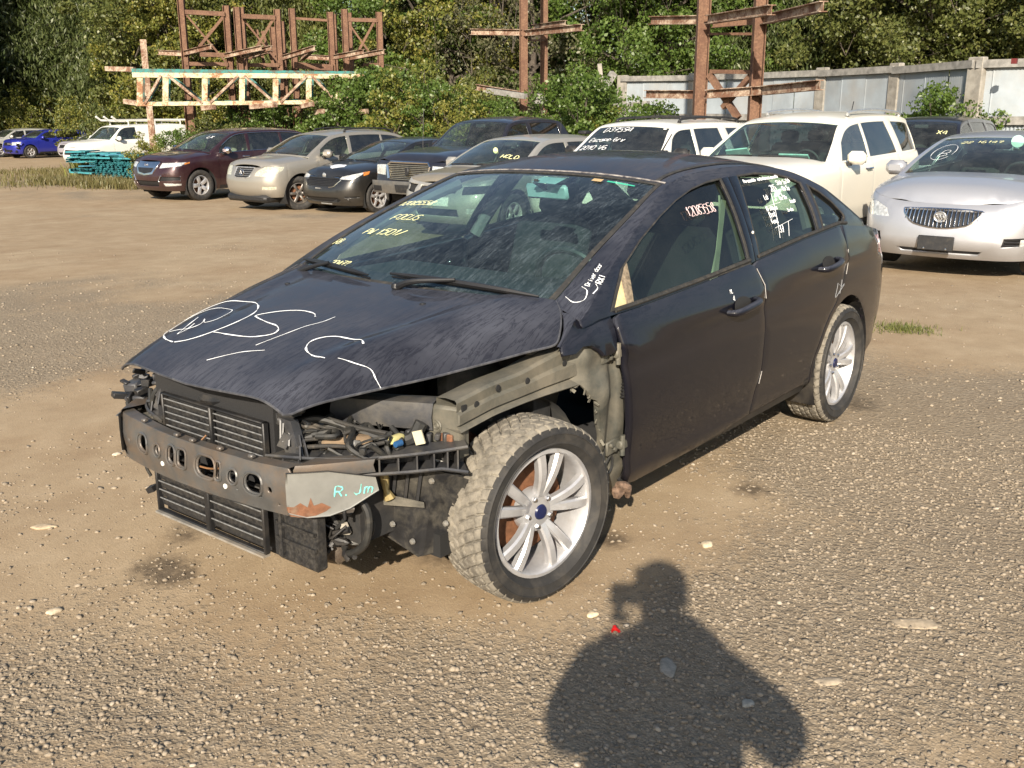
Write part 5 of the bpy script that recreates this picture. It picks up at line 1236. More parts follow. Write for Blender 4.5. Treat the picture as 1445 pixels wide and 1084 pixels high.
def txt(text, h, fn, mt, parent, r, seed, gap=.35, lift=.003, name='writing'):
    l, w = strokes(text, h, seed=seed, gap=gap); ink(name, l, fn, mt, parent, r=r, lift=lift); return w
Tv = lambda u0, t0, su=.74, tilt=0: (lambda uv: fc.T(np.stack([u0+np.asarray(uv)[:, 0]/su, v0+t0+np.asarray(uv)[:, 1]+tilt*np.asarray(uv)[:, 0]], 1)))
txt('12085558', .040, Tv(-.82, .60), YELINK, WS, .0022, 3); txt('FOCUS', .046, Tv(-.62, .45), YELINK, WS, .0024, 4); txt('PW 1501/', .044, Tv(-.66, .315), YELINK, WS, .0026, 5); txt('2047?', .030, Tv(-.56, .075), YELINK, WS, .0022, 6)
txt('RB', .04, Tv(-.82, .23), YELINK, WS, .002, 8)
m = MB(); p = fc.T([[.30, vh-.12]])[0]; 
panel('toll_sticker', [(.58, vh-.085), (.80, vh-.095), (.80, vh-.085), (.58, vh-.072)], fc.T, plain('green_strip', (.05, .45, .28), .6), WS, step=.1, rim=0, off=.002)
panel('screen_sticker', [(.46, vh-.090), (.54, vh-.092), (.54, vh-.065), (.46, vh-.063)], fc.T, plain('orange_sticker', (.55, .38, .18), .6), WS, step=.1, rim=0, off=.002)
panel('sensor_cover', [(-.02, vh-.12), (.20, vh-.13), (.21, vh-.055), (.0, vh-.05)], fc.T, plain('pale_sensor_cover', (.36, .52, .50), .6), WS, step=.1, rim=0, off=-.012)
# pillar writing
TP = lambda u0, t0: (lambda uv: fc.T(np.stack([u0-np.asarray(uv)[:, 1]/.78, v0+t0+np.asarray(uv)[:, 0]], 1)))
txt('Driver door', .016, TP(.955, .175), WHITEINK, WF, .0013, 2); txt('RXI', .022, TP(.998, .20), WHITEINK, WF, .0018, 3)
ink('writing', [cr([(.885, v0+.095), (.93, v0+.075), (.965, v0+.10), (.955, v0+.15), (.925, v0+.165)], 4), cr([(.985, v0+.14), (.992, v0+.175), (.975, v0+.195)], 3)], fc.T, WHITEINK, WF, r=.0018, lift=.003)
Gv = lambda x0, z0, k=0.0: (lambda uv: fc.G(np.stack([x0-np.asarray(uv)[:, 0], z0+np.asarray(uv)[:, 1]+k*np.asarray(uv)[:, 0]], 1))*np.array([1, 1, 1]))
def gtxt(text, h, x0, z0, k, mt, par, r, seed, gap=.35):
    l, w = strokes(text, h, seed=seed, gap=gap)
    mb = MB()
    fn = Gv(x0, z0, k)
    for s_ in l:
        P_ = fn(np.array(s_)); P_[:, 1] += .004-.016+.012; mb.tube([tuple(p) for p in P_], r, 4)
    mb.build('writing', mt, par, smooth=None)
gtxt('12085558', .036, -1.205, 1.222, .02, PINKINK, DL, .0016, 9)
for (t_, h, x0, z0, k) in (('Pre-assembly & parts harness assembly', .013, -1.80, 1.325, .02), ('205', .026, -2.0, 1.275, 0), ('62', .026, -2.04, 1.235, 0), ('Ldr', .02, -1.90, 1.245, 0), ('Side Sw', .020, -2.09, 1.300, 0), ('No Su', .020, -2.12, 1.272, 0), ('Sub', .018, -2.20, 1.305, 0), ('Drilling', .018, -1.865, 1.195, 0), ('Dent', .022, -1.865, 1.168, 0), ('Fend', .020, -1.86, 1.140, 0), ('hoody', .016, -2.13, 1.215, 0), ('Pu', .016, -2.09, 1.235, 0), ('3w gbu', .014, -2.06, 1.180, 0), ('37', .030, -1.90, 1.095, 0)):
    gtxt(t_, h, x0, z0, k, WHITEINK, DRL, .0014 if h < .025 else .0017, int(h*1e4)+len(t_), .22)
mb = MB()
for a, b in (((-1.985, 1.27), (-1.875, 1.075)), ((-1.875, 1.215), (-2.03, 1.225)), ((-1.865, 1.12), (-2.07, 1.145)), ((-2.02, 1.14), (-1.97, 1.075))):
    P_ = fc.G(np.array([[a[0]+(b[0]-a[0])*t, a[1]+(b[1]-a[1])*t] for t in np.linspace(0, 1, 6)])); P_[:, 1] += .001; mb.tube([tuple(p) for p in P_], .0012, 4)
mb.build('writing_grid', WHITEINK, DRL, smooth=None)
Pv = lambda x0, z0: (lambda uv: fc.P(np.stack([fc.sx(x0)+np.asarray(uv)[:, 0], z0+np.asarray(uv)[:, 1]], 1)))
txt('ML', .016, Pv(-1.262, .905), WHITEINK, DL, .0014, 1); txt('4', .022, Pv(-1.275, .872), WHITEINK, DL, .0016, 1)
# ------------------------------------------------------------------ the parked cars behind
MAROON = paint('maroon_paint', (.030, .006, .012), .16, .3, .4); GOLD = paint('silver_gold_paint', (.33, .31, .27), .25, .35, .5)
BLACKP = paint('black_paint', (.006, .007, .008), .09, .3, .0); NAVY = paint('dark_navy_paint', (.008, .009, .016), .10, .3, .1)
OLIVE = paint('dusty_beige_bonnet', (.16, .145, .115), .6, .5, .2); BEIGE = paint('silver_beige_paint', (.36, .35, .32), .3, .4, .4)
WHITEP = paint('white_paint', (.74, .72, .66), .12, .35, .0); CREAMP = paint('cream_white_paint', (.74, .71, .62), .10, .35, .0)
SILVER = paint('silver_paint', (.46, .47, .50), .14, .34, .55); BLUEP = paint('bright_blue_paint', (.010, .022, .30), .12, .25, .3)
LILAC = paint('lilac_silver_paint', (.46, .44, .50), .15, .35, .4); WVAN = paint('old_white_paint', (.70, .70, .66), .22, .45, .0); SILV2 = paint('far_silver_paint', (.50, .50, .46), .15, .35, .4)
GREENB = paint('black_green_paint', (.014, .018, .016), .12, .3, .2)
MESHM = plain('grille_mesh', (.012, .012, .013), .5); PEWTER = plain('pewter_bumper', (.16, .15, .135), .45, .5, var=.2, dirt=.3); SATIN = plain('satin_silver', (.55, .55, .54), .35, .7)
DWHEEL = plain('dark_alloy', (.16, .15, .14), .45, .6, var=.3, dirt=.4)
def lampq(y0, za, zb_, x1, zc, zd): return [('y', y0, za), ('x', x1, zc), ('x', x1-.04, zd), ('y', y0+.03, zb_)]
def place(name, x, y, rz, label, cat, group=None, dz=0.0):
    return empty(name, (x, y, gzf(x, y)+dz), rz, label, cat, group)
def bars(root, c, name, ys, zs0, zs1, mt, r=.008, dep=.0, vertical=True):
    for y in ys:
        z0, z1 = (zs0(y), zs1(y)) if callable(zs0) else (zs0, zs1)
        P_ = c.P([[c.sy(y), z] for z in np.linspace(z0, z1, 5)]); m = MB(); m.tube([tuple(p+np.array([dep, 0, 0])) for p in P_], r, 5); m.build(name, mt, root)
def hbars(root, c, name, zs, y0f, y1f, mt, r=.008, dep=.0):
    for z in zs:
        P_ = c.P([[c.sy(y), z] for y in np.linspace(y0f(z), y1f(z), 13)]); m = MB(); m.tube([tuple(p+np.array([dep, 0, 0])) for p in P_], r, 5); m.build(name, mt, root)
def sticker(root, c, uv, name='screen_sticker', mt=None, w=.05, h=.05):
    panel(name, [(uv[0], uv[1]), (uv[0]+w, uv[1]), (uv[0]+w, uv[1]+h), (uv[0], uv[1]+h)], c.T, mt or CARD, root, step=.1, rim=0, off=.004)
def scr(c):  # screen writing: u across (car left is to the right in the picture), up the screen
    v0_, v1_ = c.rvk[c.vs[0]], c.rvk[c.vs[1]]
    return lambda uv: c.T(np.stack([np.asarray(uv)[:, 0], v0_+(v1_-v0_)*np.asarray(uv)[:, 1]], 1))
def scrtext(root, c, text, u, t, h, mt, r=.005, seed=1, tilt=0.0):
    L_ = c.rvk[c.vs[1]]-c.rvk[c.vs[0]]; l, _ = strokes(text, h, seed=seed); l = [[(u+a/.68, t+(b+tilt*a)/L_) for a, b in q] for q in l]
    ink('screen_writing', l, scr(c), mt, root, r=r, lift=.004)
def wiper2(root, c):
    m = MB(); v = c.rvk[c.vs[0]]
    for ua, ub in ((-.75, -.1), (.0, .7)): m.tube([tuple(c.T([[ua+(ub-ua)*t, v+.04]])[0]+np.array([.01, 0, .015])) for t in np.linspace(0, 1, 5)], .012, 5)
    m.build('wipers', BLACKTRIM, root)

# maroon SUV
c = Car(wb=2.75, fo=.93, ro=1.15, w=.985, zb=.26, Rt=.372, tw=.25, rim=.235, style=(5, 'fat'), doors=(-.55, -1.60, -2.62), fender=True,
        top=[(.93, .93), (.6, .99), (0, 1.06), (-.5, 1.11), (-2.5, 1.16), (-3.9, 1.20)],
        rail=[(-.38, 1.13, .20, .05), (-.75, 1.35, .14, .05), (-1.25, 1.585, .07, .04), (-2.0, 1.64, 0, .06), (-3.0, 1.63, -.02, .06), (-3.50, 1.56, -.05, .05), (-3.75, 1.35, -.08, .03), (-3.86, 1.20, -.1, .02)], vs=(0, 2, 5, 5),
        hood=(.78, -.36), hoodc=[(.93, .97), (.6, 1.08), (.2, 1.14), (-.38, 1.19)], k1=.38, k2=.25, mirror=(-.72, 1.16), handle_mat=CHROME, mirror_mat=CHROME,
        splits=[(-.62, -1.50, -.06, -.08), (-1.58, -2.62, -.10, -.05), (-2.70, -3.55, -.04, .16)],
        front=[('+grille_shield', [(.0, .93), (.25, .935), (.45, .945), (.42, .84), (.30, .66), (.0, .62), (-.30, .66), (-.42, .84), (-.45, .945), (-.25, .935)], .02, CHROME, False),
               ('+grille_mouth', [(0, .80), (.33, .80), (.25, .70), (.0, .665), (-.25, .70), (-.33, .80)], .026, MESHM, False),
               ('headlight', [('y', .50, .80), ('x', .52, .86), ('x', .36, .945), ('y', .53, .925)], .004, HEAD, True),
               ('fog_vent', [('y', .48, .50), ('y', .93, .52), ('y', .93, .60), ('y', .56, .61)], .03, MESHM, True),
               ('lower_mouth', [(-.44, .36), (.44, .36), (.5, .50), (-.5, .50)], .04, MESHM, False), ('+fog_light', [('y', .66, .38), ('x', .55, .40), ('x', .55, .44), ('y', .62, .45)], .004, HEAD, True)])
T_ = place('maroon_suv', -12.1, -19.75, .02, 'dark maroon SUV with a silver shield grille, leftmost of the front row', 'suv', 'cars parked in the yard')
build_car(T_, c, MAROON, glassm=GLASS, glassr=GLASSD, seatm=SEATTAN); wiper2(T_, c)
panel('amber_marker', [(c.sx(.45), .885), (c.sx(.30), .91), (c.sx(.28), .945), (c.sx(.42), .93)], c.P, AMBER, T_, step=.1, rim=0, off=.004)
for s in (1, -1):
    m = MB(); P_ = c.P([[s*c.sy(q), z] for q, z in ((.47, .49), (.93, .51), (.94, .61), (.55, .625), (.47, .49))]); m.tube([tuple(p) for p in P_], .012, 5); m.build('chrome_trim', CHROME, T_)
m = MB(); P_ = [c.G([[x, float(np.interp(x, c.rr[::-1, 0], c.rr[::-1, 1]))-.045]])[0] for x in np.linspace(-.75, -3.5, 22)]; m.tube([tuple(p+np.array([0, .004, 0])) for p in P_], .009, 5); m.tube([tuple(c.G([[x, float(c.eZ(x))+.02]])[0]+np.array([0, .004, 0])) for x in np.linspace(-.6, -3.55, 12)], .009, 5); m.build('chrome_trim', CHROME, T_)
m = MB(); p = c.P([[0, .745+.13]])[0]; m.tube([(p[0]+.03, .06*math.sin(q), .875+.045*math.cos(q)) for q in np.linspace(0.5, 2*PI-.5, 14)], .009, 5); m.beam((p[0]+.03, -.045, .86), (p[0]+.03, .045, .86), .014); m.build('badge', CHROME, T_)
scrtext(T_, c, 'LX', .30, .60, .10, WHITEINK, .007)
# silver-gold SUV
c = Car(wb=2.715, fo=.90, ro=1.02, w=.92, zb=.30, Rt=.358, tw=.23, rim=.22, style=(6, 'mid'), doors=(-.50, -1.52, -2.50), fender=True, steer=-.42,
        top=[(.9, .90), (.6, .96), (0, 1.03), (-.5, 1.07), (-2.5, 1.12), (-3.7, 1.16)],
        rail=[(-.28, 1.09, .20, .05), (-.65, 1.30, .13, .05), (-1.12, 1.515, .07, .04), (-1.8, 1.58, 0, .06), (-2.6, 1.575, -.02, .06), (-3.05, 1.52, -.05, .05), (-3.45, 1.34, -.08, .03), (-3.62, 1.17, -.1, .02)], vs=(0, 2, 5, 5),
        hood=(.74, -.28), hoodc=[(.9, .95), (.6, 1.05), (.2, 1.10), (-.30, 1.15)], k1=.42, k2=.25, mirror=(-.66, 1.13), handle_mat=GOLD,
        splits=[(-.58, -1.42, -.08, -.08), (-1.50, -2.42, -.10, -.10), (-2.50, -3.28, -.06, .12)], roofrails=(-1.55, -3.0),
        front=[('grille', [(-.33, .90), (.33, .90), (.27, .72), (.18, .69), (-.18, .69), (-.27, .72)], .02, MESHM, False),
               ('headlight', [('y', .42, .74), ('y', .78, .73), ('x', .44, .86), ('x', .40, .93), ('y', .62, .93), ('y', .46, .84)], .004, HAZE, True),
               ('fog_light', [('y', .60, .46), ('y', .84, .47), ('y', .84, .53), ('y', .60, .53)], .01, HAZE, True)])
T_ = place('silver_gold_suv', -11.46, -15.1, -.02, 'silver-gold SUV with yellowed headlights and its front wheel turned', 'suv', 'cars parked in the yard')
build_car(T_, c, GOLD, glassr=GLASSD, seatm=SEATTAN, wmat=DWHEEL); wiper2(T_, c)
P_ = c.P([[c.sy(q), z] for q, z in ((-.33, .90), (.33, .90), (.27, .72), (.18, .69), (-.18, .69), (-.27, .72), (-.33, .90))]); m = MB(); m.tube([tuple(p) for p in P_], .014, 5); m.build('grille_frame', SATIN, T_)
m = MB(); x_ = float(c.P([[0, .8]])[0][0]); m.tube([(x_+.01, .075*math.sin(q), .80+.055*math.cos(q)) for q in np.linspace(0, 2*PI, 18)], .009, 5); m.tube([(x_+.01, -.03, .84), (x_+.01, -.01, .77), (x_+.01, .05, .785)], .008, 5); m.build('badge', CHROME, T_)
hbars(T_, c, 'grille_bar', (.74, .78, .82, .86), lambda z: -.27-(z-.74)*.4, lambda z: .27+(z-.74)*.4, SATIN, .005, -.012)
m = MB(); m.box((.55, 0, .27), (.5, 1.35, .16), bev=.05); m.build('lower_bumper', BLACKTRIM, T_)
# black small saloon with a big mouth grille
c = Car(wb=2.648, fo=.86, ro=1.0, w=.905, zb=.18, Rt=.318, tw=.21, rim=.21, style=(5, 'mid'), doors=(-.45, -1.57, -2.60), fender=True, plan=None,
        top=[(.88, .72), (.6, .79), (.2, .86), (-.3, .94), (-1.1, .97), (-2.1, 1.04), (-3.0, 1.07), (-3.65, 1.0)],
        rail=[(-.26, .950, .14, .05), (-.56, 1.105, .11, .05), (-.90, 1.245, .07, .042), (-1.21, 1.352, .03, .035), (-1.5, 1.388, .02, .055), (-1.9, 1.400, 0, .062), (-2.28, 1.378, -.04, .058), (-2.58, 1.305, -.08, .045), (-3.06, 1.105, -.12, .02)],
        vs=(0, 3, 6, 8), hood=(.74, -.27), hoodc=[(.88, .76), (.6, .885), (.2, .965), (-.28, 1.02)], k1=.42, k2=.5, mirror=(-.60, 1.0), deck=(-3.06, -3.6, [(-3.0, 1.12), (-3.4, 1.10), (-3.66, 1.02)], .12),
        splits=[(-.55, -1.52, -.05, -.09), (-1.62, -2.30, -.14, -.06), (-2.38, -2.78, -.04, .05)],
        front=[('grille', [(-.48, .72), (.48, .72), (.56, .68), (.42, .56), (.30, .545), (-.30, .545), (-.42, .56), (-.56, .68)], .02, MESHM, False),
               ('headlight', [('y', .52, .70), ('y', .80, .69), ('x', .40, .79), ('x', .24, .85), ('y', .80, .80), ('y', .56, .755)], .004, HEAD, True),
               ('lower_grille', [(-.50, .24), (.50, .24), (.58, .29), (.52, .345), (-.52, .345), (-.58, .29)], .03, MESHM, False),
               ('fog_pocket', [('y', .66, .33), ('y', .86, .34), ('y', .86, .37), ('y', .66, .37)], .02, MESHM, True)])
T_ = place('black_saloon', -11.75, -13.0, -.05, 'small black saloon with a chrome-edged trapezoid grille beside the silver-gold SUV', 'car', 'cars parked in the yard')
build_car(T_, c, BLACKP); wiper2(T_, c)
panel('amber_marker', [(c.sx(.38), .76), (c.sx(.25), .79), (c.sx(.20), .845), (c.sx(.36), .83)], c.P, AMBER, T_, step=.1, rim=0, off=.004)
P_ = c.P([[c.sy(q), z] for q, z in ((-.48, .725), (.48, .725), (.57, .68), (.42, .555), (.30, .54))]); m = MB(); m.tube([tuple(p) for p in P_], .010, 5); m.build('grille_frame', CHROME, T_)
m = MB(); P_ = c.P([[0, .53]])[0]; m.box((P_[0]+.015, 0, .515), (.01, .16, .02)); P2 = c.P([[0, .22]])[0]; m.box((P2[0]+.015, .18, .215), (.01, .34, .018)); P3 = c.P([[c.sy(.72), .31]])[0]; m.box((P3[0]+.01, .72, .315), (.01, .16, .012), (0, 0, -.5)); m.build('bright_strips', SATIN, T_)
hbars(T_, c, 'grille_bar', (.58, .61, .64, .67, .70), lambda z: -.36-(z-.58)*1.0, lambda z: .36+(z-.58)*1.0, BLACKTRIM, .006, -.014)
m = MB(); m.lathe([(0, .006), (.05, .004), (.055, 0)], 18, 'X', c=(float(c.P([[0, .715]])[0][0])-.03, 0, .755)); m.build('badge', SATIN, T_)
splat = lambda uv: c.H(uv); rg4 = random.Random(9)
panel('bird_mess', [(.42+.16*math.cos(a)*(.6+.6*rg4.random()), .12+.24*math.sin(a)*(.6+.6*rg4.random())) for a in np.linspace(0, 2*PI, 18)[:-1]], c.H, plain('chalky_splash', (.62, .64, .68), .9, var=.2), T_, step=.1, rim=0, off=.006)
# black pickup
c = Car(wb=3.57, fo=1.0, ro=1.2, w=1.0, zb=.38, Rt=.405, tw=.27, rim=.25, style=(5, 'fat'), doors=(-.65, -1.75, -2.75), fender=True, kind='pickup',
        plan=[(1.0, 0), (.995, .3), (.975, .6), (.93, .85), (.84, .96), (.6, .99), (0, 1.0), (-1.5, 1.0), (-3.5, 1.0), (-4.6, .99), (-4.72, .9), (-4.77, .5), (-4.77, 0)],
        off_front=[(0, -.02), (.3, 0), (.55, -.04), (.8, -.05), (.93, -.07), (1, -.12)],
        top=[(1.0, .98), (.6, 1.02), (0, 1.07), (-.65, 1.12), (-2.9, 1.15), (-4.77, 1.15)],
        rail=[(-.58, 1.135, .14, .05), (-.88, 1.38, .10, .05), (-1.25, 1.66, .05, .045), (-1.9, 1.72, 0, .06), (-2.55, 1.71, 0, .06), (-2.86, 1.66, -.02, .05), (-3.02, 1.40, -.03, .02), (-3.08, 1.15, -.04, .01)], vs=(0, 2, 5, 7),
        hood=(.86, -.58), hoodc=[(1.0, 1.04), (.6, 1.14), (.2, 1.19), (-.6, 1.24)], hoodp=4.5, k1=.30, k2=.2, mirror=(-.95, 1.20), deck=(-3.1, -4.72, [(-3.0, 1.17), (-4.8, 1.17)], 0), deck_mat=BLACKTRIM,
        splits=[(-.78, -1.66, -.10, -.04), (-1.76, -2.72, -.06, -.0)],
        front=[('grille', [(-.50, .955), (.50, .955), (.56, .90), (.50, .66), (.42, .62), (-.42, .62), (-.50, .66), (-.56, .90)], .03, MESHM, False),
               ('headlight', [('y', .62, .72), ('x', .78, .74), ('x', .74, .90), ('y', .62, .92)], .004, HEAD, True),
               ('+steel_bumper', [('y', -.985, .40), ('y', .985, .40), ('y', .985, .60), ('y', -.985, .60)], .09, PEWTER, False),
               ('+number_recess', [(-.2, .43), (.2, .43), (.22, .56), (-.22, .56)], .095, BLACKTRIM, False),
               ('+fog_pocket', [('y', .60, .44), ('y', .84, .44), ('y', .84, .53), ('y', .60, .53)], .095, MESHM, True)])
T_ = place('black_pickup', -12.1, -10.75, -.01, 'black pickup truck with a bright slatted grille and pewter bumper', 'pickup truck', 'cars parked in the yard', .06)
build_car(T_, c, NAVY, glassr=GLASSD); wiper2(T_, c)
P_ = c.P([[c.sy(q), z] for q, z in ((-.50, .66), (-.57, .90), (-.50, .965), (.50, .965), (.57, .90), (.50, .66))]); m = MB(); m.tube([tuple(p+np.array([.01, 0, 0])) for p in P_], .026, 6); m.build('grille_frame', CHROME, T_)
hbars(T_, c, 'grille_bar', [.65+.033*i for i in range(9)], lambda z: -.50-(z-.65)*.2, lambda z: .50+(z-.65)*.2, plain('brassy_chrome', (.48, .44, .34), .3, .8), .009, -.005)
m = MB(); x_ = float(c.P([[0, .8]])[0][0]); m.box((x_+.02, 0, .80), (.03, .10, .15), bev=.02); m.build('badge', BLACKTRIM, T_)
m = MB(); p = c.eY(-.2); m.tube([(-.35, -.86, 1.12), (-.42, -.88, 1.95)], .006, 4); m.build('aerial', BLACKTRIM, T_)
# beige one, damaged front
c = Car(wb=2.62, fo=.88, ro=1.0, w=.85, zb=.24, Rt=.325, tw=.2, rim=.20, style=(5, 'mid'), doors=(-.45, -1.62, -2.50), fender=True,
        top=[(.88, .80), (.6, .86), (.1, .91), (-.3, .95), (-2.0, .99), (-3.62, 1.02)],
        rail=[(-.26, .965, .16, .04), (-.60, 1.16, .11, .04), (-1.08, 1.355, .05, .035), (-1.6, 1.39, 0, .05), (-2.3, 1.385, -.02, .05), (-2.8, 1.34, -.04, .05), (-3.25, 1.20, -.06, .03), (-3.5, 1.03, -.08, .02)], vs=(0, 2, 5, 7),
        hood=(.74, -.26), hoodc=[(.88, .84), (.6, .92), (.2, .97), (-.28, 1.02)], hood_mat=OLIVE, k1=.40, k2=.4, mirror=(-.62, .99),
        splits=[(-.58, -1.52, -.04, -.06), (-1.60, -2.45, -.06, -.02), (-2.52, -3.15, -.04, .06)],
        front=[('grille', [(-.40, .78), (.40, .78), (.36, .68), (-.36, .68)], .03, MESHM, False), ('headlight_socket', [('y', .46, .66), ('x', .56, .69), ('x', .50, .80), ('y', .46, .79)], .05, DARK, True),
               ('lower_grille', [(-.42, .34), (.42, .34), (.40, .46), (-.40, .46)], .04, MESHM, False), ('+number_plate', [(-.26, .50), (.26, .50), (.26, .62), (-.26, .62)], .012, CARD, False), ('fog_light', [('y', .54, .40), ('y', .72, .41), ('y', .72, .48), ('y', .54, .48)], .01, HEAD, True)])
T_ = place('beige_hatchback', -8.95, -7.25, .03, 'silver-beige car with a dull olive bonnet and yellow HOLD on its windscreen', 'car', 'cars parked in the yard')
build_car(T_, c, BEIGE); scrtext(T_, c, 'HOLD', .36, .28, .085, YELINK, .006); wiper2(T_, c)
m = MB(); p = scr(c)([[.05, .5]])[0]; m.lathe([(0, .004), (.045, .004), (.045, 0)], 16, 'X', c=tuple(p+[.01, 0, 0])); m.build('round_sticker', YELINK, T_)
m = MB(); m.tube([(-1.9, .3, 1.45), (-1.92, .3, 1.70)], .004, 4); m.box((-2.55, .35, 1.46), (.22, .16, .06), bev=.02); m.build('roof_aerial', BLACKTRIM, T_)
# white compact SUV
c = Car(wb=2.62, fo=.82, ro=.99, w=.89, zb=.32, Rt=.352, tw=.225, rim=.205, style=(5, 'mid'), doors=(-.48, -1.48, -2.42), fender=True,
        plan=None, top=[(.82, .98), (.4, 1.02), (-.4, 1.08), (-3.5, 1.12)],
        rail=[(-.36, 1.10, .14, .04), (-.62, 1.30, .10, .04), (-.98, 1.55, .05, .035), (-1.5, 1.60, 0, .05), (-2.6, 1.60, -.02, .05), (-3.28, 1.56, -.04, .05), (-3.45, 1.35, -.06, .03), (-3.52, 1.13, -.08, .02)], vs=(0, 2, 5, 5),
        hood=(.68, -.36), hoodc=[(.82, 1.02), (.5, 1.10), (.1, 1.13), (-.38, 1.17)], hoodp=5, k1=.34, k2=.1, mirror=(-.66, 1.16), mirror_mat=BLACKTRIM, wm=.075,
        splits=[(-.62, -1.42, -.20, -.02), (-1.49, -2.44, -.03, .14), (-2.66, -3.34, .12, .06)], roofrails=(-1.3, -3.2), rail_mat=BLACKTRIM,
        front=[('grille', [(-.40, .92), (.40, .92), (.38, .72), (-.38, .72)], .02, MESHM, False), ('headlight', [('y', .46, .72), ('x', .52, .74), ('x', .48, .92), ('y', .46, .92)], .004, HEAD, True), ('lower_grille', [(-.5, .42), (.5, .42), (.5, .54), (-.5, .54)], .03, MESHM, False)])
T_ = place('white_compact_suv', -9.5, -5.35, .0, 'white compact SUV with black roof rails and white writing on its windscreen', 'suv', 'cars parked in the yard')
WHT = glass('dark_screen', (.25, .36, .38), .08, .08)
c.screen = WHT; build_car(T_, c, WHITEP, glassr=GLASSD)
scrtext(T_, c, 'D37594', -.62, .74, .10, WHITEINK, .005, 4); scrtext(T_, c, 'Escape 6ry', -.78, .46, .075, WHITEINK, .0045, 5); scrtext(T_, c, '2010 V6', -.84, .22, .085, WHITEINK, .005, 6)
sticker(T_, c, (.80, c.rvk[2]-.10), w=.07, h=.03)
m = MB()
for x in (-1.75, -2.6):
    G = [tuple(c.T([[u, c.rv[np.argmin(np.abs(c.rr[12:60, 0]-x))+12]]])[0]+np.array([0, 0, .045+.0*u])) for u in np.linspace(-.86, .86, 9)]; m.tube(G, .018, 6)
m.build('roof_crossbar', BLACKTRIM, T_)
# cream-white large SUV
c = Car(wb=3.02, fo=.98, ro=1.10, w=.99, zb=.26, Rt=.37, tw=.255, rim=.235, style=(6, 'mid'), doors=(-.58, -1.72, -2.82), fender=True,
        top=[(.98, .98), (.6, 1.02), (0, 1.07), (-.5, 1.10), (-2.5, 1.14), (-4.12, 1.17)],
        rail=[(-.34, 1.105, .18, .05), (-.70, 1.33, .12, .05), (-1.16, 1.58, .06, .045), (-1.8, 1.665, 0, .06), (-3.0, 1.675, -.02, .06), (-3.78, 1.62, -.05, .05), (-3.98, 1.40, -.08, .03), (-4.08, 1.18, -.1, .02)], vs=(0, 2, 5, 5),
        hood=(.82, -.34), hoodc=[(.98, 1.03), (.6, 1.12), (.2, 1.16), (-.36, 1.19)], hoodp=4.5, k1=.36, k2=.2, mirror=(-.80, 1.14), handle_mat=CHROME, roofrails=(-1.6, -3.7), rail_mat=SATIN, wm=.075,
        splits=[(-.72, -1.66, -.14, -.06), (-1.72, -2.84, -.06, .12), (-3.06, -3.86, .10, .08)],
        front=[('grille', [(-.42, .94), (.42, .94), (.38, .68), (-.38, .68)], .02, MESHM, False), ('headlight', [('y', .48, .74), ('x', .58, .77), ('x', .46, .95), ('y', .48, .93)], .004, HEAD, True), ('lower_grille', [(-.5, .40), (.5, .40), (.5, .52), (-.5, .52)], .03, MESHM, False)])
T_ = place('cream_white_suv', -9.6, -3.05, .0, 'large cream-white SUV with silver roof rails between the white compact SUV and silver saloon', 'suv', 'cars parked in the yard')
build_car(T_, c, CREAMP, glassr=GLASSD, glassm=glass('bluish_glass', (.38, .52, .54), .09, .12)); wiper2(T_, c)
m = MB(); m.box((-.62, .30, 1.17), (.02, .40, .10), (0, .9, 0)); m.box((-.62, -.50, 1.19), (.02, .30, .20), (.2, .9, .3)); m.build('paper_on_dash', plain('pale_green_paper', (.42, .66, .60), .8), T_)
m = MB(); m.tube([(-3.3, 0, 1.73), (-3.36, 0, 1.88)], .007, 5); m.build('aerial', BLACKTRIM, T_)
# silver saloon with waterfall grille
c = Car(wb=2.74, fo=.97, ro=1.12, w=.925, zb=.20, Rt=.34, tw=.23, rim=.235, style=(7, 'mid'), doors=(-.52, -1.62, -2.66), fender=True,
        plan=[(.97, 0), (.962, .2), (.935, .42), (.875, .62), (.74, .79), (.50, .885), (.0, .91), (-.9, .925), (-1.8, .925), (-2.74, .905), (-3.4, .86), (-3.75, .74), (-3.84, .45), (-3.86, 0)],
        top=[(.97, .755), (.7, .82), (.3, .89), (-.3, .96), (-1.2, .98), (-2.4, 1.02), (-3.3, 1.05), (-3.86, .98)], off_front=[(0, -.12), (.14, -.05), (.3, 0), (.5, -.005), (.7, -.03), (.88, -.075), (1, -.15)],
        rail=[(-.30, .965, .17, .04), (-.62, 1.13, .12, .04), (-1.02, 1.275, .08, .04), (-1.36, 1.36, .04, .035), (-1.8, 1.395, 0, .055), (-2.3, 1.37, -.03, .055), (-2.75, 1.28, -.06, .04), (-3.22, 1.08, -.1, .02)], vs=(0, 3, 5, 7),
        hood=(.80, -.30), hoodc=[(.97, .81), (.7, .925), (.3, 1.015), (-.30, 1.035)], hoodp=3.2, k1=.42, k2=.35, mirror=(-.68, 1.0), deck=(-3.22, -3.82, [(-3.1, 1.10), (-3.5, 1.09), (-3.86, 1.0)], .1),
        splits=[(-.62, -1.58, -.06, -.08), (-1.66, -2.60, -.14, .0)],
        front=[('grille', [(-.40, .700), (0, .712), (.40, .700), (.37, .64), (.26, .55), (0, .515), (-.26, .55), (-.37, .64)], .03, MESHM, False),
               ('headlight', [('y', .54, .60), ('y', .80, .60), ('x', .47, .69), ('x', .30, .80), ('y', .74, .745), ('y', .60, .69)], .004, HEAD, True),
               ('lower_grille', [(-.44, .295), (.44, .295), (.40, .240), (-.40, .240)], .03, MESHM, False),
               ('fog_vent', [('y', .60, .34), ('y', .86, .37), ('y', .86, .45), ('y', .62, .44)], .025, MESHM, True)])
T_ = place('silver_saloon', -9.30, -.33, .02, 'silver saloon with a chrome waterfall grille and blank black plate at the right edge', 'car', 'cars parked in the yard', .03)
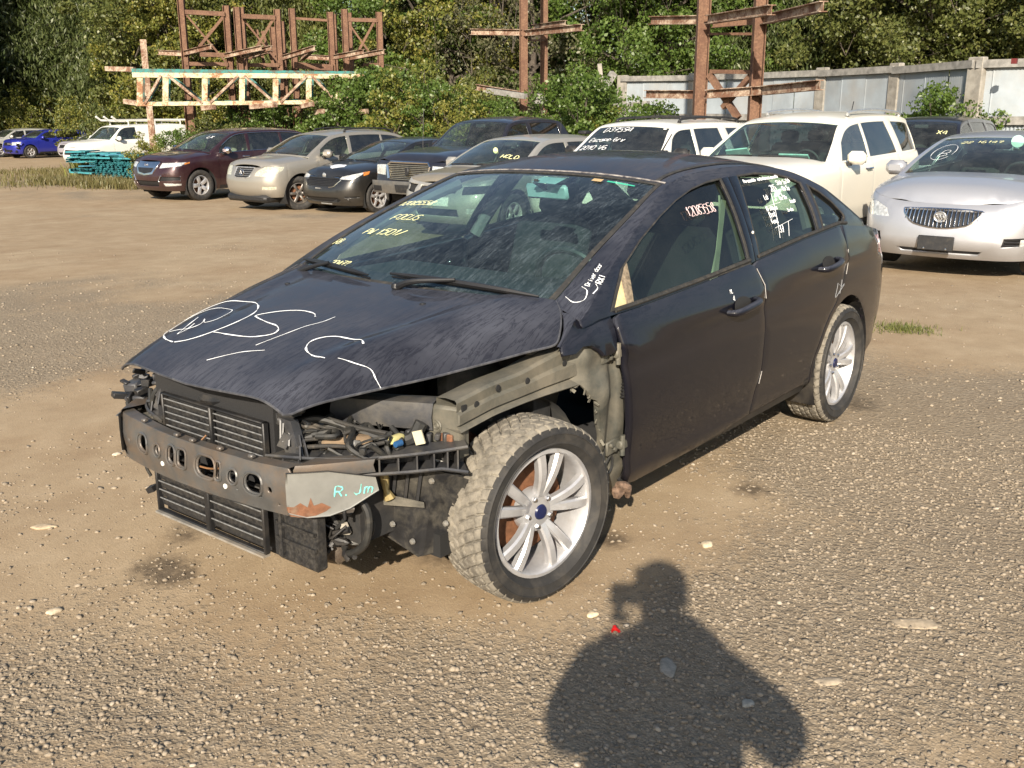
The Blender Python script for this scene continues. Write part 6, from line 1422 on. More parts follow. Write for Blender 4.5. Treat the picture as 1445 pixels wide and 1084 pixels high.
build_car(T_, c, SILVER, glassm=GLASS, interior=True)
bars(T_, c, 'grille_slat', [-.36+.0425*i+.0 for i in range(18)], lambda y: .525+.17*abs(y)**1.6*2.1, lambda y: .708-.03*abs(y), CHROME, .006, -.004)
P_ = c.P([[c.sy(q), z] for q, z in ((-.40, .700), (0, .712), (.40, .700), (.37, .64), (.26, .55), (0, .515), (-.26, .55), (-.37, .64), (-.40, .700))]); m = MB(); m.tube(cr([tuple(p) for p in P_], 3), .009, 5); m.build('grille_frame', CHROME, T_)
m = MB(); x_ = float(c.P([[0, .63]])[0][0])+.012; m.tube([(x_, .058*math.sin(q), .63+.052*math.cos(q)) for q in np.linspace(0, 2*PI, 20)], .007, 5); m.lathe([(0, .002), (.054, .0)], 20, 'X', c=(x_-.006, 0, .63)); BD = m.build('badge', SATIN, T_)
for k in (-1, 0, 1):
    m = MB(); m.box((x_+.004, k*.030, .63+.0), (.010, .016, .055), (.45, 0, 0), bev=.004); m.build('badge_shield', CHROME, BD)
x_ = float(c.P([[0, .36]])[0][0]); m = MB(); m.box((x_+.035, 0.0, .365), (.02, .36, .15), (0, -.08, 0), bev=.008); PL = m.build('number_plate_holder', BLACKTRIM, T_)
for y in (-.11, .11): m = MB(); m.lathe([(0, .006), (.010, .004), (.012, 0)], 8, 'X', c=(x_+.046, y, .31)); m.build('plate_screw', CHROME, PL)
for z in (.37, .40, .43):
    for s in (1, -1): P_ = c.P([[s*c.sy(q), z] for q in (.63, .72, .84)]); m = MB(); m.tube([tuple(p-np.array([.012, 0, 0])) for p in P_], .008, 4); m.build('vent_bar', BLACKTRIM, T_)
panel('fog_light', [(c.sy(.76), .36), (c.sx(.66), .375), (c.sx(.66), .435), (c.sy(.76), .43)], c.P, HEAD, T_, step=.1, rim=0, off=-.004)
scrtext(T_, c, '22 16147', -.50, .70, .072, YELINK, .0036, 7, .05); scrtext(T_, c, 'B', -.66, .36, .16, WHITEINK, .003, 8, .05)
l = [[(-.60+.17*math.cos(a)-.02, .47+.20*math.sin(a)) for a in np.linspace(-.4, 5.6, 30)]]; ink('screen_writing', l, scr(c), WHITEINK, T_, r=.0028, lift=.004)
m = MB(); p = scr(c)([[.35, .80]])[0]; m.lathe([(0, .003), (.07, .003), (.07, 0)], 16, 'X', c=tuple(p+[.008, 0, 0])); m.build('round_sticker', plain('pale_green_paper', (.42, .66, .60), .8), T_)
# half-hidden ones behind the row
def generic(name, x, y, rz, label, cat, mt, zr, dz=0, rails=None, w=.90, L=None, sedan=False, wr=None, **kw):
    k = dict(wb=2.7, fo=.88, ro=1.0, w=w, zb=.25, Rt=.34, tw=.22, rim=.21, style=(5, 'mid'), doors=(-.5, -1.55, -2.55), fender=True,
             top=[(.88, .60*zr), (.4, .62*zr), (-.4, .665*zr), (-3.58, .70*zr)], hood=(.74, -.34), hoodc=[(.88, .63*zr), (.4, .68*zr), (-.36, .70*zr)], k1=.38, k2=.2, mirror=(-.66, .70*zr),
             splits=[(-.60, -1.48, -.10, -.04), (-1.56, -2.48, -.05, .0)]+([] if sedan else [(-2.6, -3.3, -.02, .05)]),
             front=[('grille', [(-.40, .57*zr), (.40, .57*zr), (.36, .45*zr), (-.36, .45*zr)], .02, MESHM, False), ('headlight', [('y', .46, .46*zr), ('x', .52, .48*zr), ('x', .44, .58*zr), ('y', .46, .57*zr)], .004, HEAD, True), ('lower_grille', [(-.5, .22*zr), (.5, .22*zr), (.5, .31*zr), (-.5, .31*zr)], .03, MESHM, False)])
    if sedan: k.update(rail=[(-.32, .675*zr, .15, .04), (-.75, .83*zr, .1, .04), (-1.25, .94*zr, .05, .03), (-1.8, .965*zr, 0, .05), (-2.3, .945*zr, -.03, .05), (-3.1, .73*zr, -.1, .02)], vs=(0, 2, 4, 5), deck=(-3.1, -3.54, [(-3.0, .74*zr), (-3.58, .70*zr)], .1))
    else: k.update(rail=[(-.36, .675*zr, .15, .04), (-.70, .81*zr, .1, .04), (-1.08, .925*zr, .05, .035), (-1.7, .96*zr, 0, .05), (-2.7, .95*zr, -.02, .05), (-3.3, .90*zr, -.05, .04), (-3.52, .70*zr, -.08, .02)], vs=(0, 2, 5, 5))
    if rails: k.update(roofrails=(-1.4, -3.1), rail_mat=rails)
    k.update(kw); c = Car(**k); T_ = place(name, x, y, rz, label, cat, 'cars parked in the yard', dz); build_car(T_, c, mt, glassr=GLASSD); return T_, c
generic('dark_suv', -20.2, -20.6, .03, 'dark SUV with long pale roof rails, roof showing behind the small black saloon', 'suv', BLACKP, 1.68, rails=SATIN)
generic('dark_suv', -18.6, -17.2, 0, 'black-green SUV with a pale-lit windscreen just behind the black pickup bonnet', 'suv', GREENB, 1.72, rails=SATIN)
generic('black_estate', -16.6, -10.3, .05, 'black car of which only the roof shows between beige car and white SUV', 'car', BLACKP, 1.60, rails=BLACKTRIM)
T_, c = generic('dark_crossover', -15.5, -3.1, -.0, 'dark grey-blue crossover half hidden behind the large cream-white SUV', 'suv', NAVY, 1.84, dz=.0, w=.93); scrtext(T_, c, 'X4', .50, .50, .10, YELINK, .006)
# far left
T_, c = generic('blue_hatchback', -23.9, -52.2, .02, 'bright blue hatchback with a smashed front corner at the far left', 'car', BLUEP, 1.50, splits=[(-.60, -1.48, -.10, -.04), (-1.56, -2.9, -.05, .10)])
m = MB(); rg5 = random.Random(4)
for i in range(16): m.box((.70+rg5.uniform(-.15, .15), rg5.uniform(-.3, .85), rg5.uniform(.35, .80)), (rg5.uniform(.05, .25), rg5.uniform(.05, .3), rg5.uniform(.03, .12)), (rg5.uniform(-1, 1), rg5.uniform(-1, 1), rg5.uniform(-1, 1)))
m.build('crushed_front', BLACKTRIM, T_)
m = MB()
for i in range(3): m.box((.45+rg5.uniform(-.1, .1), .80+rg5.uniform(-.05, .05), .74+rg5.uniform(-.05, .05)), (.3, .02, .16), (rg5.uniform(-1, 1), rg5.uniform(-1, 1), rg5.uniform(-1, 1)))
m.build('torn_wing', BLUEP, T_)
generic('silver_hatchback', -23.6, -55.0, 0, 'pale silver car behind the blue hatchback at the far left edge', 'car', SILV2, 1.52)
generic('lilac_silver_saloon', -23.5, -45.6, 0, 'pale lilac-silver saloon between blue hatchback and white van', 'car', LILAC, 1.42, sedan=True)
c = Car(wb=3.2, fo=.9, ro=1.1, w=.98, zb=.35, Rt=.37, tw=.23, rim=.21, style=(5, 'fat'), doors=(-.55, -1.75, None), fender=True, kind='van',
        top=[(.9, .95), (.4, 1.05), (-.4, 1.18), (-1.8, 1.22), (-4.3, 1.22)],
        rail=[(-.42, 1.20, .12, .03), (-.72, 1.45, .08, .03), (-1.05, 1.70, .04, .03), (-1.5, 1.76, 0, .04), (-3.0, 1.78, 0, .04), (-4.0, 1.76, -.02, .04), (-4.22, 1.5, -.03, .02), (-4.26, 1.22, -.04, .01)], vs=(0, 2, 5, 5),
        hood=(.78, -.42), hoodc=[(.9, .99), (.5, 1.14), (-.44, 1.25)], hoodp=4, k1=.22, k2=.1, mirror=(-.7, 1.25),
        splits=[(-.62, -1.62, -.20, .0)], front=[('grille', [(-.5, .86), (.5, .86), (.5, .66), (-.5, .66)], .02, MESHM, False), ('headlight', [('y', .58, .68), ('x', .55, .7), ('x', .52, .88), ('y', .58, .88)], .004, HEAD, True)])
T_ = place('white_van', -18.95, -36.3, 0, 'old white van with a pipe rack on its roof, behind the turquoise stack', 'van', 'cars parked in the yard', -.05)
build_car(T_, c, WVAN); m = MB()
for y in (-.6, 0, .6): m.tube([(-.75, y, 2.12), (-.95, y, 1.97), (-4.1, y, 1.97)], .045, 7)
for x in (-1.4, -2.6, -3.8): m.tube([(x, -.7, 1.78), (x, -.7, 1.93), (x, .7, 1.93), (x, .7, 1.78)], .03, 6)
m.build('roof_rack', WVAN, T_)
# ------------------------------------------------------------------ ground
def vnoise(x, y, seed=0):
    x = np.asarray(x, float); y = np.asarray(y, float); xi = np.floor(x).astype(np.int64); yi = np.floor(y).astype(np.int64); fx = x-xi; fy = y-yi
    def h(a, b):
        n = (a*374761393+b*668265263+seed*1442695041) & 0xffffffff; n = ((n ^ (n >> 13))*1274126177) & 0xffffffff; return ((n ^ (n >> 16)) & 0xffff)/65535.0
    u = fx*fx*(3-2*fx); v = fy*fy*(3-2*fy)
    return (h(xi, yi)*(1-u)+h(xi+1, yi)*u)*(1-v)+(h(xi, yi+1)*(1-u)+h(xi+1, yi+1)*u)*v
def fbm(x, y, seed=0, o=4):
    s = 0; a = .5; t = 0
    for i in range(o): s = s+a*vnoise(x*2**i, y*2**i, seed+i*7); t += a; a *= .55
    return s/t
def at(px, py, d):
    """point seen at a photo position, d metres away on the level"""
    v = fw+rt2*((px-722.5)/1411.45)-up2*((py-542)/1411.45); h = math.hypot(v.x, v.y); return Vector((CAM_X, CAM_Y, CAM_Z))+v*(d/h)
def at_ground(px, py):
    v = fw+rt2*((px-722.5)/1411.45)-up2*((py-542)/1411.45); z = 0
    for _ in range(30):
        k = (z-CAM_Z)/v.z; p = Vector((CAM_X, CAM_Y, CAM_Z))+v*k; z = .5*z+.5*gzf(p.x, p.y)
    return Vector((p.x, p.y, gzf(p.x, p.y)))
GRAV = [(at_ground(*q), r, w) for q, r, w in [((1250, 640), 1.4, .40), ((1400, 700), 1.3, .35), ((1380, 560), 1.5, .30), ((200, 430), 2.2, .32), ((60, 480), 2.0, .30), ((150, 900), .7, .30), ((420, 960), .7, .28), ((60, 700), .9, .2), ((700, 1000), .5, .25), ((1200, 950), .6, .22), ((950, 1050), .5, .3), ((1000, 850), .5, .1),
        ((700, 860), .35, -.2), ((1100, 700), .8, -.22), ((1000, 640), .8, -.22), ((90, 590), .9, -.30), ((60, 340), 3, -.3), ((350, 330), 3, -.3), ((1350, 480), 1.5, -.2), ((520, 830), .3, -.2), ((100, 300), 4, -.3)]]
STAIN_SHADOW = [(at_ground(*q), r) for q, r in (((225, 800), .13), ((262, 748), .10), ((250, 815), .07), ((1212, 568), .16), ((1060, 690), .10), ((860, 760), .10), ((640, 770), .20))]  # oil stains, plus the wheels' shadows painted into the dirt colour
def gmask(x, y):
    m = .30+(fbm(x*.55, y*.55, 3)-.5)*1.5+(fbm(x*2.3, y*2.3, 9)-.5)*.55
    for p, r, w in GRAV: m = m+w*np.exp(-((x-p.x)**2+(y-p.y)**2)/(r*r))
    return np.clip(m, 0, 1)
def gheight(x, y):
    d = np.hypot(x-CAM_X, y-CAM_Y); a = np.clip(1-d/40, .15, 1)
    h = (fbm(x*.8, y*.8, 21)-.5)*.035+(fbm(x*4, y*4, 5)-.5)*.012*gmask(x, y)+(fbm(x*14, y*14, 6, 3)-.5)*.007*(.3+.7*gmask(x, y))
    car = np.exp(-(np.maximum(np.abs(x+1.3)-1.9, 0)/.5)**2-(np.maximum(np.abs(y)-.9, 0)/.5)**2)
    return gz(x, y)+h*a*(1-.8*car)-.004
def ground_material():
    m, t, b = nmat('dirt_and_gravel'); co = coords(t)
    at_ = t.nodes.new('ShaderNodeAttribute'); at_.attribute_name = 'gravel'; g = at_.outputs['Fac']
    st = t.nodes.new('ShaderNodeAttribute'); st.attribute_name = 'stain_shadow'
    w = noise(t, 6, 4, .6, co); vm = t.nodes.new('ShaderNodeVectorMath'); vm.operation = 'MULTIPLY_ADD'; vm.inputs[1].default_value = (.05, .05, .05)
    t.links.new(w.outputs['Color'], vm.inputs[0]); t.links.new(co, vm.inputs[2])
    def vor(scale, rnd=1):
        v = t.nodes.new('ShaderNodeTexVoronoi'); v.inputs['Scale'].default_value = scale; v.inputs['Randomness'].default_value = rnd; t.links.new(co, v.inputs['Vector']); return v
    v1, v2, v3 = vor(38), vor(95), vor(230)
    n0 = noise(t, .7, 5, .6, co); n1 = noise(t, 3.5, 6, .65, co); n2 = noise(t, 26, 5, .7, co); n3 = noise(t, 160, 3, .7, co)
    sand = ramp(t, n1.outputs[0], [(.28, (.27, .19, .112)), (.5, (.375, .28, .172)), (.72, (.47, .365, .24))])
    sand2 = mixc(t, .45, sand.outputs[0], ramp(t, n0.outputs[0], [(.35, (.27, .185, .11)), (.65, (.40, .315, .21))]).outputs[0])
    sand3 = mixc(t, math_(t, 'MULTIPLY', ramp(t, n3.outputs[0], [(.35, 1), (.6, 0)]).outputs[0], .35), sand2, (.17, .125, .08))
    peb = mixc(t, .5, ramp(t, v1.outputs['Color'], [(0, (.17, .138, .10)), (.5, (.255, .21, .150)), (.85, (.33, .275, .20)), (1, (.42, .36, .28))]).outputs[0], ramp(t, v2.outputs['Color'], [(0, (.13, .105, .075)), (.6, (.25, .205, .147)), (1, (.37, .315, .24))]).outputs[0])
    crack = ramp(t, v2.outputs['Distance'], [(.25, 0), (.75, 1)]).outputs[0]
    grav = mixc(t, math_(t, 'MULTIPLY', crack, .40), peb, (.15, .112, .072))
    gm = math_(t, 'ADD', g, math_(t, 'MULTIPLY', math_(t, 'SUBTRACT', n2.outputs[0], .5), 1.1))
    gm2 = ramp(t, gm, [(.38, 0), (.72, 1)]).outputs[0]
    c = mixc(t, math_(t, 'MULTIPLY', gm2, .80), sand3, grav)
    # scattered pale and dark grit everywhere
    c = mixc(t, math_(t, 'MULTIPLY', ramp(t, v3.outputs['Color'], [(.80, 0), (.93, 1)]).outputs[0], .3), c, (.42, .36, .27))
    sm = math_(t, 'MULTIPLY', ramp(t, math_(t, 'MULTIPLY', st.outputs['Fac'], math_(t, 'MULTIPLY', n2.outputs[0], 1.8)), [(.25, 0), (.75, 1)]).outputs[0], .7)
    c = mixc(t, sm, c, (.05, .038, .028))
    t.links.new(c, b.inputs['Base Color']); b.inputs['Roughness'].default_value = .95; b.inputs['Specular IOR Level'].default_value = .2
    h1 = math_(t, 'MULTIPLY', ramp(t, v1.outputs['Distance'], [(0, 1), (.6, 0)]).outputs[0], math_(t, 'MULTIPLY', gm2, 1.0))
    h2 = math_(t, 'MULTIPLY', ramp(t, v2.outputs['Distance'], [(0, 1), (.6, 0)]).outputs[0], math_(t, 'ADD', math_(t, 'MULTIPLY', gm2, .5), .08))
    h = math_(t, 'ADD', math_(t, 'ADD', h1, h2), math_(t, 'MULTIPLY', n2.outputs[0], .35)); h = math_(t, 'ADD', h, math_(t, 'MULTIPLY', n3.outputs[0], .30))
    bump(t, b, h, .60, .009); return m
NA, NR = 420, 250
rad = .25*np.power(900/.25, np.linspace(0, 1, NR)); ang = np.linspace(0, 2*PI, NA, endpoint=False)
# more spokes where the camera looks
ang = CAM_YAW+np.sign(np.linspace(-1, 1, NA, endpoint=False))*PI*np.abs(np.linspace(-1, 1, NA, endpoint=False))**1.6
X = CAM_X+rad[:, None]*np.cos(ang)[None]; Y = CAM_Y+rad[:, None]*np.sin(ang)[None]; Z = gheight(X, Y)
V = np.stack([X, Y, Z], 2).reshape(-1, 3); F = [(i*NA+j, i*NA+(j+1) % NA, (i+1)*NA+(j+1) % NA, (i+1)*NA+j)[::-1] for i in range(NR-1) for j in range(NA)]
F.append(tuple(range(NA)))
gm_ = mesh('ground', V, F, 180); GMAT = ground_material()
for nm, arr in (('gravel', gmask(V[:, 0], V[:, 1])), ('stain_shadow', np.clip(sum(np.exp(-(((V[:, 0]-p.x)**2+(V[:, 1]-p.y)**2)/(r*r))) for p, r in STAIN_SHADOW), 0, 1))):
    a = gm_.attributes.new(nm, 'FLOAT', 'POINT'); a.data.foreach_set('value', arr.astype(np.float32))
GO = link('ground', gm_, GMAT); GO['kind'] = 'structure'

def stone_material():
    m, t, b = nmat('gravel_stone'); co = coords(t); geo = t.nodes.new('ShaderNodeNewGeometry')
    r = ramp(t, geo.outputs['Random Per Island'], [(0, (.11, .09, .066)), (.3, (.19, .155, .112)), (.8, (.265, .215, .155)), (.98, (.33, .275, .205)), (1, (.50, .44, .36))])
    n = noise(t, 160, 4, .6, co); c = mixc(t, .35, r.outputs[0], ramp(t, n.outputs[0], [(.35, (.14, .11, .08)), (.65, (.42, .35, .26))]).outputs[0])
    t.links.new(c, b.inputs['Base Color']); b.inputs['Roughness'].default_value = .9; bump(t, b, n.outputs[0], .4, .002); return m
STONE = stone_material()
bm = bmesh.new(); bmesh.ops.create_icosphere(bm, subdivisions=1, radius=1); ICO = np.array([v.co[:] for v in bm.verts]); ICF = np.array([[v.index for v in f.verts] for f in bm.faces]); bm.free()
def stones(name, n, rmin, rmax, smin, smax, half, seed, power=1.0, label=None):
    g = np.random.default_rng(seed); r = rmin+(rmax-rmin)*g.random(n)**power; a = CAM_YAW+(g.random(n)*2-1)*half
    x = CAM_X+r*np.cos(a); y = CAM_Y+r*np.sin(a); k = g.random(n) < (.10+1.1*gmask(x, y)**1.4); x, y, r = x[k], y[k], r[k]; n = len(x)
    s = smin*(smax/smin)**(g.random(n)**2.2); z = gheight(x, y)+s*.12
    sc = np.stack([s*(.7+.6*g.random(n)), s*(.6+.5*g.random(n)), s*(.35+.35*g.random(n))], 1)
    P_ = ICO[None]*(1+.28*(g.random((n, len(ICO), 1))-.5)*2)*sc[:, None]
    th = g.random(n)*2*PI; c, s_ = np.cos(th), np.sin(th); tl = (g.random(n)-.5)*.8; ct, st = np.cos(tl), np.sin(tl)
    x1 = P_[:, :, 0]*ct[:, None]-P_[:, :, 2]*st[:, None]; z1 = P_[:, :, 0]*st[:, None]+P_[:, :, 2]*ct[:, None]; y1 = P_[:, :, 1]
    Q = np.stack([x1*c[:, None]-y1*s_[:, None]+x[:, None], x1*s_[:, None]+y1*c[:, None]+y[:, None], z1+z[:, None]], 2).reshape(-1, 3)
    Fa = (ICF[None]+(np.arange(n)*len(ICO))[:, None, None]).reshape(-1, 3)
    me = bpy.data.meshes.new(name); me.vertices.add(len(Q)); me.vertices.foreach_set('co', Q.ravel()); me.loops.add(Fa.size); me.loops.foreach_set('vertex_index', Fa.ravel().astype(np.int32))
    me.polygons.add(len(Fa)); me.polygons.foreach_set('loop_start', np.arange(len(Fa), dtype=np.int32)*3); me.update(calc_edges=True); me.validate()
    o = link(name, me, STONE); tag(o, label, 'gravel', kind='stuff'); return o
stones('gravel', 76000, 1.2, 5.5, .0022, .012, R(36), 1, .9, 'small grey-brown gravel spread over the near dirt')
stones('gravel', 17000, 4.5, 15, .005, .016, R(34), 2, 1.2, 'coarser gravel scattered over the middle of the yard')
def one_stone(px, py, s, col, name, label, cat='stone', flat=.35, rz=0.0, el=1.0):
    p = at_ground(px, py); g = np.random.default_rng(int(px)); bm = bmesh.new(); bmesh.ops.create_icosphere(bm, subdivisions=3, radius=1)
    for v in bm.verts:
        n = 1+.16*math.sin(v.co.x*3+px)*math.cos(v.co.y*4+py)+.05*g.random(); v.co = Vector((v.co.x*s*el*n, v.co.y*s*.75*n, v.co.z*s*flat*n))
    me = bpy.data.meshes.new(name); bm.to_mesh(me); bm.free(); me.shade_smooth()
    o = link(name, me, plain('stone_'+str(int(px)), col, .9, var=.3, scale=60, bumps=.3, bscale=200)); o.location = (p.x, p.y, float(gheight(p.x, p.y))+s*flat*.35); o.rotation_euler = (0, 0, rz); tag(o, label, cat); return o
one_stone(998, 768, .030, (.52, .43, .30), 'stone', 'pale flat stone behind the front wheel, up from the shadow', rz=.4)
one_stone(836, 867, .024, (.62, .50, .33), 'stone', 'pale yellowish pebble beside the shadow of the head')
one_stone(942, 941, .034, (.30, .27, .22), 'stone', 'flat grey pointed stone inside the shadow', flat=.18, rz=.6, el=1.6)
one_stone(1055, 993, .022, (.36, .33, .27), 'stone', 'round grey stone in the right half of the shadow', flat=.3)
one_stone(77, 860, .028, (.46, .38, .27), 'stone', 'small sandy stone alone at the left edge of the ground')
one_stone(1170, 962, .030, (.38, .31, .22), 'stone', 'flat brown stone just right of the shadow', flat=.2, el=1.5, rz=2.4)
one_stone(1290, 879, .050, (.40, .32, .22), 'flat_slab', 'long thin tan slab lying right of the shadow', 'stone', flat=.10, rz=2.2, el=1.7)
one_stone(62, 742, .030, (.42, .33, .22), 'stone', 'long tan stone left of the radiator', flat=.25, el=1.7, rz=2.3)
one_stone(165, 640, .022, (.50, .43, .33), 'stone', 'pale stone on the smooth dirt left of the bumper beam', flat=.4)
p = at_ground(868, 893); m = MB(); m.lathe([(.0, .018), (.007, .018), (.009, .010), (.013, .006), (.0135, .0), (.010, .0), (.007, .012), (0, .012)], 14, 'Y'); m.box((.014, .004, -.004), (.010, .010, .004), (.3, .2, .5))
o = m.build('red_cap', plain('red_plastic', (.55, .012, .012), .4, var=.1), None); o.location = (p.x, p.y, float(gheight(p.x, p.y))+.010); o.rotation_euler = (.5, .2, 2.4); tag(o, 'small red plastic cap at the left edge of the shadow', 'cap')
def leaf_bit(px, py, col, label, s=.02):
    p = at_ground(px, py); m = MB(); m.add([(-s, 0, 0), (-s*.3, s*.6, .006), (s*.6, s*.4, .003), (s, 0, .008), (s*.2, -s*.5, .004)], [(0, 4, 3, 2, 1)]); o = m.build('dead_leaf', plain('dead_leaf_'+str(px), col, .8), None, smooth=None); o.location = (p.x, p.y, float(gheight(p.x, p.y))+.006); o.rotation_euler = (.3, .2, px); tag(o, label, 'leaf')
leaf_bit(786, 829, (.42, .17, .05), 'small orange dead leaf against the front tyre')

# ------------------------------------------------------------------ rusty racks, trusses, fence
def rusty(name, col, edge=(.30, .125, .055), amt=.5):
    m, t, b = nmat(name); co = coords(t); n = noise(t, 2.2, 7, .75, co, .5); n2 = noise(t, 25, 4, .6, co)
    f = ramp(t, mixc(t, .25, n.outputs[0], n2.outputs[0]), [(.52-amt*.2, 0), (.60-amt*.12, 1)]).outputs[0]
    r2 = ramp(t, n2.outputs[0], [(.3, tuple(c*.5 for c in edge)), (.7, edge)]).outputs[0]
    t.links.new(mixc(t, f, col, r2), b.inputs['Base Color']); b.inputs['Roughness'].default_value = .85; bump(t, b, n2.outputs[0], .3, .004); _M[name] = m; return m
RUSTY = rusty('rusty_steel', (.11, .055, .034), (.21, .115, .070), .5); RUSTPALE = rusty('pale_rusty_steel', (.46, .37, .28), (.20, .10, .06), .5); CREAMST = rusty('cream_truss_paint', (.56, .52, .34), (.33, .16, .08), .25); TEAL = rusty('turquoise_paint', (.045, .21, .20), (.12, .09, .06), .3)
def ibeam(m, a, b, w, upv=(0, 0, 1)):
    a = Vector(a); b = Vector(b); d = (b-a).normalized(); s = d.cross(Vector(upv))
    s = s.normalized() if s.length > .05 else d.cross(Vector((.6, .8, 0))).normalized(); u = s.cross(d)
    for k in (-1, 1): m.beam(tuple(a+u*k*w*.45), tuple(b+u*k*w*.45), w*.9, w*.09, tuple(u))
    m.beam(tuple(a), tuple(b), w*.08, w*.84, tuple(u))
def rack(name, label, posts, arms, braces, pw=.21, aw=.16, group='rusty cantilever racks'):
    T0 = at(*posts[0][:3]); root = empty(name, (T0.x, T0.y, gzf(T0.x, T0.y)), 0, label, 'rack', group); o0 = Vector(root.location)
    for (px, py, d, *r) in posts:
        p = at(px, py, d); zt_ = p.z if not r else r[0]; m = MB(); w = r[1] if len(r) > 1 else pw
        lean = Vector((0, 0, 0)); ibeam(m, (p.x-o0.x, p.y-o0.y, gzf(p.x, p.y)-o0.z-.3), (p.x-o0.x, p.y-o0.y, zt_-o0.z), w, (.63, -.78, 0)); m.build('post', RUSTY, root, smooth=None)
    for (a, b, *r) in arms:
        A = at(*a)-o0; B = at(*b)-o0; m = MB(); w = r[0] if r else aw; ibeam(m, tuple(A), tuple(B), w); m.build('arm', RUSTPALE if len(r) < 2 else RUSTY, root, smooth=None)
    for (a, b, *r) in braces:
        A = at(*a)-o0; B = at(*b)-o0; m = MB(); m.beam(tuple(A), tuple(B), r[0] if r else .09); m.build('brace', RUSTY, root, smooth=None)
    return root
D = 36
rack('rusty_rack', 'leftmost rusty rack: one heavy post braced to a paler post above the truss', [(255, 0, D, 8.2), (319, 8, D)], [((224, 74, D+1), (262, 76, D)), ((261, 75, D), (298, 66, D-1.6)), ((318, 79, D), (369, 68, D-1.8))], [((259, 17, D), (317, 20, D), .14), ((262, 20, D), (322, 92, D), .06), ((315, 24, D), (281, 66, D), .09), ((262, 90, D), (322, 91, D), .12), ((282, 77, D+.1), (322, 78, D+.1), .14)])
rack('rusty_rack', 'second rusty rack from the left, two paired posts with crossed braces', [(334, 10, D-.2), (340, 10, D+2), (391, 13, D), (397, 30, D+2), (385, 38, D+2.5)], [((341, 79, D-.4), (383, 68, D-1.8)), ((352, 80, D+1), (378, 72, D))], [((340, 23, D-.2), (388, 25, D), .14), ((343, 27, D), (396, 92, D), .06), ((385, 28, D), (352, 84, D), .09), ((350, 92, D), (394, 92, D), .12), ((370, 44, D+.4), (386, 92, D+.4), .1), ((362, 42, D+1), (374, 96, D+1), .1)])
rack('rusty_rack', 'short rusty rack between the second and the rightmost left-hand racks', [(412, 12, D+.5), (466, 17, D)], [((399, 82, D-.2), (444, 68, D-2)), ((425, 83, D), (440, 70, D-1)), ((426, 80, D+.6), (465, 82, D))], [((416, 26, D+.5), (464, 29, D), .08), ((415, 92, D), (470, 96, D), .2)])
rack('rusty_rack', 'rusty rack at the right end above the truss, thin cross braces between its posts', [(470, 20, D+2), (486, 13, D), (492, 18, D+2), (535, 17, D)], [((471, 81, D-.3), (513, 73, D-1.8)), ((493, 82, D), (542, 73, D-1.8))], [((490, 28, D), (533, 29, D), .12), ((492, 33, D), (524, 78, D), .06), ((528, 31, D), (507, 70, D), .08), ((512, 92, D), (537, 91, D), .1)])
rack('rusty_rack', 'tall slim rusty rack between the tree belt and black pickup roof', [(739, 0, 33, 9.0, .26), (768, 0, 37, 9.0, .26)], [((665, 45, 34.5), (738, 46, 33)), ((742, 47, 33), (821, 39, 30)), ((752, 38, 37), (798, 32, 34), .15), ((673, 123, 34.5), (740, 134, 33))], [((745, 57, 33), (768, 57, 37), .06)], aw=.19)
rack('rusty_rack', 'tallest rusty rack, standing in front of the fence behind the white SUVs', [(994, 0, 22.5, 9.0, .26), (1074, 0, 21.6, 9.0, .24)], [((919, 29, 24), (990, 28, 22.6)), ((999, 28, 22.3), (1089, 14, 19.5)), ((1078, 28, 21.6), (1162, 9, 19)), ((912, 133, 24), (989, 133.5, 22.6)), ((998, 133, 22.3), (1074, 128, 21.4)), ((1076, 128, 21.4), (1157, 120, 19.5)), ((1006, 34, 23.6), (1068, 29, 23.2), .16, 1)],
     [((1000, 48, 22.4), (1072, 48, 21.6), .05), ((1001, 105, 22.4), (1042, 167, 22), .12), ((1064, 102, 21.7), (1020, 152, 22.2), .10), ((1003, 101, 22.4), (1068, 102, 21.6), .08)], aw=.18)
m = MB(); A = at(202, 56, 37); ibeam(m, (0, 0, -3), (0, 0, 1), .22); m.v = [tuple(Vector(v)) for v in m.v]; o = m.build('old_post', RUSTPALE, None, smooth=None); o.location = (A.x, A.y, A.z-1); tag(o, 'single weathered post stub left of the rusty racks', 'post')
def truss(name, label, d, dx, dy, mt, mt2, diag_m):
    a = at(187+dx, 106+dy, d); b = at(516+dx, 108+dy, d-.3); c_ = at(192+dx, 147+dy, d); e = at(512+dx, 143.5+dy, d-.3)
    root = empty(name, tuple(a), 0, label, 'truss', 'steel trusses lying on the racks'); O = Vector(a)
    m = MB(); m.beam(tuple(a-O), tuple(b-O), .16, .14); m.build('top_chord', mt, root, smooth=None)
    m = MB(); m.beam(tuple(c_-O), tuple(e-O), .16, .12); m.build('bottom_chord', mt, root, smooth=None)
    top_ = lambda px: a+(b-a)*((px-187)/329); bot = lambda px: c_+(e-c_)*((px-192)/320)
    for px in (197, 232, 286, 338, 385.5, 433, 476):
        m = MB(); m.beam(tuple(top_(px)-O), tuple(bot(px)-O), .17, .09, (.6, .8, 0)); m.build('upright', mt2, root, smooth=None)
    for pa, pb in ((226, 204), (235, 283), (333, 293), (341, 384), (430, 393), (437, 474), (509, 483)):
        for k in (-.05, .05): m = MB(); m.beam(tuple(top_(pa)-O+Vector((k, k*1.2, 0))), tuple(bot(pb)-O+Vector((k, k*1.2, 0))), .075); m.build('diagonal', diag_m, root, smooth=None)
    return root
truss('steel_truss', 'cream-painted rusty lattice truss lying across the racks, nearest one', 34.2, 0, 0, CREAMST, CREAMST, RUSTPALE)
truss('steel_truss', 'turquoise lattice truss lying behind the cream one on the racks', 35.3, 3, -1, TEAL, TEAL, TEAL)
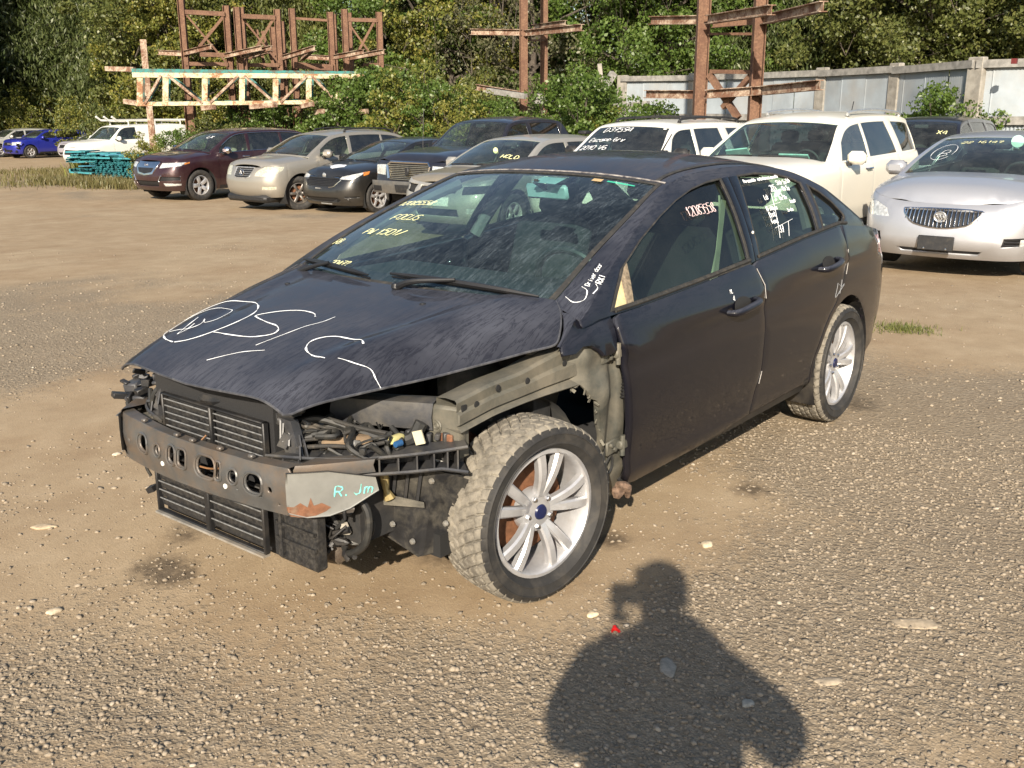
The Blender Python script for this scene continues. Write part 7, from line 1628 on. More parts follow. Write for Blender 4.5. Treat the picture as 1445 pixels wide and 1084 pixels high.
A = at(187, 101, 34.3); B = at(516, 105, 34); m = MB(); m.beam((0, 0, 0), tuple(B-A), .35, .16); o = m.build('turquoise_beam', TEAL, None, smooth=None); o.location = A; tag(o, 'long turquoise beam lying on top of the cream truss', 'beam')
for px, py, w, lb in ((110, 352, 0, ''),):
    pass
for (a, b, lb) in (((150, 97, 35.5), (190, 98, 34.8), 'rusty bar poking out left of the truss top'), ((176, 143, 35), (196, 146, 34.5), 'pale rusty bar under the left end of the truss'), ((286, 153, 33.5), (302, 151, 33), 'short pale arm stub below the truss, above the maroon SUV'), ((354, 151, 33.5), (389, 148, 32.6), 'rusty arm stub below the middle of the truss'), ((446, 159, 33.5), (456, 157, 33), 'small rusty stub under the truss near its right end'), ((491, 161, 33), (518, 157, 32.4), 'thick rusty arm stub below the right end of the truss'), ((427, 150, 33.5), (441, 147, 33), 'pale stub under the truss, above the silver-gold SUV')):
    A = at(*a); B = at(*b); m = MB(); m.beam((0, 0, 0), tuple(B-A), .14); o = m.build('steel_bar', RUSTPALE, None, smooth=None); o.location = A; tag(o, lb, 'bar')
for px, d in ((268, 34.8), (420, 35), (471, 35)):
    A = at(px, 150, d); m = MB(); ibeam(m, (0, 0, -.2), (0, 0, A.z-gzf(A.x, A.y)), .30, (.6, -.8, 0)); o = m.build('rack_column', RUSTY, None, smooth=None); o.location = (A.x, A.y, gzf(A.x, A.y)); tag(o, {268: 'dark rusty column holding the left of the truss, behind the white van rack', 420: 'rusty column under the middle of the truss', 471: 'rusty column under the right half of the truss'}[px], 'column')

# fence of planks and corrugated sheets
WOOD = plain('weathered_wood', (.25, .24, .22), .9, var=.45, scale=6, bumps=.4, bscale=40); POSTW = plain('tan_post', (.29, .27, .235), .9, var=.4, scale=5, bumps=.4, bscale=30, dirt=.4, dirtcol=(.20, .17, .13))
SHEET = plain('grey_corrugated_sheet', (.32, .36, .39), .55, .0, var=.25, scale=1.2, dirt=.4, dirtcol=(.33, .30, .26)); SHEETD = plain('rusty_dark_sheet', (.13, .15, .17), .55, .3, var=.4, scale=2, dirt=.5, dirtcol=(.16, .12, .08))
fence = empty('yard_fence', tuple(at_ground(1157, 330)), 0, 'tall fence of grey corrugated sheets between timber posts, behind the white SUVs', 'fence'); FO = Vector(fence.location)
def P2(px, d): q = at(px, 156, d); return Vector((q.x, q.y, 0))
FP = [P2(1690, 23.2), P2(1530, 23.6), P2(1372, 24), P2(1260, 26.4), P2(1157, 28.6), P2(1062, 30.4), P2(975, 32.0), P2(878, 33.6)]
ZT = 2.56
for i, p in enumerate(FP):
    g0 = gzf(p.x, p.y); m = MB(); w = .38 if i not in (5, 6) else .2
    d = (FP[max(i-1, 0)]-FP[min(i+1, len(FP)-1)]).normalized(); a = math.atan2(d.y, d.x); m.box((p.x-FO.x, p.y-FO.y, (ZT+.12+g0-.2)/2-FO.z), (w, .16, ZT+.12-g0+.2), (0, 0, a), bev=.02)
    o = m.build('post', POSTW, fence, smooth=None)
for i in range(len(FP)-1):
    a, b = FP[i], FP[i+1]; d = (b-a); L = d.length; d.normalize(); n = Vector((-d.y, d.x, 0)); n = n if n.dot(Vector((CAM_X, CAM_Y, 0))-a) > 0 else -n; g0 = gzf(a.x, a.y)
    for z, w, h in ((ZT-.02, .12, .16), (ZT-1.15, .12, .17)):
        m = MB(); q = n*.10; m.beam(tuple(a+q+Vector((0, 0, z))-FO), tuple(b+q+Vector((0, 0, z+RNG.uniform(-.04, .04)))-FO), .07, h); m.build('rail', WOOD, fence, smooth=None)
    k = 0; s = 0.12
    while s < L-.1:
        w = min(RNG.uniform(.75, .95), L-.1-s)
        if w < .2: break
        for (z0, z1, mt, amp) in ((ZT-1.1, ZT-.03+RNG.uniform(-.02, .06), SHEET, .012), (g0+.02, ZT-1.16, SHEET if RNG.random() < .6 or i < 2 else SHEETD, .022)):
            m = MB(); nn = max(6, int(w/.038)); G = []
            for t in range(nn+1):
                q = a+d*(s+w*t/nn)+n*(.02+amp*math.cos(t*PI)*(.5 if t % 2 else 1)+(.012 if k % 2 else 0)); G.append([(q.x-FO.x, q.y-FO.y, z0-FO.z), (q.x-FO.x, q.y-FO.y, z1-FO.z)])
            m.grid(G); m.build('sheet', mt, fence, smooth=60)
        s += w*.98; k += 1
m = MB(); q = P2(1417, 23); m.box((q.x-FO.x+.1, q.y-FO.y+.1, ZT-.02-FO.z), (.1, .1, .1)); m.build('reflector', plain('dark_red', (.12, .01, .01), .5), fence)
# derelict end of the fence
for (pts, r, lb, nm) in (([(846, 90, 34), (849, 122, 34)], .14, 'pale upright broken post at the left end of the fence', 'broken_post'), ([(866, 103, 33.6), (850, 128, 33.4)], .20, 'grey leaning log against the fence end', 'leaning_log'),
                         ([(757, 139, 31), (803, 143, 30.5)], .28, 'weathered plank rail above the black pickup roof', 'plank'), ([(868, 152, 31.5), (915, 148, 31)], .22, 'grey plank low beside the fence end', 'plank'), ([(868, 180, 31), (873, 155, 31)], .2, 'short brown timber stump post by the fence end', 'broken_post'), ([(688, 128, 33), (742, 136, 32)], .16, 'rusty bar lying in the bushes left of the slim rack', 'steel_bar')):
    A = at(*pts[0]); B = at(*pts[1]); m = MB(); m.beam((0, 0, 0), tuple(B-A), r, r); o = m.build(nm, WOOD if nm != 'broken_post' else POSTW, None, smooth=None); o.location = A; tag(o, lb, {'plank': 'plank', 'leaning_log': 'log', 'broken_post': 'post', 'steel_bar': 'bar'}[nm])
A = at(1340, 152, 28)
# turquoise stack of racking beams, seen end on
TEALB = rusty('turquoise_bright', (.04, .24, .27), (.03, .05, .05), .05); TEALD = plain('turquoise_deep_blue', (.02, .16, .24), .6, var=.4)  # deeper blue tone for every third loose beam
p0 = at_ground(138, 254); st_ = empty('racking_stack', tuple(p0), 0, 'stack of turquoise steel racking beams seen end on, in the weeds beside the maroon SUV', 'stack'); ax = rt2.copy(); ax.z = 0; ax.normalize(); bx_ = fw.copy(); bx_.z = 0; bx_.normalize()
def SP(u, z, v): q = ax*u+bx_*v; return (q.x, q.y, z)
rg6 = random.Random(2)
m = MB()
for j in range(13):
    ua, ub = [(.0, 2.6), (.05, 2.6), (-.05, 2.5), (.0, 2.6), (-.9, 2.4), (-.2, 2.6), (-.25, 2.5), (-.2, 2.6), (-1.15, 2.2), (-1.2, 2.3), (-1.0, .3), (-1.05, .2), (-.9, .1)][j]
    z = .08+j*.078+rg6.uniform(-.006, .006); u = ua
    while u < ub:
        if rg6.random() < .90:
            w = .070; h = .066; dd = rg6.uniform(-.16, .05); t_ = .010; rr_z = z+rg6.uniform(-.008, .008)
            for (a0, b0, c0_, d0) in ((u, rr_z, w, t_), (u, rr_z+h-t_, w, t_), (u, rr_z, t_, h), (u+w*.6, rr_z+.01, t_, h*.35)): m.prism([(a0, b0), (a0+c0_, b0), (a0+c0_, b0+d0), (a0, b0+d0)], dd, dd+.5, SP)
        u += .082
m.build('beam_ends', TEALB, st_, smooth=None)['kind'] = 'stuff'
for i in range(26):
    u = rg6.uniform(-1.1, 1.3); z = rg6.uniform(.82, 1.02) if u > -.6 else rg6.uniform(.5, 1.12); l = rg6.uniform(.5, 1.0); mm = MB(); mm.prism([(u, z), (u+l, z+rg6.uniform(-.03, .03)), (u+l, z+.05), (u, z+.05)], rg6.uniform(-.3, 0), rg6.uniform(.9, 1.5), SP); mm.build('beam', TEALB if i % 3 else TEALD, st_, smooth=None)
mm = MB(); mm.prism([(-1.0, .30), (-.1, .24), (-.1, .30), (-1.0, .36)], -.3, .6, SP); mm.prism([(-1.0, .30), (-.94, .30), (-.94, .46), (-1.0, .46)], -.3, .6, SP); mm.build('beam', TEALB, st_, smooth=None)
mm = MB(); mm.prism([(-.15, .1), (2.5, .1), (2.4, .95), (-.15, .95)], .22, 1.5, SP); mm.build('stack_shade_block', plain('stack_inner_shade', (.012, .07, .08), .8), st_, smooth=None); st_.scale = (.82, .82, .82)  # dark block added as painted shade behind the open beam ends
# ------------------------------------------------------------------ vegetation
def leaf_mat(name, cols, trans=.30):
    m, t, b = nmat(name); t.nodes.remove(b); out = t.nodes['Material Output']; geo = t.nodes.new('ShaderNodeNewGeometry'); co = coords(t)
    n = noise(t, .45, 3, .6, co); f = mixc(t, .55, geo.outputs['Random Per Island'], n.outputs[0])
    c = ramp(t, f, [(.15+.7*i/(len(cols)-1), q) for i, q in enumerate(cols)]).outputs[0]
    d = t.nodes.new('ShaderNodeBsdfDiffuse'); tr = t.nodes.new('ShaderNodeBsdfTranslucent'); g = t.nodes.new('ShaderNodeBsdfGlossy'); g.inputs['Roughness'].default_value = .45; g.inputs[0].default_value = (.6, .6, .55, 1)
    t.links.new(c, d.inputs[0]); t.links.new(mixc(t, .5, c, (.16, .20, .03)), tr.inputs[0])
    mx = t.nodes.new('ShaderNodeMixShader'); mx.inputs[0].default_value = trans; t.links.new(d.outputs[0], mx.inputs[1]); t.links.new(tr.outputs[0], mx.inputs[2])
    m2 = t.nodes.new('ShaderNodeMixShader'); m2.inputs[0].default_value = .05; t.links.new(mx.outputs[0], m2.inputs[1]); t.links.new(g.outputs[0], m2.inputs[2]); t.links.new(m2.outputs[0], out.inputs[0]); return m
LDARK = leaf_mat('dark_needles', [(0.032, 0.048, 0.016), (0.069, 0.092, 0.028), (0.121, 0.138, 0.046)], .25)
LOLIVE = leaf_mat('olive_leaves', [(0.052, 0.069, 0.018), (0.109, 0.127, 0.034), (0.184, 0.184, 0.057)])
LGREEN = leaf_mat('fresh_green_leaves', [(0.052, 0.098, 0.018), (0.103, 0.167, 0.032), (0.172, 0.230, 0.052)], .4)
LYELL = leaf_mat('yellowing_leaves', [(0.081, 0.109, 0.021), (0.184, 0.196, 0.040), (0.322, 0.265, 0.063)], .35)
LGREY = leaf_mat('grey_twiggy_leaves', [(0.063, 0.069, 0.034), (0.115, 0.115, 0.057), (0.172, 0.161, 0.092)])
BARK = plain('bark', (.085, .070, .055), .95, var=.45, scale=8, bumps=.6, bscale=30)
def leaves_mesh(name, C_, size, seed, mat, asp=.6, droop=.0, up=.3):
    g = np.random.default_rng(seed); n = len(C_); s = size*(.55+.9*g.random(n)); d = g.normal(size=(n, 3)); d[:, 2] -= droop*2.5; d /= np.linalg.norm(d, axis=1)[:, None]
    r = g.normal(size=(n, 3)); r[:, 2] += up; e = np.cross(d, r); e /= np.linalg.norm(e, axis=1)[:, None]+1e-9
    a = d*s[:, None]; b = e*(s*asp*.5)[:, None]
    nrm = np.cross(a, b); nrm /= np.linalg.norm(nrm, axis=1)[:, None]+1e-9; k = nrm*(s*.12)[:, None]
    V = np.stack([C_-a*.5, C_+b+k, C_+a*.5, C_-b+k], 1).reshape(-1, 3); F = np.arange(n*4, dtype=np.int32)
    me = bpy.data.meshes.new(name); me.vertices.add(len(V)); me.vertices.foreach_set('co', V.ravel()); me.loops.add(n*4); me.loops.foreach_set('vertex_index', F); me.polygons.add(n); me.polygons.foreach_set('loop_start', np.arange(n, dtype=np.int32)*4); me.update(calc_edges=True)
    me.materials.append(mat); return me
def make_tree_mesh(kind, seed, H, Wd, n, leaf, mat, base=.1):
    g = np.random.default_rng(seed); tb = MB(); 
    if kind == 'conifer':
        tb.tube([(0, 0, -.3), (.1, 0, H*.4), (0, .1, H*.8), (0, 0, H)], [.28, .2, .1, .02], 7); C_ = []
        nb = 90
        for i in range(nb):
            z = H*(base+(1-base)*(i/nb)**.9); L = Wd/2*(1-(z/H))**.7*(.65+.5*g.random())+.3; a = i*2.4+g.random()*.6; dz = -L*.25
            tip = np.array([math.cos(a)*L, math.sin(a)*L, z+dz]); tb.tube([(0, 0, z), (tip[0]*.5, tip[1]*.5, z+dz*.3+.05*L), tuple(tip)], [.04, .025, .006], 4)
            m_ = int(n/nb*(.4+1.4*L/(Wd/2))); t = g.random(m_)**.7; P_ = np.stack([tip[0]*t, tip[1]*t, z+dz*t*t], 1); sp = .16+.30*t[:, None]*L/3
            q = g.normal(size=(m_, 3))*sp*[1, 1, .55]; q[:, 2] -= np.abs(g.normal(size=m_))*.35*t; C_.append(P_+q)
        C_ = np.vstack(C_); lm = leaves_mesh('foliage', C_, leaf, seed, mat, .28, .8)
    else:
        tr = [(0, 0, -.3), (.15, .1, H*.25), (-.1, .1, H*.5), (0, 0, H*.75)]
        if kind != 'shrub': tb.tube(tr, [.24, .18, .12, .04], 8)
        C_ = []; nl = 26 if kind == 'broad' else 16
        for i in range(nl):
            z0 = H*(.12+.6*i/nl) if kind != 'shrub' else .1; a = i*2.4+g.random(); zc = H*(base+(1-base)*((i+.5)/nl)); prof = math.sin(PI*min(1, max(.12, (zc/H-base)/(1-base)*.85+.12)))**.6
            L = Wd/2*prof*(.7+.4*g.random()); tip = np.array([math.cos(a)*L, math.sin(a)*L, zc]); tb.tube([(0, 0, z0), (tip[0]*.45, tip[1]*.45, (z0+zc)/2+.1), tuple(tip)], [.09 if kind != 'shrub' else .025, .045 if kind != 'shrub' else .015, .008], 5)
            for j in range(7):
                c = tip*[.55+.55*g.random(), .55+.55*g.random(), 1]+g.normal(size=3)*Wd*.075; r = Wd*(.04+.062*g.random()); m_ = int(n/nl/7*(.6+.8*g.random()))
                v = g.normal(size=(m_, 3)); v /= np.linalg.norm(v, axis=1)[:, None]; C_.append(c+v*(r*(.45+.65*g.random(m_)**.5))[:, None]*[1.15, 1.15, .75])
                if j < 3: tb.tube([tuple(tip*.8+np.array([0, 0, .02])), tuple(c)], [.02, .006], 3)
        C_ = np.vstack(C_); C_ = C_[C_[:, 2] > .05]; lm = leaves_mesh('foliage', C_, leaf, seed, mat, .62, .25)
    tm = mesh('trunk', tb.v, tb.f, 60); tm.materials.append(BARK); return tm, lm
PROT = {'conifer': [make_tree_mesh('conifer', 1, 15, 8.5, 52000, .24, LDARK, .02), make_tree_mesh('conifer', 2, 13, 8, 46000, .23, LDARK, .02), make_tree_mesh('conifer', 8, 14, 8.5, 44000, .23, LOLIVE, .02)],
        'green': [make_tree_mesh('broad', 3, 12, 9, 46000, .155, LGREEN, .10), make_tree_mesh('broad', 13, 11, 8, 40000, .15, LGREEN, .08)],
        'olive': [make_tree_mesh('broad', 4, 13, 9, 46000, .155, LOLIVE, .05), make_tree_mesh('broad', 14, 12, 9, 42000, .15, LOLIVE, .05)],
        'yellow': [make_tree_mesh('broad', 5, 9, 6, 26000, .14, LYELL, .05)],
        'thicket': [make_tree_mesh('broad', 6, 9, 6, 12000, .12, LGREY, .05)],
        'shrub': [make_tree_mesh('shrub', 7, 3.2, 3.4, 9500, .10, LGREEN, .06), make_tree_mesh('shrub', 17, 2.8, 3.6, 9500, .10, LYELL, .06), make_tree_mesh('shrub', 27, 2.6, 3.2, 8000, .10, LOLIVE, .06)]}
def tree(kind, vi, px, d, sc, label, group, nm='tree', cat='tree', rz=None, dz=0):
    q = at(px, 156, d); tm, lm = PROT[kind][vi % len(PROT[kind])]; r = empty(nm, (q.x, q.y, gzf(q.x, q.y)+dz), rz if rz is not None else px*.37, label, cat, group); r.scale = (sc, sc, sc)
    a = bpy.data.objects.new('trunk' if cat == 'tree' else 'stems', tm); COL.objects.link(a); a.parent = r
    b = bpy.data.objects.new('crown' if cat == 'tree' else 'foliage', lm); COL.objects.link(b); b.parent = r; return r
GT = 'trees of the belt behind the yard'
TL = [('conifer', 0, -60, 76, 1.4), ('conifer', 1, 20, 76, 1.5), ('conifer', 0, 92, 75, 1.4), ('conifer', 1, 160, 70, 1.35), ('conifer', 2, 55, 86, 1.6), ('conifer', 0, 215, 56, 1.0), ('yellow', 0, 235, 53, 1.0), ('yellow', 0, 292, 52, .9), ('olive', 0, 268, 54, 1.0), ('conifer', 1, 330, 55, 1.0), ('conifer', 0, 385, 58, 1.05), ('conifer', 2, 425, 52, .9),
      ('olive', 1, 522, 52, .95), ('conifer', 1, 545, 57, 1.0), ('green', 1, 598, 48, .95), ('yellow', 0, 640, 46, 1.0), ('olive', 0, 665, 56, 1.0), ('thicket', 0, 700, 46, 1.1), ('thicket', 0, 748, 45, 1.15), ('thicket', 0, 790, 50, 1.2), ('olive', 1, 730, 66, .9), ('green', 0, 838, 47, 1.0), ('green', 1, 880, 45, .9),
      ('green', 0, 935, 46, 1.05), ('green', 1, 990, 50, 1.0), ('conifer', 0, 1040, 49, 1.0), ('conifer', 1, 1085, 47, 1.0), ('conifer', 0, 1130, 50, 1.0), ('olive', 0, 1185, 52, 1.0), ('conifer', 2, 1150, 58, 1.1), ('olive', 1, 1240, 46, 1.0), ('olive', 0, 1290, 44, .95), ('olive', 1, 1345, 46, 1.0), ('green', 1, 1395, 47, .95), ('olive', 0, 1440, 44, 1.0), ('olive', 1, 1500, 46, 1.0),
      ('olive', 0, 1580, 44, 1.1), ('conifer', 1, -150, 66, 1.3), ('conifer', 2, -250, 64, 1.2), ('olive', 1, 1680, 42, 1.0), ('conifer', 0, 125, 76, 1.5), ('olive', 1, 620, 70, 1.1), ('conifer', 2, 1240, 64, 1.1), ('olive', 0, 900, 68, .9), ('conifer', 1, 290, 68, 1.2)]
KD = {'conifer': 'dark drooping evergreen', 'green': 'fresh green broad-leaved tree', 'olive': 'dull olive-green broad-leaved tree', 'yellow': 'small tree with yellowing leaves', 'thicket': 'sparse grey-green twiggy tree'}
def where(px):
    for lim, tx in ((-40, 'beyond the left edge of the yard'), (60, 'at the far left above the silver car'), (130, 'left, above the blue hatchback'), (200, 'left, above the white van bonnet'), (250, 'just left of the rusty racks'), (310, 'behind the leftmost rusty rack'), (360, 'behind the second rusty rack'), (410, 'behind the posts of the second rack'), (450, 'behind the short rusty rack'), (500, 'behind the right-hand rack posts'), (560, 'right of the truss end'),
                    (620, 'between the truss and slim rack, left part'), (680, 'left of the slim rusty rack'), (720, 'just left of and behind the slim rusty rack'), (755, 'behind the slim rusty rack'), (810, 'right of the slim rusty rack'), (860, 'above the fence end, left part'), (910, 'above the fence end'), (960, 'left of the tallest rack'), (1020, 'behind the tallest rack'), (1070, 'between the posts of the tallest rack'), (1120, 'just right of the tallest rack'), (1170, 'above the second fence post from the rack'), (1220, 'over the fence right of the rack'), (1270, 'over the fence above the white SUV rear'), (1320, 'over the fence left of the climbing shrub'), (1370, 'over the fence above the climbing shrub'), (1420, 'over the fence above the silver saloon'), (1470, 'at the right edge over the fence')):
        if px < lim: return tx
    return 'beyond the right edge of the yard'
seen = {}
for k, v, px, d, s in TL:
    lb = KD[k]+' '+where(px)+(', back row' if d > 54 else '')
    n_ = seen.get(lb, 0); seen[lb] = n_+1; lb += ('', ', deeper in', ', deepest in')[n_]
    tree(k, v, px, d, s, lb, GT)
GS = 'shrubs growing along the back of the yard'
SL = [(1, 12, 69, 1.2, 'golden-green bush at the far left behind the silver car'), (1, 58, 70, 1.2, 'yellowish bush above the blue hatchback'), (2, 165, 54, 1.0, 'bushy green shrub behind the white van'), (1, 112, 62, 1.0, 'yellow-green bush above the van bonnet'), (0, 250, 31, .50, 'green shrub overgrowing the white van side'), (1, 206, 34, .46, 'yellow-green shrub in front of the van door'), (2, 300, 34, .7, 'low green shrub under the left of the truss'),
      (0, 345, 36, .75, 'leafy shrub under the truss above the maroon SUV'), (0, 398, 35, .75, 'leafy shrub under the middle of the truss'), (2, 440, 37, .8, 'dark shrub under the truss above the silver-gold SUV'), (0, 505, 34, 1.0, 'green bush hiding the right end of the truss'), (0, 535, 33, 1.05, 'tall green bush right of the truss end'), (1, 575, 32, 1.05, 'yellow-green bush above the black pickup windscreen'), (0, 618, 31, .9, 'green bush above the pickup roof front'),
      (1, 655, 30, .85, 'light green bush above the middle of the pickup roof'), (0, 700, 30, .75, 'green bush above the pickup roof rear'), (2, 735, 31, .75, 'olive bush in front of the slim rack foot'), (0, 790, 29, .85, 'green bush behind the black car roof'), (0, 822, 28.5, .95, 'tall green bush left of the fence end'), (1, 850, 29, .70, 'yellow-green bush at the foot of the leaning log'), (0, 925, 27.5, .70, 'leafy sapling in front of the first fence sheets'), (2, 962, 27, .5, 'small weedy bush by the tallest rack'),
      (0, 1335, 24.2, .78, 'light green climbing shrub against the fence behind the dark crossover'), (0, 1312, 24.6, .62, 'lower half of the shrub against the fence, left side'), (1, 1435, 22.5, .42, 'yellow flowering weed bush at the fence foot, right edge'), (1, 1405, 23, .33, 'small yellow flowering weed by the fence foot'), (2, 1475, 22, .55, 'olive weed bush past the right edge'), (1, 30, 67, .8, 'low yellow weeds behind the silver car'), (2, 660, 36, 1.2, 'big olive bush far behind the pickup'), (2, 590, 40, 1.4, 'large olive bush between the racks')]
for i, (v, px, d, s, lb) in enumerate(SL): tree('shrub', v, px, d, s, lb, GS, 'shrub', 'shrub', rz=i*1.3)
for i in range(20):
    a = R(12+i*9.6)+CAM_YAW+PI-R(95); d = 50+7*(i % 3)
    tm, lm = PROT[('conifer', 'olive', 'green')[i % 3]][i % 2]; q = (CAM_X+math.cos(a)*d, CAM_Y+math.sin(a)*d)
    if i % 3 == 0 and 6 < i < 14: continue
    r = empty('tree', (q[0], q[1], gzf(*q)), i*1.1, ('dark drooping evergreen', 'dull olive-green tree', 'fresh green tree')[i % 3]+' across the yard, ' + ('first', 'second', 'third', 'fourth', 'fifth', 'sixth', 'seventh', 'eighth')[i//3] + ' of its kind round behind the photographer', 'tree', 'trees behind the photographer'); r.scale = (.8, .8, .72)
    for nm_, me_ in (('trunk', tm), ('crown', lm)): o = bpy.data.objects.new(nm_, me_); COL.objects.link(o); o.parent = r
# weeds and dry grass round the stack
def weeds(name, pts, n, h, mat, label, seed, w=.02):
    g = np.random.default_rng(seed); P_ = []
    for (px, py, r, k) in pts:
        c = at_ground(px, py); m_ = int(n*k); q = g.normal(size=(m_, 2))*r; P_.append(np.stack([c.x+q[:, 0], c.y+q[:, 1]], 1))
    P_ = np.vstack(P_); m_ = len(P_); z = gz(P_[:, 0], P_[:, 1]); hh = h*(.35+.9*g.random(m_)); a = g.random(m_)*2*PI; lean = hh*(.15+.45*g.random(m_)); la = g.random(m_)*2*PI
    b0 = np.stack([P_[:, 0]-np.cos(a)*w/2, P_[:, 1]-np.sin(a)*w/2, z-.02], 1); b1 = np.stack([P_[:, 0]+np.cos(a)*w/2, P_[:, 1]+np.sin(a)*w/2, z-.02], 1)
    m1 = np.stack([P_[:, 0]+np.cos(la)*lean*.3+np.cos(a)*w*.4, P_[:, 1]+np.sin(la)*lean*.3+np.sin(a)*w*.4, z+hh*.55], 1); m0 = m1-np.stack([np.cos(a)*w*.8, np.sin(a)*w*.8, 0*a], 1); tp = np.stack([P_[:, 0]+np.cos(la)*lean, P_[:, 1]+np.sin(la)*lean, z+hh], 1)
    V = np.stack([b0, b1, m1, m0, tp], 1).reshape(-1, 3); F = []
    for i in range(m_): o = i*5; F += [(o, o+1, o+2, o+3), (o+3, o+2, o+4)]
    me = bpy.data.meshes.new(name); me.from_pydata(V.tolist(), [], F); me.update(); o = link(name, me, mat); tag(o, label, 'weeds', kind='stuff')
DRY = leaf_mat('dry_grass', [(.10, .085, .035), (.17, .14, .06), (.12, .13, .04)], .3)
weeds('weeds', [(80, 258, .7, .12), (110, 258, .6, .2), (135, 260, .5, .2), (160, 264, .5, .2), (190, 266, .35, .1), (60, 252, 1.0, .1), (30, 262, .8, .06), (215, 262, .3, .05)], 4200, .24, DRY, 'dry grass and weeds round the turquoise stack', 1, .025)
weeds('weeds', [(160, 246, .30, .25), (195, 243, .5, .4), (176, 250, .3, .2), (122, 252, .25, .15)], 1500, .62, LYELL, 'taller green and yellow weeds growing through the turquoise stack', 2, .05)
weeds('weeds', [(1262, 464, .10, .5), (1285, 465, .10, .5)], 600, .035, LOLIVE, 'low tuft of grass on the dirt beside the rear wheel', 3, .006)
weeds('weeds', [(40, 244, 1.2, .3), (75, 242, 1.2, .3), (100, 245, 1.0, .3)], 1500, .16, DRY, 'thin dry grass on the far left ground', 4, .03)
# ------------------------------------------------------------------ the person taking the picture (throws the shadow in front)
SKIN = plain('skin', (.45, .28, .20), .6, var=.1); SHIRT = plain('grey_shirt', (.16, .17, .19), .9, var=.2); JEANS = plain('jeans', (.05, .07, .12), .9, var=.2)
hd = Vector((fw.x, fw.y, 0)).normalized(); rr3 = Vector((rt2.x, rt2.y, 0)).normalized()
PB = Vector((CAM_X, CAM_Y, 0))-hd*.33
def L2(r_, f_, z): q = PB+rr3*r_+hd*f_; return (q.x-PB.x, q.y-PB.y, z)
root = empty('person', tuple(PB), 0, 'photographer in a loose shirt holding a phone up, whose shadow falls on the ground', 'person')
def skin(name, pts, edges, rads, mat, parent, rootv=0, sub=2):
    me = bpy.data.meshes.new(name); me.from_pydata(pts, edges, []); o = link(name, me, mat, parent); sk = o.modifiers.new('s', 'SKIN')
    for i, r in enumerate(rads): me.skin_vertices[0].data[i].radius = r if hasattr(r, '__len__') else (r, r); me.skin_vertices[0].data[i].use_root = (i == rootv)
    s = o.modifiers.new('u', 'SUBSURF'); s.levels = sub; s.render_levels = sub; return o
# one continuous body: pelvis, spine, neck, head, arms, legs
V_ = [L2(0, -.02, 1.0), L2(0, -.01, 1.22), L2(0, -.03, 1.45), L2(0, -.02, 1.60), L2(0, .0, 1.66), L2(0, .01, 1.73), L2(0, .01, 1.80),
      L2(-.21, -.02, 1.53), L2(-.27, .04, 1.31), L2(-.20, .14, 1.44), L2(-.118, .22, 1.535),
      L2(.22, -.02, 1.53), L2(.34, .02, 1.32), L2(.20, .15, 1.50), L2(.03, .22, 1.535),
      L2(-.11, 0, .93), L2(-.13, .02, .50), L2(-.14, -.03, .09), L2(-.15, .14, .04), L2(.11, 0, .93), L2(.13, .02, .50), L2(.14, -.03, .09), L2(.15, .14, .04)]
E_ = [(0, 1), (1, 2), (2, 3), (3, 4), (4, 5), (5, 6), (2, 7), (7, 8), (8, 9), (9, 10), (2, 11), (11, 12), (12, 13), (13, 14), (0, 15), (15, 16), (16, 17), (17, 18), (0, 19), (19, 20), (20, 21), (21, 22)]
RD = [(.17, .12), (.17, .12), (.17, .12), (.07, .07), (.06, .06), (.085, .095), (.075, .085), .075, .052, .040, .030, .075, .052, .040, .030, .10, .068, .045, .04, .10, .068, .045, .04]
body = skin('body', V_, E_, RD, SKIN, root)
sh = [L2(0, -.02, 1.02), L2(0, -.01, 1.24), L2(0, -.03, 1.44), L2(0, -.01, 1.59), L2(-.20, -.02, 1.50), L2(-.27, .02, 1.34), L2(-.14, .16, 1.53), L2(.20, -.02, 1.50), L2(.345, .02, 1.35), L2(.33, .07, 1.35), L2(-.09, .02, 1.56)]
skin('shirt', sh, [(0, 1), (1, 2), (2, 3), (2, 4), (4, 5), (5, 6), (2, 7), (7, 8), (8, 9), (3, 10)], [(.22, .15), (.235, .15), (.21, .14), (.155, .12), .11, .095, .085, .10, .095, .08, .115], SHIRT, root)
skin('trousers', [L2(0, -.02, 1.02), L2(-.11, 0, .90), L2(-.13, .02, .50), L2(-.14, -.03, .10), L2(.11, 0, .90), L2(.13, .02, .50), L2(.14, -.03, .10)], [(0, 1), (1, 2), (2, 3), (0, 4), (4, 5), (5, 6)], [(.185, .135), .115, .085, .07, .115, .085, .07], JEANS, root)
m = MB(); c0 = Vector(L2(0, .01, 1.785)); m.lathe([(0, .105), (.05, .098), (.085, .07), (.098, .02), (.098, -.03)], 20, 'Z', c=tuple(c0)); a = math.atan2(hd.y, hd.x); m.box(tuple(c0+hd*.12+Vector((0, 0, .0))), (.12, .15, .012), (0, .1, a)); m.build('cap', SHIRT, root)
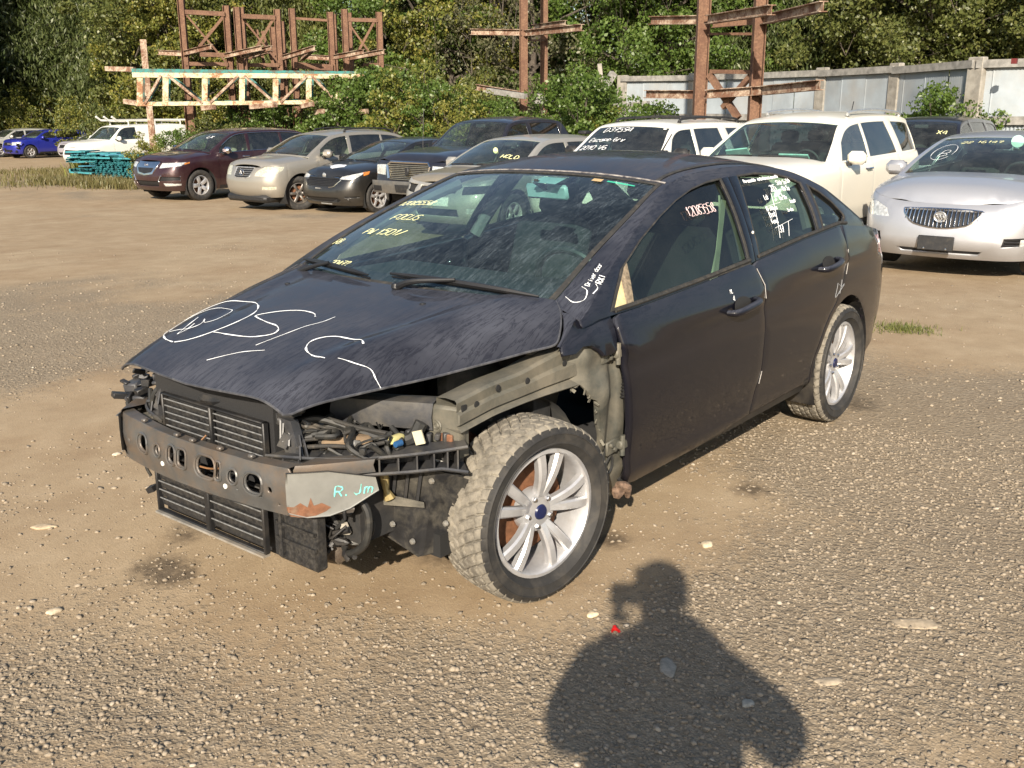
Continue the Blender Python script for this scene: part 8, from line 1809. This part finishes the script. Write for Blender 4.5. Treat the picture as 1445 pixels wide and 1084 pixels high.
# hands: palm with five fingers round the tablet edges
for s in (-1, 1):
    P_ = [L2(-.112, .235, 1.535)] if s < 0 else [L2(.02, .235, 1.535)]
    b = Vector(P_[0]); hv = [tuple(b)]; he = []; hr = [.026]
    hv.append(tuple(b+Vector((0, 0, .05))+hd*.01)); he.append((0, 1)); hr.append((.036, .018))
    for k, (dz, ln) in enumerate(((.085, .070), (.068, .078), (.050, .074), (.034, .060))):
        i = len(hv); base = b+Vector((0, 0, dz))+hd*.012; hv += [tuple(base), tuple(base+hd*ln*.5-rr3*s*.012), tuple(base+hd*ln*.62-rr3*s*ln*.45)]; he += [(1, i), (i, i+1), (i+1, i+2)]; hr += [.010, .009, .0075]
    i = len(hv); hv += [tuple(b+Vector((0, 0, .03))-rr3*s*.02), tuple(b+Vector((0, 0, .06))-rr3*s*.045-hd*.012)]; he += [(0, i), (i, i+1)]; hr += [.012, .009]
    skin('hand', hv, he, hr, SKIN, root, 0, 1)
# face
m = MB(); hc = Vector(L2(0, .01, 1.745))
for s in (-1, 1):
    m.lathe([(0, .012), (.009, .008), (.012, 0)], 10, 'Z', c=tuple(hc+hd*.088+rr3*s*.032+Vector((0, 0, .01))))
m.build('eyes', plain('eye_white', (.7, .7, .68), .3), root)
m = MB(); m.tube([tuple(hc+hd*.09+Vector((0, 0, .015))), tuple(hc+hd*.115-Vector((0, 0, .025))), tuple(hc+hd*.09-Vector((0, 0, .035)))], [.008, .013, .009], 8); m.build('nose', SKIN, root)
m = MB(); m.tube([tuple(hc+hd*.085+rr3*.025-Vector((0, 0, .055))), tuple(hc+hd*.093-Vector((0, 0, .056))), tuple(hc+hd*.085-rr3*.025-Vector((0, 0, .055)))], .006, 6); m.build('mouth', plain('lips', (.35, .14, .11), .5), root)
for s in (-1, 1): m = MB(); m.lathe([(0, .012), (.02, .008), (.028, 0)], 12, 'Y', c=(0, 0, 0)); o = m.build('ear', SKIN, root); o.location = hc+rr3*s*.088; o.rotation_euler = (0, 0, math.atan2(rr3.y*s, rr3.x*s)-PI/2)
# tablet, its lens corner just behind the viewpoint
tb = MB(); tb.box((0, 0, 0), (.008, .155, .078), bev=.003); o = tb.build('phone', plain('phone_case', (.03, .03, .035), .4), None); q = Vector((CAM_X, CAM_Y, CAM_Z))-fw*.045+rr3*(-.062)-up2*.036
M3 = Matrix((fw, -rt2, up2)).transposed().to_4x4(); M3.translation = q; o.matrix_world = M3; tag(o, 'dark phone held up in both hands by the photographer', 'phone')
